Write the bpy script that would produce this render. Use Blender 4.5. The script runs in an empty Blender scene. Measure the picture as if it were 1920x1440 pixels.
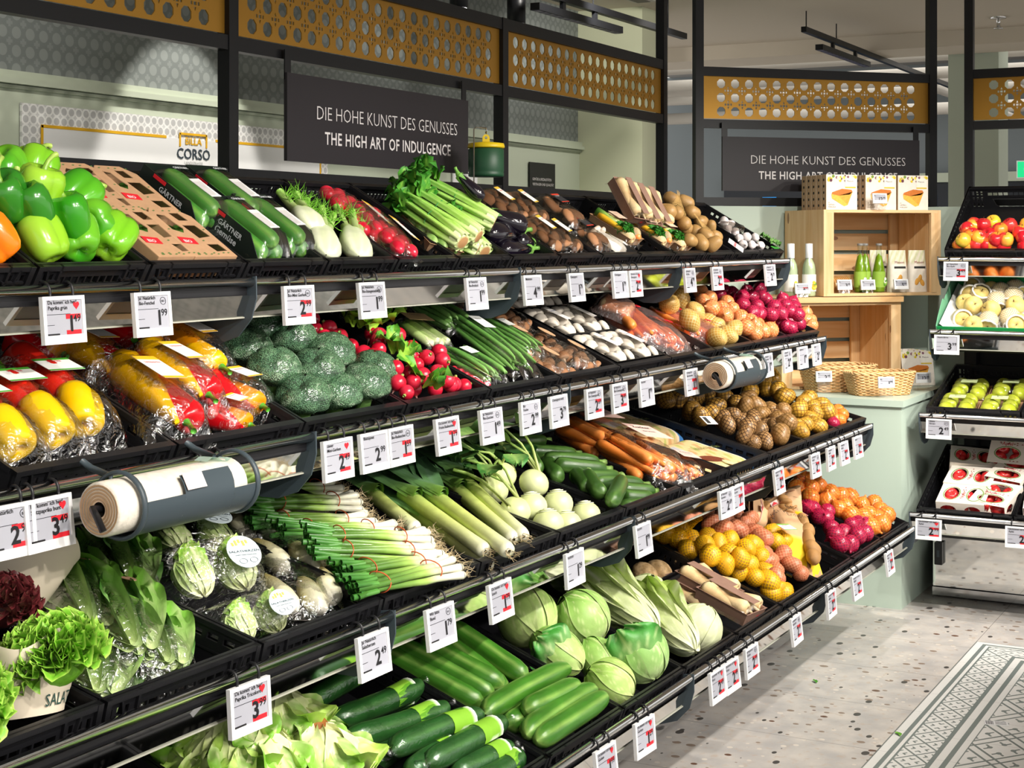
import bpy, bmesh, math, random
import numpy as np
from mathutils import Matrix, Vector, Euler
random.seed(7); np.random.seed(7)
sc = bpy.context.scene
COL = sc.collection
PI = math.pi

# ---------------------------------------------------------------- camera, world, light, exposure
CAMZ, FPX, HEAD = 1.6, 2900.0, math.radians(28.28)
cam = bpy.data.cameras.new('camera'); cam.sensor_width = 36; cam.lens = FPX/1920*36
cam.shift_y = -272/1920; cam.clip_end = 80
co = bpy.data.objects.new('camera', cam); COL.objects.link(co)
co.location = (0, 0, CAMZ); co.rotation_euler = (PI/2, 0, HEAD-PI/2)
sc.camera = co
sc.view_settings.view_transform = 'Standard'; sc.view_settings.look = 'None'
sc.view_settings.gamma = 1; sc.view_settings.use_curve_mapping = False
sc.view_settings.exposure = 0.0
w = bpy.data.worlds.new('store_light'); sc.world = w; w.use_nodes = True
w.node_tree.nodes['Background'].inputs[0].default_value = (1.0, 0.97, 0.93, 1)
w.node_tree.nodes['Background'].inputs[1].default_value = 1.08
cy = sc.cycles
cy.max_bounces = 7; cy.diffuse_bounces = 3; cy.glossy_bounces = 3; cy.transmission_bounces = 4
cy.transparent_max_bounces = 14; cy.caustics_reflective = False; cy.caustics_refractive = False
cy.sample_clamp_indirect = 4.0
def spot(loc, tgt, watt, size=60, blend=.6, rad=.05, col=(1, .95, .87)):
    l = bpy.data.lights.new('spot_lamp', 'SPOT'); l.energy = watt; l.spot_size = math.radians(size)
    l.spot_blend = blend; l.shadow_soft_size = rad; l.color = col
    o = bpy.data.objects.new('spot_lamp', l); COL.objects.link(o); o.location = loc
    o.rotation_euler = (Vector(tgt)-Vector(loc)).to_track_quat('-Z', 'Y').to_euler()
    return o
def area(loc, tgt, watt, sx, sy, col=(1, .96, .9)):
    l = bpy.data.lights.new('fill_area', 'AREA'); l.energy = watt; l.shape = 'RECTANGLE'; l.size = sx; l.size_y = sy; l.color = col
    o = bpy.data.objects.new('fill_area', l); COL.objects.link(o); o.location = loc
    o.rotation_euler = (Vector(tgt)-Vector(loc)).to_track_quat('-Z', 'Y').to_euler()
    return o
LX = [1.3, 2.3, 3.3, 4.3, 5.3, 6.1]
for x in LX:                              # a row of track spots over the aisle, aimed at the counter
    spot((x, -.25, 2.95), (x+.25, 1.95, .95), 215, 62)
    spot((x-.5, -1.7, 2.8), (x+.2, 2.0, 1.0), 200, 46)  # second row, added so light reaches the backs of the shelves
for y in (1.0, .0):                       # the same over the right-hand shelf
    spot((4.7, y, 3.0), (7.0, y+.35, .95), 260, 62)
spot((5.1, -.2, 3.0), (7.1, 2.15, 1.25), 170, 40)
spot((4.95, 3.45, 2.98), (4.93, 4.2, 1.72), 75, 46, .22, .03)   # lamp of the bright pool on the wall behind
for x in (3.6, 6.6, 8.0): spot((x, 3.1, 2.95), (x, 4.2, 1.8), 38, 95, .9)  # wall-wash spots added to lift the under-lit background
spot((7.0, 3.2, 2.9), (8.7, 4.0, 2.0), 70, 80)
area((13.5, 2.2, 3.3), (13.5, 2.2, 0), 110, 4, 6)  # fill added to brighten the far hall
area((3.5, -2.2, 3.1), (3.8, .8, .6), 60, 5, 1.2)  # weak fill light added above the aisle

# ---------------------------------------------------------------- colours, materials
def H(h):
    c = [int(h[i:i+2], 16)/255 for i in (0, 2, 4)]
    return tuple(x/12.92 if x <= .04045 else ((x+.055)/1.055)**2.4 for x in c)
MATS = {}
def node(m, t, **kw):
    n = m.node_tree.nodes.new(t)
    for k, v in kw.items():
        if k.startswith('i_'): n.inputs[k[2:].replace('_', ' ')].default_value = v
        else: setattr(n, k, v)
    return n
def lk(m, a, b): m.node_tree.links.new(a, b)
def mathn(m, op, a, b=None, c=None, clamp=False):
    n = m.node_tree.nodes.new('ShaderNodeMath'); n.operation = op; n.use_clamp = clamp
    for i, x in enumerate((a, b, c)):
        if x is None: continue
        if isinstance(x, (int, float)): n.inputs[i].default_value = x
        else: lk(m, x, n.inputs[i])
    return n.outputs[0]
def mixc(m, f, a, b, bt='MIX'):
    n = m.node_tree.nodes.new('ShaderNodeMix'); n.data_type = 'RGBA'; n.blend_type = bt
    for s, x in ((n.inputs[0], f), (n.inputs[6], a), (n.inputs[7], b)):
        if isinstance(x, (int, float)): s.default_value = x
        elif isinstance(x, tuple): s.default_value = x if len(x) == 4 else (*x, 1)
        else: lk(m, x, s)
    return n.outputs[2]
def mat(name, col=None, rough=.5, metal=0, noise=None, bump=None, coat=0, spec=.5, emis=0, trans=0, sss=0, vc=False, stretch=None, ior=1.45, sheen=0):
    if name in MATS: return MATS[name]
    m = bpy.data.materials.new(name); m.use_nodes = True; MATS[name] = m
    b = m.node_tree.nodes['Principled BSDF']
    if isinstance(col, str): col = H(col)
    b.inputs['Roughness'].default_value = rough; b.inputs['Metallic'].default_value = metal
    b.inputs['Specular IOR Level'].default_value = spec; b.inputs['Coat Weight'].default_value = coat
    b.inputs['Coat Roughness'].default_value = .08; b.inputs['Transmission Weight'].default_value = trans; b.inputs['IOR'].default_value = ior
    if sss:
        b.inputs['Subsurface Weight'].default_value = sss; b.inputs['Subsurface Radius'].default_value = (.02, .015, .01); b.inputs['Subsurface Scale'].default_value = .3
    base = None
    if vc:
        base = node(m, 'ShaderNodeAttribute', attribute_name='Col').outputs['Color']
    tc = None
    def coord():
        nonlocal tc
        if tc is None:
            tc = node(m, 'ShaderNodeTexCoord').outputs['Object']
            if stretch:
                mp = node(m, 'ShaderNodeMapping'); mp.inputs['Scale'].default_value = stretch; lk(m, tc, mp.inputs[0]); tc = mp.outputs[0]
        return tc
    if noise:
        nz = node(m, 'ShaderNodeTexNoise'); nz.inputs['Scale'].default_value = noise[0]; nz.inputs['Detail'].default_value = 4
        lk(m, coord(), nz.inputs['Vector'])
        mr = node(m, 'ShaderNodeMapRange'); lk(m, nz.outputs[0], mr.inputs[0])
        mr.inputs[1].default_value = .3; mr.inputs[2].default_value = .7; mr.inputs[3].default_value = noise[1]; mr.inputs[4].default_value = noise[2]
        base = mixc(m, 1.0, base if base is not None else col, mr.outputs[0], 'MULTIPLY')
    if base is not None: lk(m, base, b.inputs['Base Color'])
    else: b.inputs['Base Color'].default_value = (*col, 1)
    if bump:
        nz = node(m, 'ShaderNodeTexNoise'); nz.inputs['Scale'].default_value = bump[0]; nz.inputs['Detail'].default_value = 3
        lk(m, coord(), nz.inputs['Vector'])
        bp = node(m, 'ShaderNodeBump'); bp.inputs['Strength'].default_value = bump[1]; bp.inputs['Distance'].default_value = bump[2] if len(bump) > 2 else .003
        lk(m, nz.outputs[0], bp.inputs['Height']); lk(m, bp.outputs[0], b.inputs['Normal'])
    if emis:
        b.inputs['Emission Strength'].default_value = emis
        if base is not None: lk(m, base, b.inputs['Emission Color'])
        else: b.inputs['Emission Color'].default_value = (*col, 1)
    return m
def film(name, tint=(1, 1, 1), gl=.5, base=.05, scale=45, strength=.6, milk=0.0, rough=.16):
    """clear crinkled plastic: mostly see-through, with a bumped glossy layer"""
    if name in MATS: return MATS[name]
    m = bpy.data.materials.new(name); m.use_nodes = True; MATS[name] = m; nt = m.node_tree
    nt.nodes.remove(nt.nodes['Principled BSDF']); out = nt.nodes['Material Output']
    tc = node(m, 'ShaderNodeTexCoord').outputs['Object']
    vz = node(m, 'ShaderNodeTexNoise'); vz.inputs['Scale'].default_value = scale; vz.inputs['Detail'].default_value = 2; vz.inputs['Distortion'].default_value = 1.2
    lk(m, tc, vz.inputs['Vector'])
    bp = node(m, 'ShaderNodeBump'); bp.inputs['Strength'].default_value = strength; bp.inputs['Distance'].default_value = .006
    lk(m, vz.outputs[0], bp.inputs['Height'])
    fr = node(m, 'ShaderNodeLayerWeight'); fr.inputs[0].default_value = .2
    f = mathn(m, 'MULTIPLY_ADD', fr.outputs['Fresnel'], gl*.45, base*1.3+.02, True)
    tr = node(m, 'ShaderNodeBsdfTransparent'); tr.inputs[0].default_value = (*tint, 1)
    g = node(m, 'ShaderNodeBsdfGlossy'); g.inputs['Roughness'].default_value = rough; lk(m, bp.outputs[0], g.inputs['Normal'])
    mx = node(m, 'ShaderNodeMixShader'); lk(m, f, mx.inputs[0]); lk(m, tr.outputs[0], mx.inputs[1]); lk(m, g.outputs[0], mx.inputs[2])
    o = mx.outputs[0]
    if milk:
        d = node(m, 'ShaderNodeBsdfDiffuse'); d.inputs[0].default_value = (*tint, 1)
        m2 = node(m, 'ShaderNodeMixShader'); m2.inputs[0].default_value = milk; lk(m, o, m2.inputs[1]); lk(m, d.outputs[0], m2.inputs[2]); o = m2.outputs[0]
    lk(m, o, out.inputs[0]); return m
def netmat(name, col, cells=26, thr=.80, haze=.0):
    """knitted net: a lattice in the mesh's own surface coordinates, open between the strands"""
    if name in MATS: return MATS[name]
    m = bpy.data.materials.new(name); m.use_nodes = True; MATS[name] = m; nt = m.node_tree
    b = nt.nodes['Principled BSDF']; b.inputs['Base Color'].default_value = (*H(col), 1); b.inputs['Roughness'].default_value = .45
    at = node(m, 'ShaderNodeAttribute', attribute_name='lat')
    sp = node(m, 'ShaderNodeSeparateXYZ'); lk(m, at.outputs['Vector'], sp.inputs[0])
    p = mathn(m, 'ADD', sp.outputs[0], sp.outputs[1]); q = mathn(m, 'SUBTRACT', sp.outputs[0], sp.outputs[1])
    def ln(x):
        s = mathn(m, 'SINE', mathn(m, 'MULTIPLY', x, cells*1.0)); return mathn(m, 'ABSOLUTE', s)
    a = mathn(m, 'LESS_THAN', mathn(m, 'MINIMUM', ln(p), ln(q)), 1-thr)
    f = mathn(m, 'MAXIMUM', a, haze)
    tr = node(m, 'ShaderNodeBsdfTransparent'); mx = node(m, 'ShaderNodeMixShader')
    lk(m, f, mx.inputs[0]); lk(m, tr.outputs[0], mx.inputs[1]); lk(m, b.outputs[0], mx.inputs[2])
    lk(m, mx.outputs[0], nt.nodes['Material Output'].inputs[0]); return m

# ---------------------------------------------------------------- mesh building
KIDS = {}
def ident(): return Matrix.Identity(4)
def T(x, y, z): return Matrix.Translation((x, y, z))
def R(rx=0, ry=0, rz=0): return Euler((math.radians(rx), math.radians(ry), math.radians(rz))).to_matrix().to_4x4()
def S(x, y=None, z=None):
    if y is None: y = z = x
    return Matrix.Diagonal((x, y, z, 1))
def tf(M, v):
    if M is None: return v
    A = np.array(M); return v @ A[:3, :3].T + A[:3, 3]
class B:
    def __init__(s): s.v = []; s.f = []; s.c = []; s.l = []; s.n = 0
    def add(s, v, f, col=(1, 1, 1), M=None, lat=None):
        v = tf(M, np.asarray(v, float).reshape(-1, 3)); k = len(v)
        c = np.asarray(col, float)
        if c.ndim == 1: c = np.tile(c, (k, 1))
        s.v.append(v); s.c.append(c); s.l.append(np.zeros((k, 3)) if lat is None else lat)
        s.f += [[i+s.n for i in q] for q in f]; s.n += k
        return s
    def grid(s, P, col=(1, 1, 1), M=None, lat=None, wrap=False, flip=False):
        nu, nv = P.shape[:2]; f = []
        for i in range(nu-1):
            for j in range(nv if wrap else nv-1):
                j2 = (j+1) % nv; q = [i*nv+j, i*nv+j2, (i+1)*nv+j2, (i+1)*nv+j]
                f.append(q[::-1] if flip else q)
        c = np.asarray(col, float)
        if c.ndim == 3: c = c.reshape(-1, 3)
        return s.add(P.reshape(-1, 3), f, c, M, None if lat is None else lat.reshape(-1, 3))
    def patch(s, fn, nu, nv, col=(1, 1, 1), M=None, u0=0, u1=1, v0=0, v1=1, flip=False):
        P = np.zeros((nu, nv, 3)); cc = np.zeros((nu, nv, 3)); L = np.zeros((nu, nv, 3))
        for i in range(nu):
            for j in range(nv):
                u = u0+(u1-u0)*i/(nu-1); v = v0+(v1-v0)*j/(nv-1)
                P[i, j] = fn(u, v); cc[i, j] = col(u, v) if callable(col) else col; L[i, j] = (u, v, 0)
        return s.grid(P, cc, M, L, flip=flip)
    def lathe(s, prof, n=16, col=(1, 1, 1), M=None, lobes=None, bend=None, jit=0, squash=1, lat=(6.283, 6.0)):
        k = len(prof); th = np.arange(n)*2*PI/n
        P = np.zeros((k, n, 3)); cc = np.zeros((k, n, 3)); L = np.zeros((k, n, 3))
        for i, (r, z) in enumerate(prof):
            t = i/(k-1); rr = np.full(n, float(r))
            if lobes:
                a = lobes[1](t) if callable(lobes[1]) else lobes[1]
                rr = rr*(1+a*(np.abs(np.cos(lobes[0]*th/2+(lobes[2] if len(lobes) > 2 else 0)))**.7-.6))
            if jit: rr = rr*(1+jit*(np.random.rand(n)-.5))
            bx, by = bend(t) if bend else (0, 0)
            P[i, :, 0] = rr*np.cos(th)+bx; P[i, :, 1] = rr*np.sin(th)*squash+by; P[i, :, 2] = z
            for j in range(n): cc[i, j] = col(t, th[j]) if callable(col) else col
            L[i, :, 0] = th*lat[0]/6.283; L[i, :, 1] = t*lat[1]
        return s.grid(P, cc, M, L, wrap=True)
    def ball(s, r, n=14, m=9, col=(1, 1, 1), M=None, sz=1, **kw):
        return s.lathe([(r*math.sin(PI*i/(m-1))+1e-5, -r*sz*math.cos(PI*i/(m-1))) for i in range(m)], n, col, M, **kw)
    def tube(s, pts, r, n=6, col=(1, 1, 1), M=None, flat=1, cap=True):
        pts = [Vector(p) for p in pts]; k = len(pts); P = np.zeros((k, n, 3)); cc = np.zeros((k, n, 3))
        up = None
        for i, p in enumerate(pts):
            t = (pts[min(i+1, k-1)]-pts[max(i-1, 0)]).normalized()
            if up is None: up = Vector((0, 0, 1)) if abs(t.z) < .9 else Vector((1, 0, 0))
            x = t.cross(up).normalized(); up = x.cross(t).normalized()
            ri = r[i] if isinstance(r, (list, tuple)) else r
            for j in range(n):
                a = 2*PI*j/n; P[i, j] = p+x*(ri*math.cos(a))+up*(ri*flat*math.sin(a)); cc[i, j] = col(i/(k-1)) if callable(col) else col
        n0 = s.n; s.grid(P, cc, M, wrap=True)
        if cap: s.f.append([n0+j for j in range(n)]); s.f.append([n0+(k-1)*n+j for j in range(n)][::-1])
        return s
    def box(s, c, d, M=None, col=(1, 1, 1)):
        x, y, z = c; a, b, e = d[0]/2, d[1]/2, d[2]/2
        v = [(x+i*a, y+j*b, z+k*e) for i in (-1, 1) for j in (-1, 1) for k in (-1, 1)]
        return s.add(v, [(0, 1, 3, 2), (4, 6, 7, 5), (0, 4, 5, 1), (2, 3, 7, 6), (0, 2, 6, 4), (1, 5, 7, 3)], col, M)
    def prism(s, pts, z0, z1, M=None, col=(1, 1, 1)):
        k = len(pts); v = [(p[0], p[1], z0) for p in pts]+[(p[0], p[1], z1) for p in pts]
        f = [list(range(k))[::-1], list(range(k, 2*k))]+[[i, (i+1) % k, k+(i+1) % k, k+i] for i in range(k)]
        return s.add(v, f, col, M)
    def mesh(s, name):
        me = bpy.data.meshes.new(name)
        v = np.concatenate(s.v); me.from_pydata(v.tolist(), [], s.f)
        a = me.color_attributes.new('Col', 'FLOAT_COLOR', 'POINT')
        c = np.ones((len(v), 4), np.float32); c[:, :3] = np.concatenate(s.c); a.data.foreach_set('color', c.ravel())
        l = np.concatenate(s.l)
        if l.any():
            la = me.attributes.new('lat', 'FLOAT_VECTOR', 'POINT'); la.data.foreach_set('vector', l.astype(np.float32).ravel())
        return me
    def build(s, name, m, parent=None, smooth=True, M=None, label=None, bevel=0, kind=None):
        me = s.mesh(name)
        if bevel:
            bm = bmesh.new(); bm.from_mesh(me)
            es = [e for e in bm.edges if len(e.link_faces) == 2 and e.calc_face_angle(0) > .6]
            bmesh.ops.bevel(bm, geom=es, offset=bevel, segments=2, affect='EDGES', profile=.5, clamp_overlap=True); bm.to_mesh(me); bm.free()
        return objm(name, me, m, parent, smooth, M, label, kind)
def objm(name, me, m, parent=None, smooth=True, M=None, label=None, kind=None):
    if smooth: me.polygons.foreach_set('use_smooth', [True]*len(me.polygons))
    if m is not None and not me.materials: me.materials.append(m)
    o = bpy.data.objects.new(name, me); COL.objects.link(o)
    if M is not None: o.matrix_basis = M
    if parent is not None:
        o.parent = parent; KIDS.setdefault(parent.name, []).append(o)
    if label: o['label'] = label
    if kind: o['kind'] = kind
    return o
def thing(name, label='', cat='', group=None, M=None):
    o = bpy.data.objects.new(name, None); COL.objects.link(o); o.empty_display_size = .05
    return tag(o, label, cat, group, M)
def tag(o, label, cat, group=None, M=None):
    if label: o['label'] = label
    if cat: o['category'] = cat
    if group: o['group'] = group
    if M is not None: o.matrix_basis = M
    return o
def struct(o): o['kind'] = 'structure'; return o
def dup(o, parent=None):
    c = o.copy(); COL.objects.link(c)
    if parent is not None:
        c.parent = parent; KIDS.setdefault(parent.name, []).append(c)
    for ch in KIDS.get(o.name, []): dup(ch, c)
    return c
PK = {}
def proto(kind, root): PK.setdefault(kind, []).append([root, False]); return root
CNT = {}
def spawn(kind, M, label, group=None, var=None, fresh=False):
    lst = PK[kind]; i = CNT.get(kind, 0); CNT[kind] = i+1
    e = lst[(i if var is None else var) % len(lst)]
    o = dup(e[0]) if (e[1] or fresh) else e[0]; e[1] = e[1] or not fresh
    o.matrix_basis = M; o['label'] = label
    if group: o['group'] = group
    elif 'group' in o: del o['group']
    return o
def cleanup():
    def kill(o):
        for ch in KIDS.get(o.name, []): kill(ch)
        bpy.data.objects.remove(o)
    for lst in PK.values():
        for r, u in lst:
            if not u: kill(r)
TXT = {}
def text(s, size, bold=0.0, sp=1.0):
    """letters as filled outlines: vertices in a plane, left-aligned at the origin, baseline at zero"""
    k = (s, bold, sp)
    if k not in TXT:
        cu = bpy.data.curves.new('t', 'FONT'); cu.body = s; cu.size = 1; cu.offset = bold; cu.resolution_u = 2; cu.space_character = sp
        ob = bpy.data.objects.new('t', cu); me = ob.to_mesh()
        v = np.zeros(len(me.vertices)*3); me.vertices.foreach_get('co', v); f = [list(p.vertices) for p in me.polygons]
        TXT[k] = (v.reshape(-1, 3), f); ob.to_mesh_clear(); bpy.data.objects.remove(ob); bpy.data.curves.remove(cu)
    v, f = TXT[k]
    return v*size, f, (v[:, 0].max()*size if len(v) else 0)
def cutout(outline, holes, th):
    """a plate in the xy plane with holes cut out, thickness th about z=0"""
    cu = bpy.data.curves.new('c', 'CURVE'); cu.dimensions = '2D'; cu.fill_mode = 'BOTH'; cu.extrude = th/2
    for poly in [outline]+list(holes):
        sp = cu.splines.new('POLY'); sp.points.add(len(poly)-1); sp.use_cyclic_u = True
        for p, q in zip(sp.points, poly): p.co = (q[0], q[1], 0, 1)
    ob = bpy.data.objects.new('c', cu); me = ob.to_mesh()
    v = np.zeros(len(me.vertices)*3); me.vertices.foreach_get('co', v); f = [list(p.vertices) for p in me.polygons]
    ob.to_mesh_clear(); bpy.data.objects.remove(ob); bpy.data.curves.remove(cu)
    return v.reshape(-1, 3), f
def rect(x0, y0, x1, y1): return [(x0, y0), (x1, y0), (x1, y1), (x0, y1)]
def ngon(cx, cy, r, n, a0=0, ry=None): return [(cx+r*math.cos(a0+2*PI*i/n), cy+(ry or r)*math.sin(a0+2*PI*i/n)) for i in range(n)]

# ---------------------------------------------------------------- where things stand
FWD = Vector((math.cos(HEAD), math.sin(HEAD), 0)); RGT = Vector((math.sin(HEAD), -math.cos(HEAD), 0)); EYE = Vector((0, 0, CAMZ))
def ray(px, py): return FWD+RGT*((px-960)/FPX)+Vector((0, 0, (448-py)/FPX))
RIGHT = Matrix(((0, 1, 0, 5.04), (-1, 0, 0, 1.62), (0, 0, 1, 0), (0, 0, 0, 1)))     # the same shelf turned to face the aisle's end
PROF = {1: (2.05, 1.509, 2.065, 1.556, 30), 2: (1.895, 1.188, 1.915, 1.224, 24), 3: (1.70, .838, 1.72, .876, 14), 4: (1.53, .434, 1.545, .464, 20)}
def RM(r):
    """frame of a shelf's tilted crates: x along, y up the slope, z off the rim plane"""
    y, z, t = PROF[r % 10][2:]; t = math.radians(t)
    M = Matrix(((1, 0, 0, 0), (0, math.cos(t), -math.sin(t), y), (0, math.sin(t), math.cos(t), z), (0, 0, 0, 1)))
    return RIGHT @ M if r > 10 else M
RMS = {r: RM(r) for r in (1, 2, 3, 4, 11, 12, 13, 14)}; RMI = {r: m.inverted() for r, m in RMS.items()}
def at(r, p, n):
    o = RMI[r] @ EYE; d = RMI[r].to_3x3() @ ray(*p); k = (n-o.z)/d.z
    return o+d*k
def P(r, p, n, rx=0, ry=0, rz=0, s=1):
    q = at(r, p, n); return RMS[r] @ T(*q) @ R(rx, ry, rz) @ (S(s) if isinstance(s, (int, float)) else S(*s))
def SEG(r, a, b, n, n2=None, L0=1.0, w=1.0, roll=0, h=None):
    A = at(r, a, n); Bq = at(r, b, n if n2 is None else n2); y = Bq-A; L = y.length; y.normalize()
    z = Vector((0, 0, 1)); x = y.cross(z).normalized(); z = x.cross(y)
    M = Matrix(((x.x*w, y.x*L/L0, z.x*(h or w), A.x), (x.y*w, y.y*L/L0, z.y*(h or w), A.y), (x.z*w, y.z*L/L0, z.z*(h or w), A.z), (0, 0, 0, 1)))
    return RMS[r] @ M @ R(0, roll, 0)
def railx(r, px):
    y = PROF[r % 10][0]; d = ray(px, 448)
    if r < 10: return y*d.x/d.y
    return 1.62-(y+5.04)*d.y/d.x
ORD = ['leftmost', 'second from the left', 'third from the left', 'fourth from the left', 'fifth from the left', 'sixth from the left', 'seventh from the left', 'eighth from the left', 'ninth from the left', 'tenth from the left']
def ordw(i, n):
    if n == 1: return 'alone'
    if i == 0: return 'leftmost'
    if i == n-1: return 'rightmost'
    if n == 3: return 'middle one'
    return ORD[i]
ROWW = {1: [''], 2: ['in the front row', 'in the back row'], 3: ['in the front row', 'in the middle row', 'in the back row'],
        4: ['in the front row', 'in the second row', 'in the third row', 'in the back row'],
        5: ['in the front row', 'in the second row', 'in the third row', 'in the fourth row', 'in the back row']}

# ---------------------------------------------------------------- the room
def floor_mat():
    m = bpy.data.materials.new('terrazzo'); m.use_nodes = True; b = m.node_tree.nodes['Principled BSDF']
    tc = node(m, 'ShaderNodeTexCoord').outputs['Object']
    def nz(s, d=4, st=(1, 1, 1)):
        mp = node(m, 'ShaderNodeMapping'); mp.inputs['Scale'].default_value = st; lk(m, tc, mp.inputs[0])
        n = node(m, 'ShaderNodeTexNoise'); n.inputs['Scale'].default_value = s; n.inputs['Detail'].default_value = d; lk(m, mp.outputs[0], n.inputs['Vector']); return n.outputs[0]
    def ramp(f, a, c, e, g):
        r = node(m, 'ShaderNodeMapRange'); lk(m, f, r.inputs[0])
        for i, v in enumerate((a, c, e, g)): r.inputs[i+1].default_value = v
        return r.outputs[0]
    col = mixc(m, ramp(nz(9, 6), .35, .65, 0, 1), H('b4b0ae'), H('cdc6bf'))
    col = mixc(m, ramp(nz(34, 4), .56, .70, 0, .5), col, H('bda58f'))
    def flecks(s, th, pick, c, base, st):
        mp = node(m, 'ShaderNodeMapping'); mp.inputs['Scale'].default_value = st; lk(m, tc, mp.inputs[0])
        v = node(m, 'ShaderNodeTexVoronoi'); v.inputs['Scale'].default_value = s; lk(m, mp.outputs[0], v.inputs['Vector'])
        sp = node(m, 'ShaderNodeSeparateColor'); lk(m, v.outputs['Color'], sp.inputs[0])
        sz = mathn(m, 'MULTIPLY', sp.outputs[1], th)
        f = mathn(m, 'MULTIPLY', mathn(m, 'LESS_THAN', v.outputs['Distance'], sz), mathn(m, 'GREATER_THAN', sp.outputs[0], pick))
        return mixc(m, f, base, c)
    col = flecks(24, .34, .48, H('8d7a6b'), col, (1, .8, 1)); col = flecks(34, .36, .7, H('d8cfc4'), col, (1, 1, 1))
    col = flecks(17, .30, .60, H('4b4744'), col, (.8, 1.3, 1)); col = flecks(13, .20, .66, H('6a4a38'), col, (1.2, 1, 1))
    sx = node(m, 'ShaderNodeSeparateXYZ'); lk(m, tc, sx.inputs[0])
    def joint(c, per, off, wd):
        f = mathn(m, 'FRACT', mathn(m, 'DIVIDE', mathn(m, 'SUBTRACT', c, off), per)); return mathn(m, 'LESS_THAN', f, wd/per)
    j = mathn(m, 'MAXIMUM', joint(sx.outputs[0], .46, 4.80, .0025), joint(sx.outputs[1], .92, 1.285, .0025))
    col = mixc(m, mathn(m, 'MULTIPLY', j, .8), col, H('5c5855'))
    lk(m, col, b.inputs['Base Color']); b.inputs['Roughness'].default_value = .34
    return m
def inlay_mat():
    m = bpy.data.materials.new('inlay_tile'); m.use_nodes = True; b = m.node_tree.nodes['Principled BSDF']
    tc = node(m, 'ShaderNodeTexCoord').outputs['Object']; s = node(m, 'ShaderNodeSeparateXYZ'); lk(m, tc, s.inputs[0])
    X, Y = s.outputs[0], s.outputs[1]
    ey = mathn(m, 'SUBTRACT', 1.285, Y); ex = mathn(m, 'SUBTRACT', 6.286, X); e = mathn(m, 'MINIMUM', ey, ex)
    sel = mathn(m, 'LESS_THAN', ey, ex)
    al = mathn(m, 'ADD', mathn(m, 'MULTIPLY', sel, X), mathn(m, 'MULTIPLY', mathn(m, 'SUBTRACT', 1, sel), Y))
    def band(a, c): return mathn(m, 'MULTIPLY', mathn(m, 'GREATER_THAN', e, a), mathn(m, 'LESS_THAN', e, c))
    def mx(*a):
        r = a[0]
        for q in a[1:]: r = mathn(m, 'MAXIMUM', r, q)
        return r
    def near(x, c, wd): return mathn(m, 'LESS_THAN', mathn(m, 'ABSOLUTE', mathn(m, 'SUBTRACT', x, c)), wd)
    def fr(x): return mathn(m, 'FRACT', x)
    def motif(u, v, lw, dbl):
        p = fr(mathn(m, 'ADD', u, v)); q = fr(mathn(m, 'SUBTRACT', u, v))
        if dbl: l = mx(near(p, .40, lw), near(p, .60, lw), near(q, .40, lw), near(q, .60, lw))
        else: l = mx(near(p, .5, lw), near(q, .5, lw))
        a, c = (mathn(m, 'SUBTRACT', p, .5), mathn(m, 'SUBTRACT', q, .5)) if not dbl else (p, q)
        a = mathn(m, 'SUBTRACT', fr(mathn(m, 'ADD', p, .5)), .5); c = mathn(m, 'SUBTRACT', fr(mathn(m, 'ADD', q, .5)), .5)
        aa, cc = mathn(m, 'ABSOLUTE', a), mathn(m, 'ABSOLUTE', c)
        k = lw*.9
        arm = mx(mathn(m, 'MULTIPLY', near(aa, .16, k), near(cc, .24, .09)), mathn(m, 'MULTIPLY', near(cc, .16, k), near(aa, .24, .09)))
        d = mathn(m, 'ADD', mathn(m, 'MULTIPLY', mathn(m, 'SUBTRACT', aa, .17), mathn(m, 'SUBTRACT', aa, .17)), mathn(m, 'MULTIPLY', mathn(m, 'SUBTRACT', cc, .17), mathn(m, 'SUBTRACT', cc, .17)))
        return mx(l, arm, mathn(m, 'LESS_THAN', d, .0035))
    bm_ = mathn(m, 'MULTIPLY', band(.064, .165), motif(mathn(m, 'DIVIDE', al, .13), mathn(m, 'DIVIDE', mathn(m, 'SUBTRACT', e, .062), .106), .045, False))
    inn = mathn(m, 'MULTIPLY', mathn(m, 'GREATER_THAN', e, .245), motif(mathn(m, 'DIVIDE', X, .27), mathn(m, 'DIVIDE', Y, .21), .028, True))
    g = mx(band(0, .003), band(.030, .045), band(.057, .064), band(.165, .180), band(.205, .222), band(.243, .247), bm_, inn)
    j = mathn(m, 'LESS_THAN', fr(mathn(m, 'DIVIDE', mathn(m, 'SUBTRACT', X, 4.80), .23)), .006)
    col = mixc(m, g, H('e2e1de'), H('76807d')); col = mixc(m, mathn(m, 'MULTIPLY', j, .6), col, H('777777'))
    lk(m, col, b.inputs['Base Color']); b.inputs['Roughness'].default_value = .32
    return m
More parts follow.
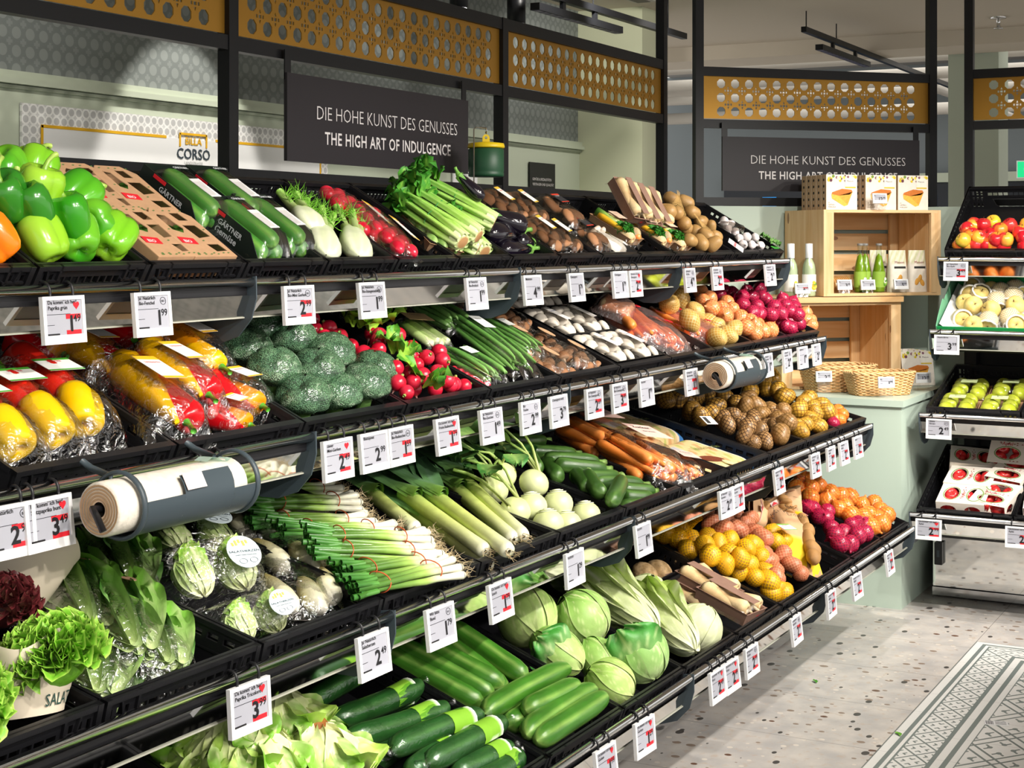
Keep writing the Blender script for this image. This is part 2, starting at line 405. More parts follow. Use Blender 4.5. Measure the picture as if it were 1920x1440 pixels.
def paper_mat(name, ca, cb, per, r):
    m = bpy.data.materials.new(name); m.use_nodes = True; b = m.node_tree.nodes['Principled BSDF']; MATS[name] = m
    tc = node(m, 'ShaderNodeTexCoord').outputs['Object']; s = node(m, 'ShaderNodeSeparateXYZ'); lk(m, tc, s.inputs[0])
    u = mathn(m, 'SUBTRACT', mathn(m, 'FRACT', mathn(m, 'DIVIDE', s.outputs[0], per)), .5); v = mathn(m, 'SUBTRACT', mathn(m, 'FRACT', mathn(m, 'DIVIDE', s.outputs[2], per)), .5)
    d = mathn(m, 'ADD', mathn(m, 'MULTIPLY', u, u), mathn(m, 'MULTIPLY', v, v))
    f = mathn(m, 'LESS_THAN', d, r*r)
    u2 = mathn(m, 'SUBTRACT', .5, mathn(m, 'ABSOLUTE', u)); v2 = mathn(m, 'SUBTRACT', .5, mathn(m, 'ABSOLUTE', v))
    g = mathn(m, 'MAXIMUM', mathn(m, 'MULTIPLY', mathn(m, 'LESS_THAN', u2, .09), mathn(m, 'LESS_THAN', v2, .22)), mathn(m, 'MULTIPLY', mathn(m, 'LESS_THAN', v2, .09), mathn(m, 'LESS_THAN', u2, .22)))
    f = mathn(m, 'MAXIMUM', f, mathn(m, 'MULTIPLY', g, .7))
    lk(m, mixc(m, f, H(ca), H(cb)), b.inputs['Base Color']); b.inputs['Roughness'].default_value = .8
    return m
BLK = mat('black_plastic', '17171a', .38, bump=(300, .15, .001))
BMETAL = mat('black_metal', '111215', .42, spec=.35)
CHROME = mat('chrome', 'd9dadb', .12, 1)
MIRROR = mat('mirror_steel', 'e4e5e3', .045, 1)
GREYP = mat('slate_plastic', '3c474e', .42)
SAGE = mat('sage_panel', 'b9c8bb', .55, noise=(2, .97, 1.02))
SAGEW = mat('sage_wall', 'c3ccb8', .7)
CEILM = mat('ceiling_paint', 'd2c8b8', .9)
WHITE = mat('white_plastic', 'e9e9ea', .35)
INK = mat('black_ink', '16161a', .5)
RED = mat('red_print', 'd01f2c', .5)
LETTER = mat('sign_letter', 'dad6d6', .5)
YEL = mat('yellow_print', 'f0b81e', .5)

struct(B().box((9, 0, -.05), (24, 14, .1)).build('floor', floor_mat(), smooth=False))
struct(B().box((4.6, .3, .0006), (3.372, 1.97, .0012)).build('trim_floor_inlay', inlay_mat(), smooth=False))
struct(B().box((4.45, 1, 3.07), (13, 12, .1)).build('ceiling', CEILM, smooth=False))
struct(B().box((10.95, 1, 2.98), (.5, 12, .13)).build('trim_ceiling_beam', CEILM, smooth=False))
struct(B().box((15.6, 1, 3.55), (9.2, 12, .1)).build('ceiling_hall', mat('grey_ceiling', '8e8c88', .9), smooth=False))
struct(B().box((3.9, 4.27, 1.07), (9.6, .14, 2.14)).build('wall_back', SAGEW, smooth=False))
struct(B().box((3.9, 4.275, 2.62), (9.6, .13, .88)).build('wall_back_upper', paper_mat('cane_wallpaper', '777d7b', '8b918e', .066, .33), smooth=False))
bx = B()
for y, z, h, d in ((4.19, 2.165, .022, .05), (4.195, 2.187, .03, .03), (4.195, 2.145, .012, .02)): bx.box((3.9, y, z), (9.6, d, h))
struct(bx.build('trim_picture_rail', SAGEW, smooth=False))
struct(B().box((8.83, 4.06, 1.55), (.27, .57, 3.1)).build('wall_column', mat('column_paint', 'ced2b4', .7), smooth=False))
struct(B().box((11.4, 2.32, 1.6), (.35, .35, 3.2)).build('wall_round_column', mat('column_paint_b', 'b6bfae', .7), smooth=False))
struct(B().box((17, 2.2, 1.75), (.1, 10, 3.5)).build('wall_far', mat('far_wall', '7f878a', .8), smooth=False))
fw = B().box((16.9, 4.6, 1.1), (.06, 3.4, 2.2)).build('window_1', mat('dark_glass', '0e1722', .2), smooth=False); struct(fw)
for i, y in enumerate((5.75, 5.15, 4.6, 3.95)):
    B().box((16.86, y, 1.8), (.02, .16, .55)).build('pane', mat('blue_pane', '1c7fc4', .3, emis=.9), fw, False)
B().box((16.85, 4.6, 2.26), (.05, 3.4, .1)).build('lintel', SAGEW, fw, False)
PIPE = mat('painted_pipe', 'c9c4bb', .6)
for i, (x, z, r) in enumerate(((11.8, 3.2, .07), (12.3, 3.05, .05), (12.7, 2.95, .05), (13.1, 3.2, .09), (13.6, 2.9, .04), (14.2, 3.05, .06), (15, 2.85, .06))):
    tag(B().tube([(x, -2, z), (x, 7.5, z)], r, 10).build('ceiling_pipe', PIPE), ['pale ceiling pipe running across the hall, nearest to the beam', 'second pale ceiling pipe back from the beam', 'third pale ceiling pipe back from the beam', 'thick pale ceiling pipe in the middle of the run', 'thin pale ceiling pipe behind the thick one', 'second last pale ceiling pipe, towards the far wall', 'last pale ceiling pipe before the far wall'][i], 'pipe', 'pale pipes under the hall ceiling')
for i, (y, z) in enumerate(((2.75, 2.75), (2.25, 2.86), (1.85, 2.7))):
    tag(B().tube([(11.5, y, z), (16.8, y, z)], .035, 8).build('ceiling_pipe', PIPE), ['thin pale pipe running along the hall towards the far wall, left one', 'thin pale pipe running along the hall, middle one', 'thin pale pipe running along the hall, lowest one by the exit sign'][i], 'pipe', 'pale pipes under the hall ceiling')

# ---------------------------------------------------------------- partition screens behind the shelves
GOLD = mat('brass_sheet', 'a67a2a', .42, .55)
def perforated(L, Hh=.205):
    holes = []; n = int((L-.06)/.0745); x0 = (L-(n-1)*.0745)/2; rows = [Hh*.17, Hh*.5, Hh*.83]; dy = rows[1]-rows[0]
    for i in range(n):
        x = x0+i*.0745
        for y in rows: holes.append(ngon(x, y, .0235, 8, PI/8))
        if i < n-1:
            xm = x+.03725
            for y in rows: holes += [rect(xm-.0045, y+.012, xm+.0045, y+.022), rect(xm-.0045, y-.022, xm+.0045, y-.012)] if False else []
            for y in rows[:2]:
                ym = y+dy/2
                holes += [rect(xm-.006, ym-.005, xm+.006, ym+.005), [(xm-.019, ym-.005), (xm-.011, ym-.005), (xm-.011, ym+.005), (xm-.019, ym+.005)],
                          rect(xm+.011, ym-.005, xm+.019, ym+.005), [(xm-.005, ym+.010), (xm+.005, ym+.010), (xm, ym+.022)], [(xm-.005, ym-.010), (xm, ym-.022), (xm+.005, ym-.010)]]
    return cutout(rect(0, 0, L, Hh), holes, .004)
def screen(name, label, M, posts, tall, panels, base=True, panel_w=None):
    """posts: x positions; tall: which run to the ceiling; panels: (x0, x1) bays with brass fretwork; local x along, y away from the shopper"""
    t = thing(name, label, 'partition', M=M)
    for i, x in enumerate(posts):
        z1 = 3.02 if i in tall else 2.435
        B().box((x, 0, z1/2), (.042, .042, z1)).build('post', BMETAL, t, False)
    for x0, x1 in panels:
        a, c = x0+.021, x1-.021
        for z, h in ((2.159, .042), (2.412, .044), (1.782, .040)):
            B().box(((a+c)/2, 0, z), (c-a, .036, h)).build('beam', BMETAL, t, False)
        v, f = perforated(c-a)
        B().add(v, f, M=T(a, -.002, 2.185) @ R(90, 0, 0)).build('fretwork_panel', GOLD, t, False, label='brass coloured perforated panel')
    a, c = panel_w
    B().box(((a+c)/2, .0, .88), (c-a, .03, 1.76)).build('back_panel', SAGE, t, False, label='pale sage green panel')
    return t
screen('partition_screen', 'long black framed partition with three brass fretwork panels behind the vegetable counter', T(0, 2.81, 0), (2.02, 3.51, 5.135, 6.7), (3,), ((2.02, 3.51), (3.51, 5.135), (5.135, 6.7)), panel_w=(.6, 6.7))
c45 = math.sqrt(.5)
MC = T(7.02, 2.754, 0) @ R(0, 0, -45); LCN = 1.283
screen('partition_screen', 'black framed partition with brass fretwork set across the corner behind the wooden crates', MC, (0, LCN), (0, 1), ((0, LCN),), panel_w=(0, LCN))
screen('partition_screen', 'black framed partition with brass fretwork behind the fruit shelf', T(7.8, 1.63, 0) @ R(0, 0, -90), (0, 1.5), (0, 1), ((0, 1.5),), panel_w=(-.2, 1.5))
SIGNB = mat('sign_board', '211d22', .55)
def sign(label, M, L=1.08, h=.263):
    t = thing('hanging_sign', label, 'sign', M=M)
    bo_ = B().box((L/2, 0, 1.833+h/2), (L, .012, h)).build('board', SIGNB, t, False)
    for x in (.015, L-.015): B().box((x, .004, 2.12), (.03, .004, .09)).build('hanger_strap', BMETAL, t, False)
    for s, sz, y, bo, spc in (('DIE HOHE KUNST DES GENUSSES', .0605, 1.966, -.012, 1.0), ('THE HIGH ART OF INDULGENCE', .0545, 1.892, .014, 1.08)):
        v, f, wd = text(s, sz, bo, spc); k = (L*.79 if sz > .06 else L*.705)/wd
        B().add(v*np.array([k, 1, 1]), f, M=T(L*.53-wd*k/2, -.0075, y) @ R(90, 0, 0)).build('lettering', LETTER, bo_, False, label='line reading '+s)
    return t
sign('wide dark sign hung over the celery with two lines of white lettering', T(3.735, 2.775, 0))
sign('dark sign with white lettering hung behind the cake boxes in the corner', MC @ T(.11, -.035, 0), L=1.08)

# ---------------------------------------------------------------- posters, lamps and the far hall
t = thing('wall_poster', 'long white poster with a yellow frame line on the wall behind the screen', 'poster', M=T(4.06, 4.19, 0))
B().box((.95, 0, 1.6), (1.9, .01, .98)).build('board', paper_mat('cane_print', 'f2f2f0', 'c4c4c4', .038, .36), t, False)
B().box((.97, -.004, 1.5), (1.74, .01, 1.02)).build('sheet', mat('poster_white', 'f6f6f6', .6), t, False)
bx = B()
for c, d in (((.43, -.0095, 2.012), (.68, .002, .011)), ((1.46, -.0095, 2.012), (.76, .002, .011)), ((.095, -.0095, 1.6), (.011, .002, .83)), ((1.835, -.0095, 1.6), (.011, .002, .83))): bx.box(c, d)
bx.build('frame_line', YEL, t, False)
lg = B()
for c, d in (((.935, -.011, 2.03), (.17, .002, .009)), ((.852, -.011, 2.005), (.009, .002, .055)), ((1.018, -.011, 2.005), (.009, .002, .055)), ((.852, -.011, 1.85), (.009, .002, .05)), ((1.018, -.011, 1.85), (.009, .002, .05)), ((.935, -.011, 1.828), (.17, .002, .009))): lg.box(c, d)
v, f, wd = text('BILLA', .042, .02); lg.add(v, f, M=T(.935-wd/2, -.012, 1.988) @ R(90, 0, 0)); lg.build('logo_frame', YEL, t, False)
v, f, wd = text('CORSO', .062, .012); B().add(v, f, M=T(.935-wd/2, -.012, 1.928) @ R(90, 0, 0)).build('logo_word', mat('slate_ink', '3b4752', .5), t, False)
v, f, wd = text('LANDSTRASSE', .018); B().add(v, f, M=T(.935-wd/2, -.012, 1.905) @ R(90, 0, 0)).build('small_lettering', mat('grey_ink', '9a9a9a', .5), t, False)
def poster(label, X, z0, z1, wd, dark, lines):
    t = thing('wall_poster', label, 'poster', M=T(X, 4.19, 0))
    B().box((wd/2, 0, (z0+z1)/2), (wd, .008, z1-z0)).build('sheet', mat('poster_black', '141416', .5) if dark else mat('poster_white', 'f6f6f6', .6), t, False)
    for s, sz, x, z in lines:
        v, f, q = text(s, sz, .01); B().add(v, f, M=T(x, -.006, z) @ R(90, 0, 0)).build('lettering', LETTER if dark else (YEL if s in ('BILLA',) else mat('slate_ink', '3b4752', .5)), t, False)
poster('small white notice on the wall beneath the green spool', 7.12, 1.72, 1.965, .26, False, (('BILLA', .03, .09, 1.915), ('CORSO', .034, .075, 1.885), ('BIENEN GESUCHT', .024, .02, 1.83), ('_____________', .02, .02, 1.79), ('_____________', .02, .02, 1.765)))
poster('small black notice with white lettering on the wall beside the column', 8.0, 1.70, 2.05, .33, True, (('GEMÜSE & SPEZIALITÄTEN', .021, .03, 1.945), ('VERTRAUEN UND QUALITÄT', .021, .03, 1.915), ('_____________________', .017, .03, 1.885), ('_____________________', .017, .03, 1.865), ('OBST & GEMÜSE', .022, .03, 1.79)))
GLOW = mat('lamp_face', 'ffffff', .5, emis=9)
for i, (x, y, z) in enumerate(((6.57, 3.83, 2.735), (6.68, 3.57, 2.655))):
    t = thing('pendant_spotlight', ['black cylinder ceiling lamp, left of the two over the fretwork', 'black cylinder ceiling lamp, right of the two over the fretwork'][i], 'lamp', 'black cylinder lamps', T(x, y, z))
    B().lathe([(.0, .0), (.046, .0), (.046, .12), (.044, .123), (.044, .128), (.046, .13), (.046, 3.015-z), (.0, 3.015-z)], 20).build('housing', BMETAL, t)
    B().lathe([(0, -.001), (.04, -.002)], 20).build('lens', GLOW, t)
def track(label, y, z, x0, x1, bars, rods):
    t = thing('track_rail', label, 'track', M=T(0, y, z)); B().box(((x0+x1)/2, 0, 0), (x1-x0, .034, .034)).build('rail', BMETAL, t, False)
    for x in rods: B().tube([(x, 0, .01), (x, 0, 3.02-z)], .004, 6).build('rod', BMETAL, t)
    for i, (a, c, lab) in enumerate(bars):
        q = thing('led_bar_light', lab, 'lamp', M=T(0, y, z-.075))
        B().box(((a+c)/2, 0, 0), (c-a, .05, .035)).build('housing', BMETAL, q, False)
        g = B()
        for k in range(14): g.box((a+(c-a)*(k+.5)/14, 0, -.018), ((c-a)/18, .034, .003))
        g.build('lens_strip', mat('grid_lens', '4a4656', .4, emis=.12), q, False)
        for x in (a+.3, c-.3): B().box((x, 0, .04), (.03, .02, .06)).build('clip', BMETAL, q, False)
track('black ceiling track running past the column', 3.4, 2.785, 6.3, 8.45, ((6.55, 7.52, 'black bar lamp on the track in front of the column'),), (7.2, 8.2))
track('black ceiling track over the corner running into the hall', 2.95, 2.9, 9.3, 14.4, ((9.62, 10.75, 'black bar lamp on the track over the corner'),), (9.35, 10.0, 12.5))
track('black ceiling track over the aisle carrying the produce spots', -.25, 2.97, 1, 6.6, (), (1.5, 4, 6.4))
for i, x in enumerate(()): pass
t = thing('air_vent', 'long pale ceiling vent left of the column', 'vent', M=T(7.9, 3.6, 3.0))
B().box((0, 0, 0), (.9, .14, .03)).build('frame', PIPE, t, False); B().box((0, 0, -.017), (.84, .08, .006)).build('grille', mat('vent_dark', '6b675f', .7), t, False)
t = thing('sprinkler', 'small steel sprinkler on the ceiling above the fruit shelf screen', 'sprinkler', M=T(10.2, 1.95, 2.92))
B().lathe([(.05, .1), (.05, .092), (.012, .09), (.012, .04), (.03, .03), (.03, .026), (0, .026)], 14).build('head', CHROME, t)
t = thing('exit_sign', 'green lit exit sign hanging in the far hall', 'sign', M=T(15.5, 2.62, 2.27) @ R(0, 0, -90+10))
B().box((0, 0, 0), (.34, .04, .17)).build('housing', WHITE, t, False)
B().box((0, -.022, 0), (.32, .004, .15)).build('lit_panel', mat('exit_green', '0fae6c', .5, emis=1.3), t, False)
g = B().box((.08, -.026, 0), (.07, .002, .10)).prism([(-.10, -.012), (-.03, -.012), (-.03, -.035), (.01, 0), (-.03, .035), (-.03, .012), (-.10, .012)], -.001, .001, T(0, -.026, 0) @ R(90, 0, 0))
g.build('pictogram', mat('exit_white', 'f4fff8', .5, emis=1.5), t, False); B().tube([(0, 0, .08), (0, 0, 1.2)], .008).build('rod', BMETAL, t)
t = thing('twig_vase', 'bundle of bare twigs in a tall dark vase behind the fruit shelf screen', 'vase', M=T(10.6, 1.55, 0))
B().lathe([(0, 0), (.12, 0), (.16, .5), (.12, 1.2), (.09, 1.45), (.08, 1.45), (.08, 1.3), (0, 1.3)], 18).build('vase', mat('vase_dark', '2b2a2c', .3), t)
g = B()
for i in range(46):
    a = random.uniform(0, 2*PI); r = random.uniform(.08, .34); h = random.uniform(.35, .72)
    g.tube([(0, 0, 1.35), (r*.35*math.cos(a), r*.35*math.sin(a), 1.45+h*.35), (r*math.cos(a+.2), r*math.sin(a+.2), 1.45+h)], [.004, .003, .0015], 4)
    b0 = (r*.6*math.cos(a+.1), r*.6*math.sin(a+.1), 1.45+h*.62); g.tube([b0, (b0[0]+random.uniform(-.06, .06), b0[1]+random.uniform(-.06, .06), b0[2]+.14)], [.002, .001], 4)
o = g.build('twig', mat('twig_bark', '5c5045', .8), t); o['kind'] = 'stuff'
SPG = mat('spool_green', '1f4a30', .45, bump=(220, .3, .001), stretch=(.05, .05, 1))
t = thing('hanging_spool', 'green twine spool with a yellow lid hanging from a wire hook beside the sign', 'spool', M=T(4.68, 2.62, 1.815))
B().lathe([(0, 0), (.058, 0), (.062, .004), (.062, .012), (.0605, .016), (.062, .02), (.062, .095), (.055, .1), (0, .1)], 28).build('twine_body', SPG, t)
B().lathe([(.0, .1), (.064, .1), (.065, .105), (.062, .116), (.02, .121), (0, .121)], 28).build('lid', mat('yellow_plastic', 'e0c21c', .35), t)
v, f = cutout([(-.013, 0), (.013, 0), (.012, .02), (.006, .028), (-.006, .028), (-.012, .02)], [ngon(0, .017, .005, 10)], .005)
B().add(v, f, M=T(0, 0, .119) @ R(90, 0, -55)).build('lid_loop', mat('yellow_plastic', ''), t, False)
B().tube([(-.085, .0, -.16), (-.085, 0, .16), (-.07, 0, .168), (.0, 0, .17), (.004, 0, .162), (0, 0, .150), (-.004, 0, .155)], .0025, 6).build('wire_hook', CHROME, t)

# ---------------------------------------------------------------- the two produce counters
def shelf(r, x0, x1, brk, label, crate_h, deep):
    Y, Z = PROF[r % 10][:2]; G = RIGHT if r > 10 else ident()
    t = thing('display_shelf', label, 'shelf', M=G @ T(x0, Y, Z)); W = t.matrix_basis.inverted(); L = x1-x0
    B().box(((x0+x1)/2, deep/2+.02, -crate_h-.017), (L, deep, .018), W @ RMS[r]).build('deck', BMETAL, t, False)
    B().tube([(0, 0, 0), (L, 0, 0)], .0105, 14).build('front_rail', CHROME, t)
    B().box((L/2, .0125, -.014), (L, .003, .034)).build('fascia', BLK, t, False)
    B().box((L/2, .0, 0), (L, .004, .050), T(0, .014, -.052) @ R(20, 0, 0)).build('mirror_strip', MIRROR, t, False)
    B().box((L/2, .0, 0), (L, .006, .003), T(0, .021, -.077)).build('strip_edge', mat('strip_edge', 'a9a99c', .3), t, False)
    pts = [(-.012, .012), (-.013, -.035), (.0, -.08), (.035, -.118), (.085, -.135), (.13, -.135), (.17, -.12), (.17, -.03), (.03, .006)]
    for x in brk:
        B().prism([(p[0], p[1]) for p in pts], -.0018, .0018, T(x-x0, 0, 0) @ Matrix(((0, 0, 1, 0), (1, 0, 0, 0), (0, 1, 0, 0), (0, 0, 0, 1)))).build('end_bracket', GREYP, t, False)
    return t
BRK = (2.64, 3.84, 5.04, 6.24); CH = {1: .11, 2: .122, 3: .122, 4: .122}
for r, nm in ((1, 'top'), (2, 'second'), (3, 'third'), (4, 'lowest')):
    shelf(r, .84, 6.24, BRK if r != 4 else (5.04, 6.24, 3.84), f'long {nm} tilted shelf of the vegetable counter with a chrome front rail', CH[r], .42 if r == 1 else .60)
    shelf(r+10, 0, 1.2, (.0, 1.2), f'short {nm} tilted shelf of the fruit stand with a chrome front rail', .122, .60)
def base(label, G, L, x0):
    t = thing('counter_base', label, 'counter', M=G)
    B().box((x0+L/2, 2.32, .17), (L, .72, .26)).build('carcass', BMETAL, t, False)
    B().box((x0+L/2, 1.955, .185), (L, .012, .27)).build('mirror_plinth', MIRROR, t, False)
    B().box((x0+L/2, 1.945, .03), (L, .02, .035)).build('kick_rail', CHROME, t, False)
    B().box((x0+L/2, 2.70, .89), (L, .03, 1.7)).build('rear_panel', BMETAL, t, False)
    n = int(round(L/1.2))
    for i in range(n+1): B().box((x0+L-.03-1.2*i if i < n else x0+.03, 2.64, .86), (.05, .07, 1.66)).build('upright', BMETAL, t, False)
base('long mirror-plinth base under the vegetable counter', ident(), 5.4, .84)
base('short mirror-plinth base under the fruit stand', RIGHT, 1.2, 0)
for i in range(1):
    t = thing('shelf_foot_box', 'small black socket box under the fruit stand beside the cabinet', 'socket', M=RIGHT @ T(.03, 1.93, .2))
    B().box((0, 0, 0), (.035, .03, .10)).build('housing', BLK, t, False, bevel=.003); B().box((0, -.016, 0), (.012, .002, .03)).build('switch', GREYP, t, False)

# ---------------------------------------------------------------- black crates
def crate_proto(kind, w, l, h):
    t = thing('produce_crate', '', 'crate'); th = .004
    def wall(L, long):
        holes = []
        if not long:
            n = 9
            for i in range(n):
                a = L*(.22+.56*i/n); holes.append(rect(a, h*.62, a+L*.56/n-.004, h*.76))
            holes.append([(L*.27, h*.50), (L*.73, h*.50), (L*.69, h*.2), (L*.65, h*.12), (L*.35, h*.12), (L*.31, h*.2)])
            for s in (0, 1):
                for i in range(3):
                    a = (.035+.05*i); a = a*L if not s else L-a*L-.012
                    for q in range(3): holes.append(rect(a, h*(.12+.26*q), a+.009, h*(.30+.26*q)))
        else:
            n = 13
            for i in range(n):
                a = L*(.08+.84*i/n); holes.append(rect(a, h*.74, a+L*.84/n-.012, h*.84))
                if i % 3 != 1: holes.append(rect(a+.008, h*.36, a+.018, h*.47))
        return cutout(rect(0, 0, L, h), holes, th)
    up = R(90, 0, 0)
    v, f = wall(w, False)
    for y in (th/2, l-th/2):
        g = B().add(v, f, M=T(0, y, -h) @ up)
        sgn = -1 if y < .1 else 1
        g.box((w/2, y, -.005), (w, .016, .010)).box((w*.5, y, -h*.44), (w*.50, .010, .004)).box((w*.20, y+sgn*.003, -h*.5), (.006, .010, h)).box((w*.80, y+sgn*.003, -h*.5), (.006, .010, h)).box((.006, y+sgn*.003, -h*.5), (.012, .012, h)).box((w-.006, y+sgn*.003, -h*.5), (.012, .012, h))
        for k in (-1, 1):
            x = w*(.5+k*.36); g.box((x-.004, y+sgn*.004, -h*.5), (.004, .008, h*.9), T(x, 0, -h*.5) @ R(0, k*14, 0) @ T(-x, 0, h*.5)).box((x, y+sgn*.005, -h*.30), (.05, .006, .004)).box((x, y+sgn*.005, -h*.66), (.05, .006, .004))
        g.build('end_wall', BLK, t, False)
    v, f = wall(l, True)
    for x in (th/2, w-th/2):
        B().add(v, f, M=T(x, 0, -h) @ R(0, 0, 90) @ up).box((x, l/2, -.005), (.007, l-.02, .010)).box((x, l/2, -h*.42), (.006, l*.9, .004)).build('side_wall', BLK, t, False)
    B().box((w/2, l/2, -h+.003), (w-.004, l-.004, .006)).build('base', BLK, t, False)
    return proto(kind, t)
crate_proto('crate', .392, .594, .122); crate_proto('crate_small', .292, .40, .11); crate_proto('crate_half', .392, .294, .122)
CR = {}
def crate(r, x, what, kind='crate', y=0.0, label=None):
    o = spawn(kind, RMS[r] @ T(x+.004, y, -.004), label or f'black slotted plastic crate holding the {what}', 'black produce crates')
    CR[(r, what)] = x; return o
for i, wh in enumerate(('orange bell pepper', 'loose green bell peppers', 'cardboard boxes of mini cucumbers', 'dark trays of garden cucumbers', 'fennel bulbs', 'bagged radishes and the sprouts', 'bunches of celery', 'aubergines', 'bagged brown mushrooms, first from the aubergines', 'flat mushroom packs next to the soup vegetables', 'soup vegetable trays', 'soup vegetable trays at their right end', 'potato sacks on the top shelf', 'white garlic nets', 'last garlic net and green label at the counter end')):
    crate(1, 1.74+.3*i, wh, 'crate_small')
for i, wh in enumerate(('three coloured bell pepper packs', 'bagged pointed peppers', 'film-wrapped broccoli', 'bunched red radishes', 'bagged green beans', 'bagged brown mushrooms', 'trays of white mushrooms', 'big bags of carrots', 'netted waxy potatoes on the second shelf', 'nets of yellow onions', 'nets of red onions')):
    crate(2, 1.84+.4*i, wh)
for i, wh in enumerate(('lettuces in paper', 'bagged romaine lettuces', 'salad hearts and chicory', 'spring onion bunches', 'leeks', 'kohlrabi', 'courgettes', 'carrot packs', 'soup root packs', 'dark netted potatoes', 'yellow netted potatoes', 'few loose nets at the end of the third shelf')):
    crate(3, 1.44+.4*i, wh)
for i, wh in enumerate(('butterhead lettuces at the very left', 'butterhead lettuces', 'film-wrapped cucumbers', 'bare cucumbers', 'pointed and white cabbages', 'Chinese cabbages')):
    crate(4, 1.84+.4*i, wh)
crate(4, 4.24, 'celeriac', 'crate_half', .297); crate(4, 4.24, 'parsnip boxes', 'crate_half', 0)
for i, wh in enumerate(('yellow and red potato nets', 'paper bags of potatoes', 'red onion nets on the lowest shelf', 'orange onion nets on the lowest shelf')): crate(4, 4.64+.4*i, wh)
# fruit stand
crate(11, .02, 'red and yellow apples'); crate(13, .02, 'green pear trays'); crate(14, .02, 'boxed red apples'); crate(14, .42, 'second lot of boxed apples'); crate(13, .42, 'second lot of green pears'); crate(11, .42, 'further apples')

# ---------------------------------------------------------------- electronic price tags
SCREEN = mat('paper_display', 'a6a7b1', .5); SMALL = mat('faint_ink', '5a5a60', .6)
def tagbody(w=.108, h=.086, hooks=True):
    t = thing('price_tag', '', 'price tag')
    v, f = cutout([(-w/2, 0), (w/2, 0), (w/2, h), (-w/2, h)], [rect(-w/2+.008, .016, w/2-.008, h-.007)], .009)
    B().add(v, f, M=R(90, 0, 0)).build('frame', WHITE, t, False)
    B().box((0, .0005, h*.5+.004), (w-.014, .005, h-.02)).build('screen', SCREEN, t, False)
    if hooks:
        for x in (-w*.27, w*.27):
            B().tube([(x, .001, h-.004), (x, .0, h+.006)]+[(x, .0145-.0145*math.cos(a), h+.012+.0145*math.sin(a)) for a in (0, .6, 1.2, 1.8, 2.4, 3.0)], .0028, 6).build('hook', BLK, t)
    return t
proto('tag', tagbody()); proto('tag_small', tagbody(.075, .048, False))
def fill_tag(t, eur, ct, red, lines, bio, heart, w=.108, h=.086):
    k = w/.108; g = B(); Y = -.0023; t = next(c for c in KIDS[t.name] if c.name.startswith('screen'))
    def put(s, sz, x, z, bold=0, right=False, b=None):
        v, f, wd = text(s, sz, bold); (b or g).add(v, f, M=T(x-(wd if right else 0), Y-.0006, z) @ R(90, 0, 0)); return wd
    L, Rr = -w/2+.011*k, w/2-.011*k
    if red:
        for z_, q_ in ((.235, .09), (.565, .10)): B().box((Rr-.019*k, Y, h*z_), (.038*k, .0006, h*q_)).build('red_bar', RED, t, False)
    wc = put(ct, .019*k, Rr-.001, h*.455, .012, True); put(eur, .040*k if h > .06 else .034*k, Rr-wc-.003*k, h*.26, .028, True)
    n = B()
    for i, s in enumerate(lines): put(s, .0098*k, L+.003*k, h*(.835-.115*i), .012, b=n)
    for i, (z, wd) in enumerate(((.62, .06), (.40, .018), (.205, .03))): n.box((L+wd*k/2, Y, h*z), (wd*k, .0005, .0008 if i < 2 else .003))
    n.build('product_name', INK, t, False); g.build('price_digits', INK, t, False, label=f'digits reading {eur}.{ct}')
    if heart:
        pts = [(.5*math.sin(a)**3*.016*k, .016*k*(.40625*math.cos(a)-.156*math.cos(2*a)-.0625*math.cos(3*a)-.03*math.cos(4*a))) for a in np.arange(0, 2*PI, .3)]
        hb = B().prism(pts, -.0004, .0004, T(Rr-.010*k, Y, h*.80) @ R(90, 0, 0)); hb.build('heart_mark', RED, t, False)
    elif bio:
        pts = ngon(0, 0, .009*k, 14, 0, .0075*k); v, f = cutout(pts, [ngon(0, 0, .008*k, 14, 0, .0066*k)], .0006)
        bb = B().add(v, f, M=T(Rr-.011*k, Y, h*.79) @ R(90, 12, 0)); put('BIO', .0062*k, Rr-.0165*k, h*.765, .01, b=bb); bb.build('organic_mark', INK, t, False)
JN, DK = 'Ja! Natürlich', "Da komm' ich her!"
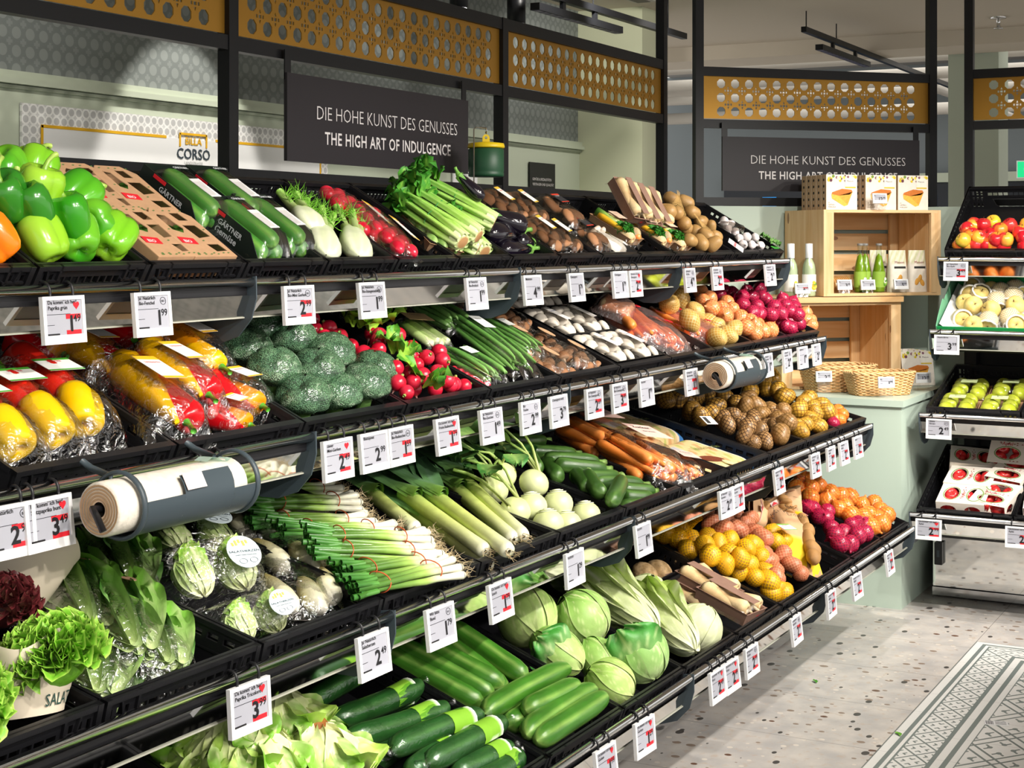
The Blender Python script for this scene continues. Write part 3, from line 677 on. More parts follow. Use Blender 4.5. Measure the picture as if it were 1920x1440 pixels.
TAGS = {1: [(103, '1', '49', 1, (DK, 'Paprika grün'), 'h'), (270, '1', '99', 0, (JN, 'Bio-Fenchel'), 'b'), (547, '2', '99', 1, (JN, 'Bio-Mini Gurken'), 'b'), (683, '1', '99', 0, (JN, 'Bio-Stangensellerie'), 'b'),
            (880, '1', '99', 0, (JN, 'Bio-Brokkoli'), 'b'), (986, '4', '99', 0, ('Melanzani',), ''), (1068, '1', '79', 0, ('Champignon',), ''), (1151, '1', '79', 0, ('Champignon',), ''), (1180.5, '2', '49', 1, (DK, 'Champignon'), 'h'),
            (1283, '4', '99', 0, (JN, 'Bio-Pilze'), 'b'), (1335, '2', '49', 1, (JN, 'Bio-Pastinake'), 'b'), (1435, '2', '79', 0, (JN, 'Bio-Knoblauch'), 'b')],
        2: [(-1, '2', '99', 1, (JN,), 'b'), (72, '3', '49', 1, (DK, 'Spitzpaprika bunt'), 'h'), (384, '2', '79', 0, (JN, 'Bio-Paprika rot'), 'b'), (619, '2', '49', 1, ('clever', 'Mini-Gurken'), 'h'), (686, '2', '99', 0, ('Blattspinat',), ''), (737, '1', '59', 1, (JN, 'Bio-Radieschen'), 'b'),
            (824, '1', '79', 1, (DK, 'Frisée Radieschen'), 'h'), (907, '1', '49', 0, (JN, 'Bio-Zucchini'), 'b'), (982, '2', '99', 0, ('Bio', 'Fisolen'), 'b'), (1035, '3', '79', 0, ('Champignon weiß',), ''), (1103, '2', '69', 1, (JN, 'Bio-Champignons'), 'b'), (1150, '3', '49', 1, (JN, 'Bio-Champignons'), 'b'),
            (1200, '1', '99', 0, ('Karotten',), ''), (1285, '1', '59', 1, (JN, 'Bio-Karotten'), 'b'), (1430, '1', '99', 0, (JN, 'Bio-Zwiebel'), 'b'), (1467, '2', '49', 0, (JN, 'Bio-Zwiebel'), 'b'), (1496.5, '1', '99', 0, ('Zwiebel rot',), ''), (1522, '2', '79', 0, ('Zwiebel',), '')],
        3: [(452, '3', '99', 1, (DK, 'Paprika Tricolore'), 'h'), (683, '2', '49', 0, (JN, 'Salatherzen'), ''), (809, '1', '79', 0, ('Wir bitte', 'Bund'), 'b'), (922, '1', '79', 1, (DK, 'Lauch'), 'h'), (1064, '1', '29', 0, ('Kohlrabi',), ''), (1192, '1', '99', 0, ('Zucchini',), ''),
            (1350, '2', '69', 0, (JN, 'Karotten'), 'b'), (1373, '1', '99', 1, (DK, 'Karotten'), 'h'), (1449, '2', '49', 1, (DK, 'Erdäpfel'), 'h'), (1518, '2', '99', 1, (JN, 'Erdäpfel'), 'b'), (1549, '2', '49', 1, (JN, 'Erdäpfel'), ''), (1572, '2', '99', 1, (JN, 'Erdäpfel'), ''), (1599, '2', '49', 1, ('Zwiebel',), '')],
        4: [(1120, '1', '99', 1, (DK, 'Gurken'), 'h'), (1195, '1', '29', 1, (DK, 'Gurken'), 'h'), (1332, '2', '49', 1, (DK, 'Kraut'), 'h'), (1357.5, '2', '49', 1, (DK, 'Kraut'), 'h'), (1397, '2', '99', 1, (JN, 'Sellerie'), 'b'), (1480, '2', '49', 1, (JN, 'Pastinaken'), 'b'), (1548, '2', '49', 1, (DK, 'Erdäpfel'), 'h'), (1595, '2', '99', 1, (DK, 'Erdäpfel'), ''), (1657, '2', '49', 1, (DK, 'Zwiebel'), 'h')],
        11: [(1794, '3', '49', 1, (JN, 'Bio-Äpfel'), 'b')], 12: [(1777, '3', '99', 0, ('Nashi-Birne',), '')], 13: [(1762, '2', '49', 0, ('Abate', 'Birnen'), 'b')], 14: [(1743, '2', '99', 1, (DK, 'Äpfel'), 'h'), (1912, '2', '49', 1, (DK, 'Äpfel'), 'h')]}
RNAME = {1: 'the top rail', 2: 'the second rail', 3: 'the third rail', 4: 'the lowest rail', 11: "the fruit stand's top rail", 12: "the fruit stand's second rail", 13: "the fruit stand's third rail", 14: "the fruit stand's lowest rail"}
TW = ['first', 'second', 'third', 'fourth', 'fifth', 'sixth', 'seventh', 'eighth', 'ninth', 'tenth', 'eleventh', 'twelfth', 'thirteenth', 'fourteenth', 'fifteenth', 'sixteenth', 'seventeenth', 'eighteenth']
for r, lst in TAGS.items():
    for i, (px, e, c, red, lines, mk) in enumerate(lst):
        G = RIGHT if r > 10 else ident(); Y, Z = PROF[r % 10][:2]; x = railx(r, px)
        M = G @ T(x, Y-.0145, Z+.010) @ R(random.uniform(-7, -3), 0, random.uniform(-2.5, 2.5)) @ T(0, 0, -.108)
        t = spawn('tag', M, f'price tag {"in red" if red else "in black"} with {e}.{c}, {TW[i]} on {RNAME[r]}', 'shelf price tags', fresh=True)
        fill_tag(t, e, c, red, lines, mk == 'b', mk == 'h')

# ---------------------------------------------------------------- produce: the shapes
def mixh(a, b, t):
    t = max(0, min(1, t)); return tuple(x+(y-x)*t for x, y in zip(a, b))
def ramp(t, *st):
    for (a, ca), (b, cb) in zip(st, st[1:]):
        if t <= b: return mixh(ca, cb, (t-a)/(b-a+1e-9))
    return st[-1][1]
SKIN = mat('glossy_skin', rough=.22, coat=.35, noise=(18, .9, 1.06), vc=True)
WAXY = mat('waxy_skin', rough=.36, coat=.1, noise=(30, .86, 1.08), bump=(60, .12, .002), vc=True)
MATTE = mat('matte_skin', rough=.6, noise=(45, .8, 1.08), bump=(120, .25, .002), vc=True)
CUKE = mat('cucumber_skin', rough=.34, coat=.15, noise=(42, .68, 1.18), bump=(70, .3, .002), vc=True, stretch=(1, .3, 1))
LEAF = mat('leaf', rough=.42, noise=(25, .85, 1.1), bump=(55, .35, .003), vc=True, spec=.4)
PAPER = mat('printed_paper', rough=.7, noise=(40, .93, 1.03), vc=True)
CARD = mat('kraft_card', 'b08a68', .75, noise=(50, .9, 1.05))
TRAYB = mat('black_tray', '151517', .25, coat=.3)
FILM = film('clear_film', gl=.75, base=.045, scale=38, strength=.9)
FILMT = film('tight_film', gl=.55, base=.03, scale=26, strength=.45)
FILMH = film('crinkled_film', gl=.9, base=.085, scale=60, strength=1.0, rough=.12)
FILMG = film('green_wrap', tint=H('dfeee4'), gl=.5, base=.04, scale=55, strength=.6)
FILMP = film('rosy_film', tint=H('f6d8d2'), gl=.6, base=.06, scale=40, strength=.8, milk=.07)
FILMS = film('smoky_film', tint=H('d8d4d0'), gl=.5, base=.06, scale=38, strength=.8)
G1, G2, G3 = H('1f7a1c'), H('3f9e1f'), H('86bf2c')
def axis_y(): return R(-90, 0, 0)        # lathe axis z -> y
def noisef(seed, n=4):
    rs = random.Random(seed); k = [(rs.uniform(2, 7), rs.uniform(2, 7), rs.uniform(0, 6), rs.uniform(.4, 1)) for _ in range(n)]
    return lambda u, v: sum(a*math.sin(p*u*PI+f)*math.sin(q*v*PI+f*1.7) for p, q, f, a in k)/n
def bell(kind, hx, hx2, seed, name='bell_pepper'):
    rs = random.Random(seed); c1, c2 = H(hx), H(hx2); t = thing(name, '', 'pepper')
    pr = [(.003, .046), (.010, .052), (.019, .060), (.029, .0615), (.038, .054), (.0425, .040), (.0425, .020), (.040, 0), (.036, -.016), (.029, -.026), (.018, -.029), (.008, -.024), (.001, -.017)]
    k = rs.choice([3, 4]); ex = rs.uniform(-.006, .006)
    B().lathe(pr, 40, lambda t_, a: mixh(c1, c2, .5+.5*math.sin(a*1+seed+t_*2)), lobes=(k, lambda t_: .30 if t_ < .3 else .24+.12*t_, seed), bend=lambda t_: (ex*t_*2, 0)).build('flesh', SKIN, t)
    B().tube([(0, 0, .048), (.001, 0, .062), (.006, .002, .074), (.016, .004, .084), (.026, .006, .088)], [.0085, .0055, .0045, .0045, .006], 8, lambda q: mixh(H('6fa02c'), H('a9c45a'), q)).build('stem', WAXY, t)
    return proto(kind, t)
bell('pepper_green', '2c8a14', '56a61e', 1); bell('pepper_green', '3a961a', '66ae24', 2); bell('pepper_green', '1f6a16', '2f7c1e', 3)
bell('pepper_lime', '86bd22', '9ccb3a', 4); bell('pepper_lime', '6fb41e', '8cc22e', 5)
bell('pepper_orange', 'f47a0c', 'f98e16', 6); 
def cyl_veg(g, L, r, c0, c1, c2, bendx=.0, stripes=0, n=18, taper=(.55, .45), M=None, bump=0, seed=0):
    ts = [0, .02, .06, .14, .28, .45, .62, .78, .9, .96, .99, 1]
    pr = []
    for t in ts:
        k = 1.0
        if t < .14: k = taper[0]+(1-taper[0])*math.sin(PI/2*t/.14)
        if t > .8: k = taper[1]+(1-taper[1])*math.cos(PI/2*(t-.8)/.2)
        if t in (0, 1): k = .03
        elif t in (.02, .99): k *= .72
        pr.append((r*k, L*t))
    def col(t, a):
        c = ramp(t, (0, c1), (.12, c0), (.8, c0), (1, c2))
        if stripes: c = mixh(c, c1, .75*max(0, math.sin(a*stripes+math.sin(t*9+seed)*.6))**3)
        return c
    g.lathe(pr, n, col, (M or ident()) @ axis_y(), lobes=(9, bump) if bump else None, bend=lambda t: (bendx*math.sin(PI*t), 0)); return g
def cucumber(kind, seed, bx, wrap=False, r=.0235):
    L = .29 if not wrap else .27; t = thing('cucumber' if not wrap else 'wrapped_cucumber', '', 'cucumber')
    c0, c1, c2 = (H('3c7420'), H('94b85c'), H('4f8a2c')) if not wrap else (H('35602f'), H('6f955a'), H('3f6c3c'))
    cyl_veg(B(), L, r, c0, c1, c2, bx, 5, 20, (.6, .55), bump=.07, seed=seed).build('flesh', CUKE, t)
    B().tube([(0, L-.004, 0), (0, L+.006, .001)], [.005, .003], 6, H('7f9a4a')).build('stem_end', MATTE, t)
    if wrap:
        g = B(); cyl_veg(g, L, r*1.035, (1, 1, 1), (1, 1, 1), (1, 1, 1), bx, 0, 20, (.6, .55)); g.lathe([(r*.5, 0), (r*.42, -.01), (r*.6, -.02), (r*.3, -.022)], 14, M=axis_y(), jit=.5); g.lathe([(r*.4, L), (r*.35, L+.01), (r*.55, L+.018)], 14, M=axis_y(), jit=.5)
        g.build('film', FILMG, t)
        def fn(u, v):
            a = PI*(.5+(v-.5)*1.05); q = .60+.24*u; return (r*1.06*math.cos(a)+bx*math.sin(PI*q), L*q, r*1.06*math.sin(a))
        B().patch(fn, 6, 9, lambda u, v: H('f2f4ee') if u > .8 else (H('e6efd8') if (int(v*22) % 3 == 0 and .2 < u < .7) else H('7fb52c'))).build('printed_band', PAPER, t)
    return proto(kind, t)
for i, b in enumerate((.0, .010, -.012)): cucumber('cucumber', i, b, False, .0275)
for i, b in enumerate((.0, .016, -.010)): cucumber('cucumber_wrapped', i, b, True, .026)
def zucchini(seed, bx):
    t = thing('courgette', '', 'courgette'); L = .19; g = B()
    cyl_veg(g, L, .0235, H('33561f'), H('5f8440'), H('3f6628'), bx, 4, 18, (.75, .62), seed=seed).build('flesh', WAXY, t)
    B().tube([(0, L-.004, 0), (0, L+.012, .001), (.001, L+.024, .003)], [.012, .0095, .0105], 6, lambda q: mixh(H('5f8a34'), H('8aa85a'), q)).build('stem', MATTE, t)
    proto('courgette', t)
for i, b in enumerate((.004, .014, -.012)): zucchini(i, b)
def aubergine():
    t = thing('aubergine', '', 'aubergine'); L = .2
    pr = [(.001, 0), (.016, .002), (.028, .012), (.035, .035), (.036, .065), (.031, .105), (.024, .145), (.019, .175), (.014, .19)]
    B().lathe(pr, 24, H('140f1c'), axis_y()).build('flesh', mat('aubergine_skin', '120d19', .12, coat=.6), t)
    g = B()
    for k in range(5):
        a = k*2*PI/5
        g.patch(lambda u, v: ((.0205+.006*u)*math.cos(a+(v-.5)*1.1*(1-u)), .196-.05*u, (.0205+.006*u)*math.sin(a+(v-.5)*1.1*(1-u))), 6, 5, lambda u, v: mixh(H('7fb254'), H('5f9a44'), u))
    g.tube([(0, .185, 0), (0, .205, .002), (.004, .225, .008), (.01, .24, .012)], [.019, .012, .007, .008], 8, H('79ad50')).build('calyx', LEAF, t)
    proto('aubergine', t)
aubergine()
def leaf(g, M, L, Wd, t0, t1, frill=.0, freq=6, cup=.2, c_in=H('c9dc8a'), c_out=H('6fae2f'), nu=9, nv=11, vein=0, seed=0, tip=.75, rib=.12, c_edge=None, fan=False):
    rs = random.Random(seed); ph = rs.uniform(0, 6); ph2 = rs.uniform(0, 6); path = [(0, 0)]
    N = 12
    for i in range(N):
        a = math.radians(t0+(t1-t0)*(i+.5)/N); x, z = path[-1]; path.append((x+L/N*math.cos(a), z+L/N*math.sin(a)))
    def fn(u, v):
        v = v*2-1; k = u*N; i = min(int(k), N-1); f = k-i
        x = path[i][0]+(path[i+1][0]-path[i][0])*f; z = path[i][1]+(path[i+1][1]-path[i][1])*f
        a = math.radians(t0+(t1-t0)*u); w = Wd*(.18+.82*math.sin(min(1, u/tip)*PI/2))*(1 if u < tip else math.sqrt(max(.02, 1-((u-tip)/(1-tip+.02))**2)))
        if fan: w = Wd*(.12+.88*u**.8)
        e = frill*(u**1.3)*(abs(v)**1.5+.25*u+.8*max(0, u-.75)*4)*math.sin(freq*(u*1.5+v*1.7)+ph)+frill*.55*u*(.3+abs(v))*math.sin(freq*1.9*(v*1.2-u*.7)+ph2)
        o = cup*w*v*v+e
        return (x-math.sin(a)*o, v*w*.5, z+math.cos(a)*o)
    def col(u, v):
        q = abs(v*2-1); c = ramp(u+q*.35, (0, c_in), (.45, mixh(c_in, c_out, .45)), (1, c_out))
        if q < rib*(1-u*.7): c = mixh(c, c_in, .8)
        if vein and abs(((u*vein-q*vein*.55) % 1)-.5) > .43: c = mixh(c, c_in, .55)
        if c_edge and (q > .8 or u > .92): c = mixh(c, c_edge, .6)
        return c
    return g.patch(fn, nu, nv, col, M)
def headleaf(r, seed, c_in, c_out, leaves=6, pole=1.1, vein=5, ruff=.03, sz=1.0, edge=.05):
    """a cabbage-like head: overlapping leaf shells around a ball"""
    rs = random.Random(seed); g = B()
    prof = lambda t: (math.sin(PI*t)**.92)
    g.ball(r*.965, 26, 14, mixh(c_in, c_out, .4), sz=sz)
    for k in range(leaves):
        a0 = k*2*PI/leaves*1.0+rs.uniform(-.25, .25); sp = rs.uniform(.95, 1.2); off = .985+.012*k/leaves+.02*(k % 3)/3; top = rs.uniform(.78, .96)*pole; nf = noisef(seed*9+k)
        def fn(u, v):
            w = (v*2-1); t = .02+u*top*.95; th = a0+w*sp*(.35+.65*math.sin(PI*min(1, .12+u*.8)))*(1-.25*max(0, u-.7)); rr = r*(off+ruff*nf(u, v)*.8+edge*(abs(w)**6)*.7+edge*max(0, u-.86)*6)
            ph = PI*min(t, .985)
            return (rr*math.sin(ph)*math.cos(th), rr*math.sin(ph)*math.sin(th), -rr*sz*math.cos(ph))
        def col(u, v):
            q = abs(v*2-1); c = ramp(u, (0, c_in), (.35, mixh(c_in, c_out, .6)), (1, c_out))
            if q < .05*(1.1-u) : return mixh(c, c_in, .95)
            s = (u*vein-q*vein*.75) % 1
            if vein and abs(s-.5) > .465-.02*(1-q) : c = mixh(c, c_in, .6)
            if q > .94: c = mixh(c, c_in, .35)
            return c
        g.patch(fn, 22, 27, col)
    return g
def cabbage(kind, r, seed, ci, co, sz, outer, name='cabbage'):
    t = thing(name, '', 'cabbage'); headleaf(r, seed, H(ci), H(co), 6, sz=sz).build('head', LEAF, t)
    if outer:
        g = B()
        for k in range(outer): leaf(g, T(0, 0, -r*.8) @ R(0, 0, 90+seed*40+k*130) , r*2.3, r*2.4, 15, 105, .010, 5, .22, H('b9cf8f'), H('3f8a34'), 16, 21, 6, seed+k, .7)
        g.build('outer_leaf', LEAF, t, label='dark green outer leaf')
    return proto(kind, t)
cabbage('cabbage', .078, 1, 'd3df9c', '8db84a', .98, 0); cabbage('cabbage', .078, 5, 'd6e0a4', '7fb148', .95, 0); cabbage('cabbage_leafy', .078, 8, 'c4d99a', '6aa640', .95, 2)
cabbage('cabbage_point', .062, 3, 'cfdd98', '82b648', 1.25, 1); cabbage('cabbage_point', .062, 6, 'd0de9a', '79b044', 1.2, 0)
cabbage('cabbage_white', .072, 11, 'eef0cf', 'dbe4ae', .95, 0, 'white_cabbage')
def chinese():
    t = thing('chinese_cabbage', '', 'cabbage'); L = .26
    g = headleaf(.055, 21, H('eef0d4'), H('c3d486'), 7, vein=7, ruff=.05, sz=2.2, edge=.09)
    for v in g.v: v[:, 2] += .11
    for i in range(len(g.v)): g.v[i] = tf(axis_y(), g.v[i])
    for k in range(7): leaf(g, T(0, .02, 0) @ R(0, k*52, 0) @ R(0, 0, 90) @ T(.0, 0, .03), .24, .10, 4, 10, .012, 7, .3, H('f4f3df'), H('b3cb6a'), 12, 13, 6, k, .7, .3)
    g.build('head', LEAF, t); proto('chinese_cabbage', t)
chinese()
def lettuce(kind, r, n, ci, co, edge, seed):
    """a frilly head: a dome of short curled, ruffled leaf edges"""
    t = thing('lettuce', '', 'lettuce'); g = B(); rs = random.Random(seed); ci, co, edge = H(ci), H(co), H(edge)
    g.ball(r*.62, 16, 10, mixh(ci, co, .9), sz=.8)
    for k in range(n):
        z = 1-1.35*(k+.5)/n; a = k*2.39996+rs.uniform(-.2, .2); q = math.sqrt(max(0, 1-z*z))
        d = Vector((q*math.cos(a), q*math.sin(a), z)); up = Vector((0, 0, 1)) if abs(z) < .95 else Vector((1, 0, 0)); e1 = up.cross(d).normalized(); e2 = d.cross(e1)
        th = rs.uniform(-.7, .7); s1 = e1*math.cos(th)+e2*math.sin(th); s2 = e2*math.cos(th)-e1*math.sin(th)
        wd = r*rs.uniform(.55, .85); ln = r*rs.uniform(.38, .52); ph = rs.uniform(0, 6); fq = rs.uniform(2.2, 3.4); am = r*rs.uniform(.09, .14); lean = rs.uniform(.2, .9)
        def fn(u, v):
            w = v*2-1; wave = math.sin(fq*w*PI+ph); w2 = math.sin(fq*2.3*w*PI+ph*2)
            L_ = ln*u*(1-.35*w*w)
            p = d*(r*.55+L_*(1-.25*u*lean)+am*.35*u*w2)+s2*(am*1.5*u*u*wave+L_*lean*.55*u+am*.6*u**3*w2)+s1*(w*wd*(.45+.3*u)+am*.5*u*u*math.cos(fq*w*PI+ph))
            return (p.x, p.y, p.z*.85)
        g.patch(fn, 9, 23, lambda u, v: ramp(u, (0, mixh(ci, (1, 1, .7), .15)), (.55, ci), (.85, co), (1, edge)))
    g.build('leaf_rosette', LEAF, t); return proto(kind, t)
lettuce('lollo', .105, 105, '86b93a', '6fb52a', 'b4dc5e', 2); lettuce('lollo_red', .085, 80, '7a4a3e', '4f181e', '6a2a2c', 3)
def butterhead(seed, co):
    t = thing('lettuce', '', 'lettuce'); g = headleaf(.082, seed, H('f1f2c4'), H(co), 8, vein=4, ruff=.16, sz=.8, edge=.16); rs = random.Random(seed)
    for i in range(len(g.v)): g.v[i] = g.v[i]*np.array((1, 1, -1))
    g.f = [q[::-1] for q in g.f]
    for k in range(9): leaf(g, R(0, 0, k*40+rs.uniform(-15, 15)) @ T(.03, 0, .045-.01*(k % 3)), .10, .11, -5, -75+rs.uniform(-10, 45), .012, 6, .2, H('eff0bc'), H('a9cf58') if k % 3 else H('7fb83a'), 12, 17, 5, k+seed, .75, .14)
    g.build('leaf_head', LEAF, t)
    B().lathe([(.0, .012), (.012, .011), (.018, .004), (.019, -.03)], 14, lambda q, a: mixh(H('e0a23a'), H('9a5a22'), q*1.6), M=T(0, 0, .068) @ S(1.3, .95, 1)).build('cut_stem', MATTE, t, label='browned cut stem'); proto('butterhead', t)
butterhead(4, 'bcd86a'); butterhead(9, 'c6dc78')
def kohlrabi(kind, scar):
    t = thing('kohlrabi', '', 'kohlrabi'); g = B()
    g.ball(.043, 24, 13, lambda q, a: mixh(H('e3e6bd'), H('ccd68f'), q), sz=.88)
    if scar:
        for rr, z in ((.026, .031), (.018, .036), (.010, .0385)): g.lathe([(rr, z), (rr+.0015, z+.002), (rr-.003, z+.0025)], 20, H('eef0d4'))
        g.lathe([(.0001, .0395), (.005, .0395), (.006, .036)], 10, H('c9a98c'))
    g.build('bulb', WAXY, t)
    if not scar:
        s = B(); l = B()
        for k, (a, e) in enumerate(((78, 24), (100, 40), (62, 38))):
            A = math.radians(a); d = Vector((math.cos(A)*math.cos(math.radians(e)), math.sin(A)*math.cos(math.radians(e)), math.sin(math.radians(e))*.6)).normalized(); ln = .12+.03*k
            s.tube([Vector((0, 0, .036)), Vector((0, 0, .036))+d*ln*.5+Vector((0, 0, .01)), Vector((0, 0, .03))+d*ln], [.0045, .0035, .003], 6, lambda q: mixh(H('cfd98c'), H('8fb855'), q))
            leaf(l, T(*(Vector((0, 0, .03))+d*ln)) @ R(0, 0, a), .09, .07, 10, -15, .006, 5, .1, H('9dbf6a'), H('3f7a35'), 7, 9, 5, k, .6)
        s.build('stalk', WAXY, t); l.build('leaf', LEAF, t)
    proto(kind, t)
kohlrabi('kohlrabi', True); kohlrabi('kohlrabi_leafy', False)
def leek(kind, seed):
    """white shaft at y=0, green leaves fanning at the far end"""
    t = thing('leek', '', 'leek'); rs = random.Random(seed); L = .5
    cw, cy_, cg, cd = H('e9e7d4'), H('d3df78'), H('88b54a'), H('5a8a62')
    B().lathe([(.004, 0), (.016, .003), (.0185, .012), (.0175, .05), (.017, .12), (.0175, .2), (.019, .27), (.020, .3)], 18, lambda q, a: ramp(q, (0, cw), (.35, mixh(cw, cy_, .5)), (.65, cy_), (1, mixh(cg, cd, .25))), axis_y()).build('shaft', WAXY, t)
    g = B()
    for k in range(6):
        side = (k-2.5)*.012; lift = .006*(k % 3); dr = rs.uniform(-.03, .03)
        def fn(u, v):
            w = v*2-1; wd = .019+.012*math.sin(PI*min(1, u*1.1))*(1 if u < .7 else 1-.5*(u-.7)/.3)
            roll = (1-u)**2
            x = side*u*2.2+dr*u*u+wd*w*(1-.35*roll); z = .004+lift*(1-u)+.018*(1-u)*math.sqrt(max(0, 1-w*w))*(1 if k < 4 else -1)*roll+.006*u*abs(w)+.016*u*u+.004*math.sin(u*5+k)
            return (x, .25+.30*u*(1-.05*k), z)
        g.patch(fn, 12, 7, lambda u, v: mixh(ramp(u, (0, cg), (.25, mixh(cg, cd, .7)), (1, cd)), H('7fa088'), .35*(abs(v*2-1) < .15)+.12*(int(v*14) % 2)))
    g.build('leaf', LEAF, t)
    r = B()
    for k in range(14): a = rs.uniform(0, 6.28); r.tube([(.008*math.cos(a), .002, .008*math.sin(a)), (.016*math.cos(a), -.012, .012*math.sin(a)), (rs.uniform(-.02, .02), -.02+rs.uniform(-.012, .008), rs.uniform(-.01, .015))], .0006, 3, H('d8c49a'))
    r.build('root', MATTE, t); proto(kind, t)
for i in range(3): leek('leek', i)
def spring(seed):
    """leaf ends at y=0, white bulbs and roots at y=.33"""
    t = thing('spring_onion_bunch', '', 'spring onions'); rs = random.Random(seed); L = .33
    cw, cl, cd = H('e9e6d2'), H('a0c05c'), H('31641f')
    sp = B(); rt = B()
    slots = [(-.024, 0), (-.008, -.003), (.010, 0), (.025, .002), (-.015, .016), (.002, .018), (.018, .016)]
    for k, (x, z) in enumerate(slots):
        e = rs.uniform(-.012, .012); y0 = rs.uniform(-.012, .015); x2 = x*1.25+rs.uniform(-.006, .006)
        pts = []; rad = []
        for i in range(9):
            u = i/8; pin = 1-.35*math.exp(-((u-.8)/.12)**2)-.25*math.exp(-((u-.2)/.12)**2)
            pts.append(((x+(x2-x)*u)*pin*1.05+.004*math.sin(u*6+k), y0+(L+e-y0)*u, z*pin+.011+.003*math.sin(u*5+k*2))); rad.append(.0068 if u < .6 else (.0075 if u < .9 else .0095))
        sp.tube(pts, rad, 8, lambda u: ramp(u, (0, cd), (.45, mixh(cd, cl, .25)), (.62, cl), (.85, cw), (1, cw)), cap=False)
        sp.tube([pts[-1], (pts[-1][0], pts[-1][1]+.006, pts[-1][2]), (pts[-1][0], pts[-1][1]+.012, pts[-1][2])], [.0095, .008, .002], 8, cw)
        for q in range(9):
            p = pts[-1]; a = rs.uniform(0, 6.28); rt.tube([(p[0], p[1]+.01, p[2]), (p[0]+.009*math.cos(a), p[1]+.02, p[2]+.009*math.sin(a)), (p[0]+rs.uniform(-.02, .02), p[1]+rs.uniform(.022, .045), p[2]+rs.uniform(-.012, .018))], .0005, 3, H('ddc9a0'))
        for q in range(2):
            p = pts[0]; sp.tube([(p[0]+rs.uniform(-.004, .004), p[1]+.06, p[2]+.004), (p[0]+rs.uniform(-.01, .01), p[1]-.01, p[2]+rs.uniform(-.004, .012))], [.005, .0058], 7, lambda u: mixh(H('52893a'), H('336b28'), u), cap=False)
    sp.build('stalk', WAXY, t); rt.build('root', MATTE, t)
    for y in (.085, .255):
        B().tube([(.0295*math.cos(a), y+.004*math.sin(a*2), .020+.020*math.sin(a)) for a in np.arange(0, 6.6, .35)], .0014, 5, cap=False).build('rubber_band', mat('rubber_red', 'c2562f', .5), t)
    proto('spring_onion', t)
for i in range(3): spring(i)
def celery(seed):
    """cut base at y=0, leaves at y=.36"""
    t = thing('celery_bunch', '', 'celery'); rs = random.Random(seed); g = B(); lf = B()
    cb, cm, ct = H('d9e6ad'), H('9cc84f'), H('5da32e')
    for ring, (n, r0, r1) in enumerate(((4, .010, .014), (8, .025, .034))):
        for k in range(n):
            a = k*2*PI/n+ring*.4; L = rs.uniform(.27, .33)
            def fn(u, v):
                w = v*2-1; rr = r0+(r1-r0)*u+.004*math.sin(PI*u); wd = (.017 if ring else .010)*(1-.25*u); th = a+w*wd/rr*.75
                rad = rr-.006*(1-w*w)*-1+.004*math.cos(w*PI)
                return (rad*math.cos(th), L*u, rad*math.sin(th)*.85+.03)
            g.patch(fn, 8, 9, lambda u, v: mixh(ramp(u, (0, cb), (.25, cm), (1, ct)), H('cfe59a'), .3*(int(v*9) % 2)))
            cx, cz = (r1+.003)*math.cos(a), r1*math.sin(a)*.85+.03
            for q in range(4):
                leaf(lf, T(cx, L-.01, cz) @ R(rs.uniform(-30, 60), rs.uniform(-60, 60), 90+rs.uniform(-50, 50)), rs.uniform(.05, .085), .05, 10, rs.uniform(-20, 60), .008, 7, .1, H('8cbf4a'), H('3f8a2c'), 6, 7, 0, rs.random(), .6)
    g.lathe([(.0001, -.001), (.018, -.001), (.026, .003), (.03, .015), (.031, .04)], 20, lambda q, a: H('b88a5c') if q < .3 else cb, T(0, 0, .03) @ S(1, 1, .85) @ axis_y(), lobes=(8, .12))
    g.build('stalk', WAXY, t); lf.build('leaf', LEAF, t)
    B().tube([(.038*math.cos(a), .17+.01*math.sin(a), .03+.033*math.sin(a)) for a in np.arange(0, 6.6, .3)], .0012, 4, cap=False).build('twist_tie', mat('tie_green', '2c8a4a', .5), t)
    proto('celery', t)
for i in range(2): celery(i)
def fennel(seed):
    t = thing('fennel_bulb', '', 'fennel'); rs = random.Random(seed)
    cw, cg = H('eaf0d0'), H('9cc45a')
    B().lathe([(.002, 0), (.026, .004), (.040, .025), (.043, .05), (.036, .085), (.024, .11), (.02, .118)], 28, lambda q, a: mixh(mixh(cw, cg, max(0, q-.5)*.9), H('cdd9a8'), .5*(math.sin(a*9) > .4)), T(0, 0, .03) @ S(1.05, 1, .72) @ axis_y(), lobes=(5, .10)).build('bulb', WAXY, t)
    g = B(); f = B()
    for k, (x, z, L, b) in enumerate(((-.02, .03, .075, -.02), (.0, .042, .06, 0), (.02, .03, .07, .02), (.006, .018, .055, .01))):
        g.tube([(x*.8, .095, z), (x+b*.4, .115+L*.4, z+.004), (x+b, .11+L, z+.01)], [.014, .0115, .0105], 10, lambda u: mixh(H('cfe29a'), H('8cc04a'), u))
        for q in range(20):
            a = Vector((rs.uniform(-1, 1), rs.uniform(-.1, 1), rs.uniform(-.3, 1))).normalized(); p = Vector((x+b*.6, .12+rs.uniform(0, .05), z+.012))
            f.tube([p, p+a*.02, p+a*.035+Vector((rs.uniform(-.012, .012), rs.uniform(-.01, .01), .004))], [.0011, .0009, .0005], 3, H('7cc03a'))
    g.build('stalk', WAXY, t); f.build('frond', LEAF, t); proto('fennel', t)
for i in range(2): fennel(i)
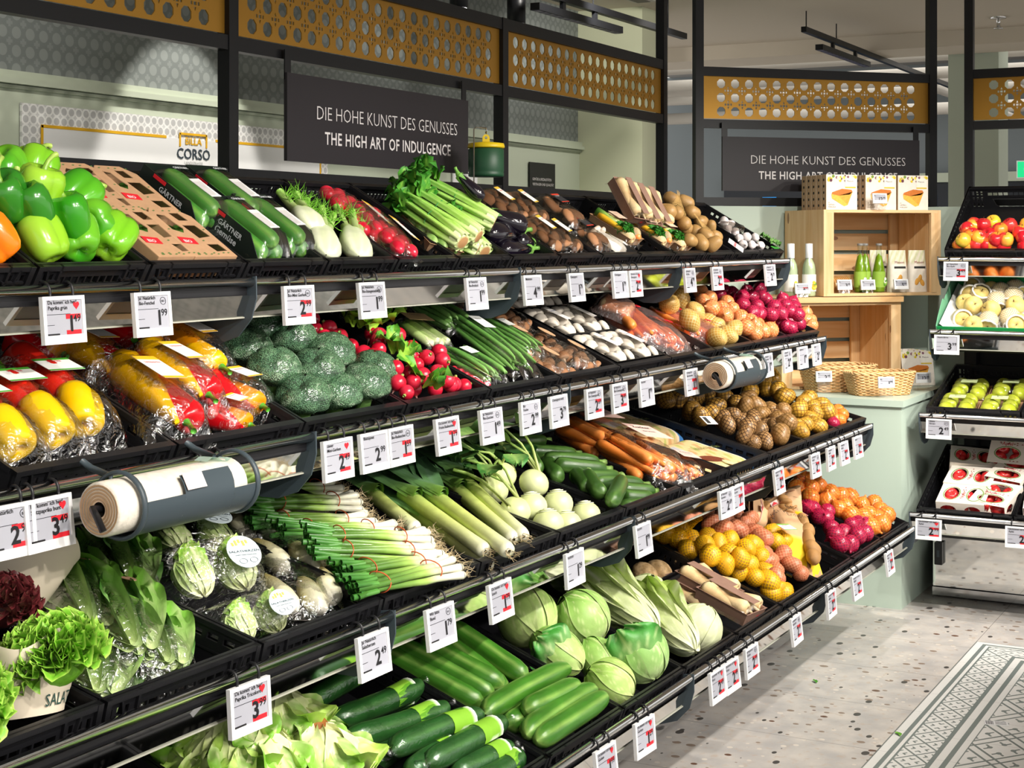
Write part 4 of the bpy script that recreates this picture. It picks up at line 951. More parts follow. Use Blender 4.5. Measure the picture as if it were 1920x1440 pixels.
def floret_mat():
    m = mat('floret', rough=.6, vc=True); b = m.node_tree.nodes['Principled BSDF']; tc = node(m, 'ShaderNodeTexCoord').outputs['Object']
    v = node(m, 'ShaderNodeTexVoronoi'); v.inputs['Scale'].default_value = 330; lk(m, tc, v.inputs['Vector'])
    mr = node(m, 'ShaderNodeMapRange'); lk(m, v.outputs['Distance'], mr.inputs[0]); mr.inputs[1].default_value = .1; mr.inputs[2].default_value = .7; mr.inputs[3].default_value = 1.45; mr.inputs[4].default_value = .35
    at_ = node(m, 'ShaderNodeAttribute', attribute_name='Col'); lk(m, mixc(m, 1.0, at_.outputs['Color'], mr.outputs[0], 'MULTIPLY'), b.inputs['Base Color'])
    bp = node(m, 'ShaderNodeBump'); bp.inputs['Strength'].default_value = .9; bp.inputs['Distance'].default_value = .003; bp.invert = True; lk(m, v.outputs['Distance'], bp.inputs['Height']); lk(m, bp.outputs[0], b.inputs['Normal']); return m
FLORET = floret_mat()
def broccoli(seed):
    t = thing('wrapped_broccoli', '', 'broccoli'); rs = np.random.RandomState(seed); g = B(); n, m = 44, 26; r = .056
    P_ = np.zeros((m, n, 3)); c = np.zeros((m, n, 3)); cg, cd, cl = np.array(H('789479')), np.array(H('587a64')), np.array(H('a2b68a'))
    cen = rs.normal(size=(46, 3)); cen /= np.linalg.norm(cen, axis=1)[:, None]
    for i in range(m):
        ph = PI*(.02+.98*i/(m-1))
        for j in range(n):
            th = 2*PI*j/n; d = np.array((math.sin(ph)*math.cos(th), math.sin(ph)*math.sin(th), math.cos(ph)))
            k = np.max(cen @ d); rr = r*(1+.13*(k-.93)/.07+.03*rs.rand()); 
            if d[2] < -.25: rr *= 1-.5*(-.25-d[2])
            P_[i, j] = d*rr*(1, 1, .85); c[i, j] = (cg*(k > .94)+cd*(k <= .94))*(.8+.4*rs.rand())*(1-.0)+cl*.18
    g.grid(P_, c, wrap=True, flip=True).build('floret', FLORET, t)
    B().lathe([(.02, -.03), (.016, -.06), (.017, -.085), (.001, -.086)], 12, H('8fae62')).build('stalk', MATTE, t)
    P2 = np.zeros((16, 28, 3))
    for i in range(16):
        ph = PI*(.01+.8*i/15)
        for j in range(28): th = 2*PI*j/28; P2[i, j] = np.array((math.sin(ph)*math.cos(th), math.sin(ph)*math.sin(th), .86*math.cos(ph)))*r*(1.12+.02*rs.rand())
    B().grid(P2, wrap=True, flip=True).build('film', FILMG, t); proto('broccoli', t)
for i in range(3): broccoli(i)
def rball(name, part, r, c1, c2, m, kind=None, sz=1.0, stripes=0, top=None, n=18, cat='', seed=0, mm=11):
    t = thing(name, '', cat or name.replace('_', ' ')); rs = random.Random(seed)
    def col(q, a): return mixh(c1, c2, (.5+.5*math.sin(a*stripes+seed)*math.sin(q*PI)) if stripes else q)
    B().ball(r, n, mm, col, sz=sz, jit=.02).build(part, m, t)
    if top == 'root':
        B().tube([(0, 0, -r*.9), (.002, 0, -r*1.25), (.004, .002, -r*1.7), (.010, .004, -r*2.6)], [r*.22, r*.08, r*.03, r*.02], 5, lambda q: mixh(c1, H('ead0c0'), q*2)).build('root', MATTE, t)
        B().tube([(0, 0, r*.9), (.001, 0, r*1.2)], [r*.25, r*.18], 6, H('9ab45a')).build('crown', MATTE, t)
    if top == 'stem': B().tube([(0, 0, r*.78), (.002, 0, r*1.02), (.004, 0, r*1.18)], [r*.05, r*.045, r*.06], 5, H('5a4326')).build('stem', MATTE, t)
    if top == 'tuft': B().tube([(0, 0, r*.95), (0, 0, r*1.2), (.003, 0, r*1.5)], [r*.25, r*.12, r*.16], 6, lambda q: mixh(c1, H('d9b06a'), q)).build('neck', MATTE, t)
    return t
# single pieces that go into bags, nets and trays: mesh makers
MESHC = {}
def piece(key, fn):
    if key not in MESHC: MESHC[key] = fn().mesh(key)
    return MESHC[key]
def potato_m(hx, seed, sz=1.25):
    rs = random.Random(seed); c = H(hx)
    return B().lathe([(math.sin(PI*i/10)*(1+.08*math.sin(i+seed))+1e-4, -sz*math.cos(PI*i/10)) for i in range(11)], 14, lambda q, a: mixh(c, mixh(c, H('6a4a22'), .35), .5+.5*math.sin(a*3+q*7+seed)), lat=(6.283, 4.6))
def onion_m(hx, hx2):
    c, d = H(hx), H(hx2)
    return B().lathe([(.0001, -1), (.12, -.98), (.5, -.86), (.86, -.5), (1, 0), (.88, .45), (.55, .8), (.22, 1.0), (.10, 1.15), (.12, 1.28), (.001, 1.3)], 16, lambda q, a: mixh(mixh(c, d, .5+.5*math.sin(a*7)), d, .4*(q > .85)), lat=(6.283, 4.6))
def shell(m_name, src, k):
    return src

# ---------------------------------------------------------------- packs, trays, nets
def filmsheet(g, w, l, h, seed, crinkle=.003, seam=.018, nu=16, nv=22, px=3.0, py=4.0, M=None, z0=0):
    nf = noisef(seed, 6); rs = random.Random(seed)
    def fn(u, v):
        x = (u*2-1); y = (v*2-1); e = max(0, (abs(y)-(1-2*seam/l))/(2*seam/l))
        k = (1-abs(x)**px)*(1-min(1, abs(y)*(1+seam/l))**py); k = max(0, k)**.55
        z = z0+h*k+crinkle*nf(u*2.2, v*2.6)*(.4+k)+crinkle*.8*rs.uniform(-1, 1)*(.3+.7*(e > 0))
        return (x*w/2*(1+.04*nf(v, u)*(abs(x) > .9)), l*v, z+e*.012*math.sin(u*21+seed))
    return g.patch(fn, nu, nv, M=M)
def tray(g, w, l, h, th=.0015, flare=.008, col=(1, 1, 1)):
    def ring(k, z): return [(sx*(w/2-flare*(1-k))*1.0, l/2+sy*(l/2-flare*(1-k)), z) for sx, sy in ((-1, -1), (-.92, -1.0), (.92, -1.0), (1, -1), (1, 1), (-1, 1))]
    n = g.n; P0 = [ring(0, 0), ring(1, h), [(x*1.03, l/2+(y-l/2)*1.03, h) for x, y, z in ring(1, h)], [(x*.97, l/2+(y-l/2)*.97, h-.002) for x, y, z in ring(1, h)], [(x*.985, l/2+(y-l/2)*.985, .002) for x, y, z in ring(0, 0)]]
    v = [p for r_ in P0 for p in r_]; k = 6; f = [list(range(k))[::-1], list(range(4*k, 5*k))]
    for i in range(4):
        for j in range(k): f.append([i*k+j, i*k+(j+1) % k, (i+1)*k+(j+1) % k, (i+1)*k+j])
    return g.add(v, f, col)
def labelcard(t, name, w, l, M, col, lines=(), ink=INK, size=.008, border=None, m=PAPER, label=None):
    g = B().box((0, 0, 0), (w, l, .0008), col=H(col))
    if border: g.box((0, l*.42, .0003), (w, l*.16, .0008), col=H(border)).box((0, -l*.46, .0003), (w, l*.08, .0008), col=H(border))
    o = g.build(name, m, t, False, M, label)
    if lines:
        q = B()
        for i, s in enumerate(lines):
            v, f, wd = text(s, size if i == 0 else size*.6, .01); q.add(v, f, M=T(-min(wd, 9)/2, l*.18-i*size*1.25, .0012))
        q.build('lettering', ink, o, False)
    return o
def kid(t, name, me, m, M, label=None): return objm(name, me, m, t, True, M, label)
def rnd_rot(rs): return Euler((rs.uniform(0, 6.3), rs.uniform(0, 6.3), rs.uniform(0, 6.3))).to_matrix().to_4x4()
# cardboard box of mini cucumbers
def cukebox():
    t = thing('cucumber_box', '', 'vegetable box'); w, l, h = .136, .182, .05
    c = .03; out = [(-w/2, 0), (w/2, 0), (w/2, l-c), (w/2-c, l), (-w/2+c, l), (-w/2, l-c)]
    holes = [[(-.05, .175-.03), (-.035, .16), (-.015, .155), (-.012, .13), (-.004, .105), (-.018, .088), (-.04, .10), (-.055, .125)],
             [(.005, .165), (.035, .165), (.042, .135), (.012, .135)], [(.004, .118), (.045, .118), (.055, .075), (.012, .068)],
             [(.012, .046), (.050, .046), (.056, .02), (.02, .018)], [(-.058, .075), (-.014, .068), (-.01, .05), (-.058, .052)]]
    v, f = cutout(out, holes, .0015); B().add(v, f, M=T(0, 0, h)).build('lid_panel', CARD, t, False)
    B().prism(out, 0, .0015).build('bottom_panel', CARD, t, False)
    g = B(); k = len(out)
    for i in range(k):
        a, b = Vector((*out[i], 0)), Vector((*out[(i+1) % k], 0)); d = (b-a); L = d.length; an = math.degrees(math.atan2(d.y, d.x))
        g.box((L/2, 0, h/2), (L, .0015, h), T(a.x, a.y, 0) @ R(0, 0, an))
    g.build('side_panel', CARD, t, False)
    B().box((0, l*.45, .004), (w*.9, .001, h*.8)).build('inner_flap', CARD, t, False)
    for i in range(4): kid(t, 'mini_cucumber', piece('mini_cuke', lambda: cyl_veg(B(), .15, .013, H('3d7f2c'), H('6fa648'), H('3d7f2c'), .002, 4, 12)), WAXY, T(-.045+.03*i, .015, .016))
    B().box((0, 0, 0), (.045, .022, .0008), T(-.035, .058, h+.0015) @ R(0, 0, -8)).build('red_label', RED, t, False, label='small red and white label')
    q = B(); v, f, wd = text('BIO', .014, .02); q.add(v, f, M=T(-.05, .052, h+.0022) @ R(0, 0, -8)); q.build('lettering', LETTER, t, False)
    q = B()
    for i in range(16): a = random.uniform(-w*.42, w*.42); y = random.choice([.008, .012, .172, .1, .058]); q.prism([(a-.004, y), (a+.003, y+.003), (a+.005, y), (a, y-.002)], h+.0008, h+.0012)
    q.build('printed_leaves', mat('print_green', '4a6a35', .7), t, False); proto('cuke_box', t)
cukebox()
def gartner():
    t = thing('cucumber_tray', '', 'vegetable tray'); w, l, h = .128, .21, .062
    CARDK = mat('dark_card', '17201b', .5)
    g = B().box((0, l/2, .002), (w, l, .003)); 
    for s in (-1, 1): g.prism([(0, 0), (l, 0), (l, h), (l*.25, h), (0, h*.35)], -.001, .001, T(s*w/2, 0, 0) @ Matrix(((0, 0, 1, 0), (1, 0, 0, 0), (0, 1, 0, 0), (0, 0, 0, 1))))
    g.box((0, l, h/2), (w, .002, h)).box((0, 0, h*.17), (w, .002, h*.34)); g.build('tray', CARDK, t, False, label='black card tray')
    for x, y, b in ((-.03, .012, .004), (.018, .008, -.004), (.0, .02, .0)): kid(t, 'cucumber', piece('short_cuke', lambda: cyl_veg(B(), .18, .023, H('3d7f2c'), H('7cb04a'), H('4d8f30'), .004, 5, 14)), WAXY, T(x, y, .024 if b else .05))
    filmsheet(B(), w*1.06, l*1.12, h*1.15, 5, .002, .02, 12, 18, 5, 5, T(0, -.012, .004)).build('film', FILMT, t)
    labelcard(t, 'white_label', .036, .075, T(.02, .095, h*1.19) @ R(0, 0, 4), 'e9e6e6', border='ffffff')
    q = B()
    for s, sz, z in (('GÄRTNER', .017, .034), ('Gemüse', .021, .014)):
        v, f, wd = text(s, sz, .02); q.add(v, f, M=T(-w/2-.0022, l*.68, z) @ R(90, 0, -90))
    v, f, wd = text('GÄRTNER', .011, .02); q.add(v, f, M=T(-.005, l*.84, h*1.19)); q.build('lettering', mat('tray_letter', 'c9cdd0', .5), t, False)
    B().prism(rect(-.02, 0, .02, .008), 0, .001, T(-w/2-.0022, l*.72, .052) @ R(90, 0, -90)).build('red_mark', RED, t, False); proto('gartner', t)
gartner()
def veg_bag(kind, name, w, l, h, items, fm, seed, label=None, cat='vegetable bag', film_extra=(1.12, 1.1), sheet=None, crinkle=.004, mesh=(16, 22)):
    """items: (part name, mesh, material, matrix)"""
    t = thing(name, '', cat)
    if sheet: sheet(t)
    for nm, me, m, M in items: kid(t, nm, me, m, M)
    filmsheet(B(), w*film_extra[0], l*film_extra[1], h, seed, crinkle, .02, mesh[0], mesh[1], 3, 4, T(0, -l*(film_extra[1]-1)/2, 0)).build('film', fm, t)
    if label: label(t)
    return proto(kind, t)
rad_m = piece('radish_ball', lambda: B().ball(1, 16, 10, lambda q, a: mixh(H('c8102e'), H('e02a45'), .5+.5*math.sin(a*2)), sz=.98))
rs0 = random.Random(11)
def packballs(n, w, l, r, seed, zmax=2, jx=.9):
    """settled positions of n balls in a w x l footprint"""
    rs = np.random.RandomState(seed); p = np.column_stack([rs.uniform(-w/2+r, w/2-r, n), rs.uniform(r, l-r, n), rs.uniform(r, r*4, n)])
    for it in range(160):
        p[:, 2] -= r*.06
        d = p[:, None]-p[None]; dist = np.linalg.norm(d, axis=2)+np.eye(n)*9; ov = np.clip(2*r*jx-dist, 0, None)
        p += (d/dist[..., None]*ov[..., None]*.35).sum(1)
        p[:, 0] = np.clip(p[:, 0], -w/2+r, w/2-r); p[:, 1] = np.clip(p[:, 1], r, l-r); p[:, 2] = np.maximum(p[:, 2], r)
    return p
for s in range(2):
    it = [('radish', rad_m, SKIN, T(*q) @ rnd_rot(rs0) @ S(.0205)) for q in packballs(15, .105, .23, .0205, s)]
    veg_bag('radish_bag', 'radish_bag', .105, .23, .052, it, FILM, s, lambda t: labelcard(t, 'yellow_label', .035, .10, T(.038, .085, .055) @ R(0, 14, 6), 'f4efe0', ('Radieschen',), RED, .010, 'e8b52a'), 'radish bag')
spr_m = piece('sprout', lambda: B().ball(1, 12, 8, lambda q, a: mixh(H('6f9a45'), H('a9c878'), .5+.5*math.sin(a*3+q*6))))
it = [('sprout', spr_m, WAXY, T(q[0], q[1], q[2]+.006) @ rnd_rot(rs0) @ S(.0175)) for q in packballs(14, .105, .15, .0175, 4)]
veg_bag('sprout_tray', 'sprout_tray', .11, .155, .05, it, FILMT, 7, lambda t: labelcard(t, 'white_label', .055, .05, T(-.005, .10, .054) @ R(0, 0, 5), 'f2f2ee', ('BIO Kohlsprossen',), INK, .006, '8fbf3a'), 'vegetable tray', sheet=lambda t: tray(B(), .112, .155, .028).build('tray', CARD, t, False))
mush_m = piece('brown_mushroom', lambda: B().lathe([(.001, -.55), (.35, -.5), (.4, -.1), (.42, 0), (.9, -.02), (1, .15), (.95, .4), (.75, .65), (.4, .8), (.001, .84)], 16, lambda q, a: mixh(H('d9c2a6'), H('a8754e'), q*1.6)))
mushw_m = piece('white_mushroom', lambda: B().lathe([(.001, -.55), (.35, -.5), (.4, -.1), (.42, 0), (.9, -.02), (1, .15), (.95, .4), (.75, .65), (.4, .8), (.001, .84)], 16, lambda q, a: mixh(H('c9bba6'), H('e6dccd'), q*1.6)))
for s in range(2):
    it = [('mushroom', mush_m, MATTE, T(q[0], q[1], q[2]) @ R(rs0.uniform(-50, 50), rs0.uniform(-50, 50), 0) @ S(.0235)) for q in packballs(10, .12, .17, .0235, 20+s)]
    veg_bag('mushroom_bag', 'mushroom_pack', .13, .18, .058, it, FILMS, 30+s, lambda t: labelcard(t, 'yellow_label', .05, .07, T(.005, .10, .064) @ R(4, 4, 10), 'f1efe6', ('Champignons',), RED, .007, 'e3b934'), 'mushroom pack', sheet=lambda t: tray(B(), .12, .17, .024).build('tray', TRAYB, t, False))
it = [('mushroom', mush_m, MATTE, T(x, y, .028) @ R(rx, 10, 0) @ S(.038, .038, .030)) for x, y, rx in ((-.03, .05, 20), (.035, .06, -10), (-.02, .13, 15), (.03, .135, 170))]
veg_bag('portobello', 'mushroom_pack', .14, .19, .06, it, FILMS, 41, lambda t: labelcard(t, 'dark_label', .06, .05, T(0, .12, .066), '26262a', ('Portobello',), LETTER, .008, 'c93a22'), 'mushroom pack', sheet=lambda t: tray(B(), .135, .185, .022).build('tray', TRAYB, t, False))
king_m = piece('king_mushroom', lambda: B().lathe([(.001, 0), (.022, .005), (.026, .03), (.02, .09), (.018, .10), (.03, .108), (.032, .116), (.02, .124), (.001, .126)], 14, lambda q, a: mixh(H('ece3d6'), H('b98d66'), (q-.55)*3), axis_y(), lobes=(5, .06)))
it = [('king_mushroom', king_m, MATTE, T(x, .02+y, .022) @ R(0, 0, a)) for x, y, a in ((-.04, 0, 8), (0, .01, -3), (.04, .0, 4))]
veg_bag('king_bag', 'mushroom_pack', .13, .17, .05, it, FILM, 43, None, 'mushroom pack')
par_m = piece('parsley_bunch', lambda: (lambda g: [leaf(g, T(0, 0, 0) @ R(random.uniform(-40, 40), random.uniform(-40, 40), random.uniform(0, 360)), .035, .03, 20, 60, .008, 9, .2, H('6fae3f'), H('2f7a24'), 5, 6, 0, k, .6) for k in range(34)] and g)(B()))
car_m = piece('carrot', lambda: B().lathe([(.001, 0), (.006, .004), (.010, .05), (.0135, .11), (.015, .15), (.012, .162), (.004, .166), (.001, .166)], 14, lambda q, a: mixh(H('f2822c'), H('fa9d52'), .5+.5*math.sin(a*2+q*40)), axis_y()))
root_m = piece('parsnip', lambda: B().lathe([(.001, 0), (.004, .004), (.008, .05), (.0135, .10), (.02, .14), (.021, .155), (.014, .168), (.004, .166), (.001, .16)], 14, lambda q, a: mixh(H('ecd3a4'), H('d3b07c'), .5+.5*math.sin(q*60+a)), axis_y()))
cel_m = piece('celeriac_ball', lambda: B().ball(1, 20, 12, lambda q, a: mixh(H('d8bd92'), H('b39468'), .5+.5*math.sin(a*5+q*11)), jit=.09, sz=.9))
lks_m = piece('leek_piece', lambda: B().lathe([(.001, 0), (.013, .001), (.014, .08), (.015, .12), (.001, .121)], 14, lambda q, a: ramp(q, (0, H('f2f0dc')), (.4, H('b7d36a')), (.7, H('4f9a35')), (1, H('2f7a2c'))), axis_y()))
it = [('carrot', car_m, WAXY, T(.03, .165, .03) @ R(0, 0, 178)), ('carrot', car_m, WAXY, T(-.005, .01, .028)), ('parsnip', root_m, MATTE, T(.042, .0, .026)), ('parsnip', root_m, MATTE, T(-.035, .165, .026) @ R(0, 0, 180)), ('leek_piece', lks_m, WAXY, T(-.02, .05, .044) @ R(0, 0, 4)), ('parsley', par_m, LEAF, T(-.028, .045, .036)), ('celeriac', cel_m, MATTE, T(.03, .03, .035) @ S(.024)), ('yellow_carrot', piece('yellow_carrot', lambda: B().lathe([(.001, 0), (.007, .01), (.012, .1), (.009, .12), (.001, .122)], 12, H('f0b92c'), axis_y())), WAXY, T(-.045, .03, .04))]
veg_bag('soup_tray', 'soup_vegetable_tray', .115, .175, .06, it, FILMT, 51, lambda t: labelcard(t, 'price_sticker', .06, .05, T(.0, .105, .066) @ R(0, 0, -5), 'e0bfa8', ('Suppengrün',), INK, .007), 'vegetable tray', sheet=lambda t: tray(B(), .115, .175, .03).build('tray', CARD, t, False))
def parsnip_box():
    t = thing('parsnip_box', '', 'vegetable box'); w, l, h = .13, .19, .05; cm = mat('mauve_card', '8f6f60', .7, noise=(40, .92, 1.05))
    tray(B(), w, l, h*.8, flare=.004).build('carton', cm, t, False)
    v, f, wd = text('BIO', .016, .03); B().add(v, f, M=T(.01, -.0008, .012) @ R(86, 0, 0)).build('lettering', RED, t, False)
    for i, (x, y, a) in enumerate(((-.04, .01, 0), (-.005, .005, 4), (.035, .0, -4), (-.03, .18, 180), (.01, .185, 176), (.045, .18, 184))): kid(t, 'parsnip', root_m, MATTE, T(x, y+.005, .03) @ R(4, 0, a) @ S(1.15, 1, 1.15))
    filmsheet(B(), w, l, .062, 61, .002, .006, 12, 14, 4, 4).build('film', FILMT, t)
    B().box((0, l*.5, .064), (w*.35, l*.9, .0008)).build('card_sleeve', cm, t, False); proto('parsnip_box', t)
parsnip_box()
bell_m = {k: piece('bell_'+k, lambda k=k: B().lathe([(.003, .046), (.010, .052), (.019, .060), (.029, .0615), (.038, .054), (.0425, .040), (.0425, .020), (.040, 0), (.036, -.016), (.029, -.026), (.018, -.029), (.008, -.024), (.001, -.017)], 32, H(k), lobes=(3, .22))) for k in ('f7c50a', 'd92618', '3f9a22')}
def paprika(kind, order, seed):
    it = [('bell_pepper', bell_m[k], SKIN, T(dx, .055+.075*i, .042) @ R(-78, 0, 15*dx*90)) for i, (k, dx) in enumerate(order)]
    veg_bag(kind, 'bell_pepper_pack', .115, .27, .088, it, FILMH, seed, lambda t: labelcard(t, 'header_card', .085, .05, T(0, .155, .093) @ R(-6, 0, 0), 'f2f1ec', ('Paprika',), RED, .011, '4da62e'), 'pepper pack', crinkle=.005, mesh=(20, 30))
paprika('paprika_pack', (('f7c50a', 0), ('d92618', .006), ('3f9a22', -.004)), 71); paprika('paprika_pack_red', (('f7c50a', -.02), ('d92618', .0), ('d92618', .01)), 72)
def pointed_m(hx, bend): 
    c = H(hx)
    return lambda: B().lathe([(.001, 0), (.004, .003), (.010, .03), (.018, .08), (.0235, .13), (.026, .165), (.022, .18), (.012, .184), (.001, .18)], 18, lambda q, a: mixh(c, (c[0]*.8, c[1]*.7, c[2]), .3+.3*math.sin(a*3)), axis_y(), lobes=(3, .12), bend=lambda t_: (bend*math.sin(PI*t_), 0)).tube([(0, .176, 0), (.002, .195, .003), (.006, .215, .004)], [.008, .004, .005], 7, H('4c9a2c'))
pt_y = piece('pointed_yellow', pointed_m('f8bd06', .012)); pt_r = piece('pointed_red', pointed_m('d0121a', -.014)); pt_o = piece('pointed_orange', pointed_m('f59a0a', .016))
for i, (a, b, c) in enumerate(((pt_y, pt_r, pt_r), (pt_o, pt_r, pt_y), (pt_r, pt_r, pt_o))):
    it = [('pointed_pepper', a, SKIN, T(-.022, .005, .036) @ S(1.45, 1.15, 1.45)), ('pointed_pepper', b, SKIN, T(.036, .03, .026) @ R(0, 0, 4) @ S(1.2)), ('pointed_pepper', c, SKIN, T(.02, .22, .036) @ R(0, 0, 176) @ S(1.15))]
    veg_bag('pointed_pack', 'pointed_pepper_bag', .125, .235, .078, it, FILMH, 80+i, lambda t: labelcard(t, 'paper_label', .055, .085, T(.0, .12, .083) @ R(-3, 3, 12), 'f0ece6', ('Spitzpaprika',), RED, .008, 'f0b81e'), 'pepper bag', crinkle=.006, mesh=(20, 30))
bean_m = piece('green_bean', lambda: B().lathe([(.001, 0), (.003, .005), (.0062, .03), (.0066, .1), (.006, .2), (.003, .235), (.001, .24)], 8, lambda q, a: mixh(H('7fae5c'), H('5d9442'), .5+.5*math.sin(q*30)), axis_y(), bend=lambda t_: (.008*math.sin(PI*t_), 0)))
for i in range(2):
    it = [('bean', bean_m, WAXY, T(rs0.uniform(-.05, .05), rs0.uniform(.01, .04), .008+.012*(k % 3)) @ R(0, rs0.uniform(0, 360), rs0.uniform(-5, 5)) @ S(1.2, 1.05, 1.2)) for k in range(22)]
    veg_bag('bean_bag', 'green_bean_bag', .125, .29, .046, it, FILM, 90+i, lambda t: labelcard(t, 'white_label', .05, .06, T(.01, .20, .05) @ R(0, 0, 8), 'eef0ea', ('Fisolen',), INK, .009), 'bean bag')
it = [('leek_piece', lks_m, WAXY, T(-.03+.02*k, .02, .016+.008*(k % 2)) @ S(.9, 1.7, .9)) for k in range(4)]
veg_bag('herb_bag', 'greens_bag', .12, .25, .045, it, FILM, 95, lambda t: labelcard(t, 'brown_label', .10, .07, T(0, .19, .049), 'b7996a', ('Suppengrün',), INK, .009), 'vegetable bag')
for i in range(2):
    it = [('mushroom', mush_m, MATTE, T(q[0], q[1], q[2]) @ R(rs0.uniform(-70, 70), rs0.uniform(-70, 70), 0) @ S(.022)) for q in packballs(11, .15, .15, .022, 100+i)]
    veg_bag('mushroom_sack', 'mushroom_bag', .16, .165, .056, it, FILMH, 100+i, lambda t: B().prism(ngon(0, 0, .032, 18, 0, .018), 0, .001, T(.03, .1, .060) @ R(0, 8, -40), H('c9a27c')).build('brown_label', PAPER, t, False), 'mushroom bag', crinkle=.006)
def whitetray():
    it = [('mushroom', mushw_m, MATTE, T(q[0], q[1]+.004, q[2]+.008) @ R(rs0.uniform(-40, 40), rs0.uniform(-40, 40), 0) @ S(.025)) for q in packballs(12, .16, .175, .0262, 120)]
    veg_bag('white_tray', 'mushroom_tray', .18, .185, .060, it, FILMT, 121, lambda t: labelcard(t, 'white_label', .05, .085, T(.02, .10, .064) @ R(0, 4, 10), 'ece6e0', ('Champignons weiß',), mat('blue_ink', '2a3f7a', .5), .008), 'mushroom tray', (1.0, 1.0), sheet=lambda t: tray(B(), .18, .185, .045, flare=.014).build('tray', TRAYB, t, False))
whitetray()
def carrotbag(kind, w, l, n, fm, seed, nm, lab, rows=3, k=1.25):
    it = []
    for j in range(n):
        it.append(('carrot', car_m, WAXY, T(-w*.38+w*.76*((j % (n//rows+1))/(n//rows)), (rs0.uniform(.01, .05) if j % 2 else l-.02), .018+.022*(j//(n//rows+1))) @ R(0, 0, (0 if j % 2 else 180)+rs0.uniform(-7, 7)) @ S(k, l/.19*.9, k)))
    veg_bag(kind, nm, w, l, .022*rows+.03, it, fm, seed, lab, 'carrot bag', crinkle=.005, mesh=(18, 26))
def biglab(t):
    q = B()
    for s, x, y in (('BIO', -.07, .2), ('KAROTTEN', -.04, .12), ('BIO', .06, .22)):
        v, f, wd = text(s, .03, .02); q.add(v, f, M=T(x, y, .104) @ R(0, 0, -20))
    q.build('lettering', mat('dark_red_ink', '6e1c22', .5), t, False)
    for x, y in ((.06, .12), (-.03, .24)): B().prism(ngon(0, 0, .022, 12, 0, .012), 0, .001, T(x, y, .102)).build('red_mark', RED, t, False)
carrotbag('carrot_sack', .30, .36, 18, FILMP, 130, 'carrot_bag', biglab, 3, 1.5)
def zuck(t):
    labelcard(t, 'pink_label', .10, .10, T(.025, .165, .103) @ R(0, 3, 4), 'f0c9bd', ('Zucker-', 'karotten'), INK, .022)
carrotbag('carrot_pack', .145, .27, 12, FILM, 131, 'carrot_pack', zuck, 3, 1.15)
it = [('parsnip', root_m, MATTE, T(-.05+.02*k, .24 if k % 2 else .02, .03) @ R(0, 0, 180*(k % 2)) @ S(1.2, 1.3, 1.2)) for k in range(6)]
veg_bag('root_sack', 'root_bag', .15, .27, .07, it, FILMP, 133, None, 'vegetable bag')
def rootpack():
    t = thing('soup_root_pack', '', 'vegetable pack'); w, l = .35, .275
    nf = noisef(5)
    def fn(u, v):
        x, y = u*2-1, v*2-1; k = (max(0, 1-abs(x)**6)*max(0, 1-abs(y)**6))**.5
        return (x*w/2, l*v, .045*k+.004*nf(u, v))
    def col(u, v):
        c = H('e2c48e'); s = math.sin(u*17+v*9)+math.sin(u*29-v*21)
        if u > .86: return H('3f7fbf')
        if u > .80: return H('f0dcc0')
        if s > 1.15: c = mixh(c, H('a9b45c'), .8)
        elif s < -1.2: c = mixh(c, H('c98a54'), .7)
        if .15 < u < .32 and .52 < v < .8: c = mixh(c, H('9db9d4'), .6)
        return c
    B().patch(fn, 40, 30, col).build('printed_bag', PAPER, t)
    B().prism(ngon(0, 0, .055, 18, 0, .026), 0, .001, T(-.06, .085, .047) @ R(0, 0, -25), H('7a3a22')).build('net_window', mat('brown_mesh', '7a3a22', .6, noise=(300, .4, 1.5)), t, False)
    for x, y in ((-.12, .05), (-.09, .03), (-.03, .04)): B().ball(.02, 10, 7, H('e6cf9c'), T(x, y, .046) @ S(1, 1.2, .2)).build('printed_root', PAPER, t)
    q = B(); v, f, wd = text('Suppengrün', .034, -.005); q.add(v, f, M=T(-.03, .16, .051) @ R(0, 0, -12)); q.build('lettering', mat('olive_ink', '6f7a36', .6), t, False)
    proto('root_pack', t)
rootpack()
def romaine():
    t = thing('romaine_bag', '', 'lettuce bag'); g = B(); rs = random.Random(4)
    for k in range(13): leaf(g, T(rs.uniform(-.02, .02), 0, .02+.004*k) @ R(0, 0, 90+rs.uniform(-14, 14)) @ R(rs.uniform(-50, 50), rs.uniform(-6, 6), 0), rs.uniform(.2, .27), .10, 0, rs.uniform(-6, 18), .012, 8, .25, H('cfe0a0'), H('4f9436') if k % 3 else H('7db845'), 11, 13, 6, k, .6, .2)
    g.build('lettuce', LEAF, t)
    filmsheet(B(), .15, .31, .095, 141, .007, .03, 20, 30, 2.5, 3.5, T(0, -.02, .0)).build('film', FILMH, t)
    B().prism(ngon(0, 0, .055, 20, 0, .014), 0, .001, T(.045, .21, .085) @ R(0, 20, 80)).build('rosy_label', mat('rosy_label', 'cf9f86', .6), t, False)
    proto('romaine', t)
romaine()
def minihead(g, M, seed, r=.036, L=.14):
    h = headleaf(r, seed+30, H('f0f1c8'), H('8fb944'), 8, vein=9, ruff=.13, sz=1.85, edge=.16)
    for v, f_ in ((np.concatenate(h.v), h.f),):
        v = v*np.array((1, .8, 1))+np.array((0, 0, .062)); g.add(v, f_, np.concatenate(h.c), M @ axis_y())
    for k in range(4): leaf(g, M @ T(-.02+.014*k, .02, r*.75-.004*abs(k-1.5)) @ R(0, 0, 90+(k-1.5)*9), L*.92, r*1.7, 6, -6, .007, 9, -.2, H('eef0c4'), H('86b640') if k % 2 else H('a4c856'), 13, 15, 8, seed+k, .7, .18)
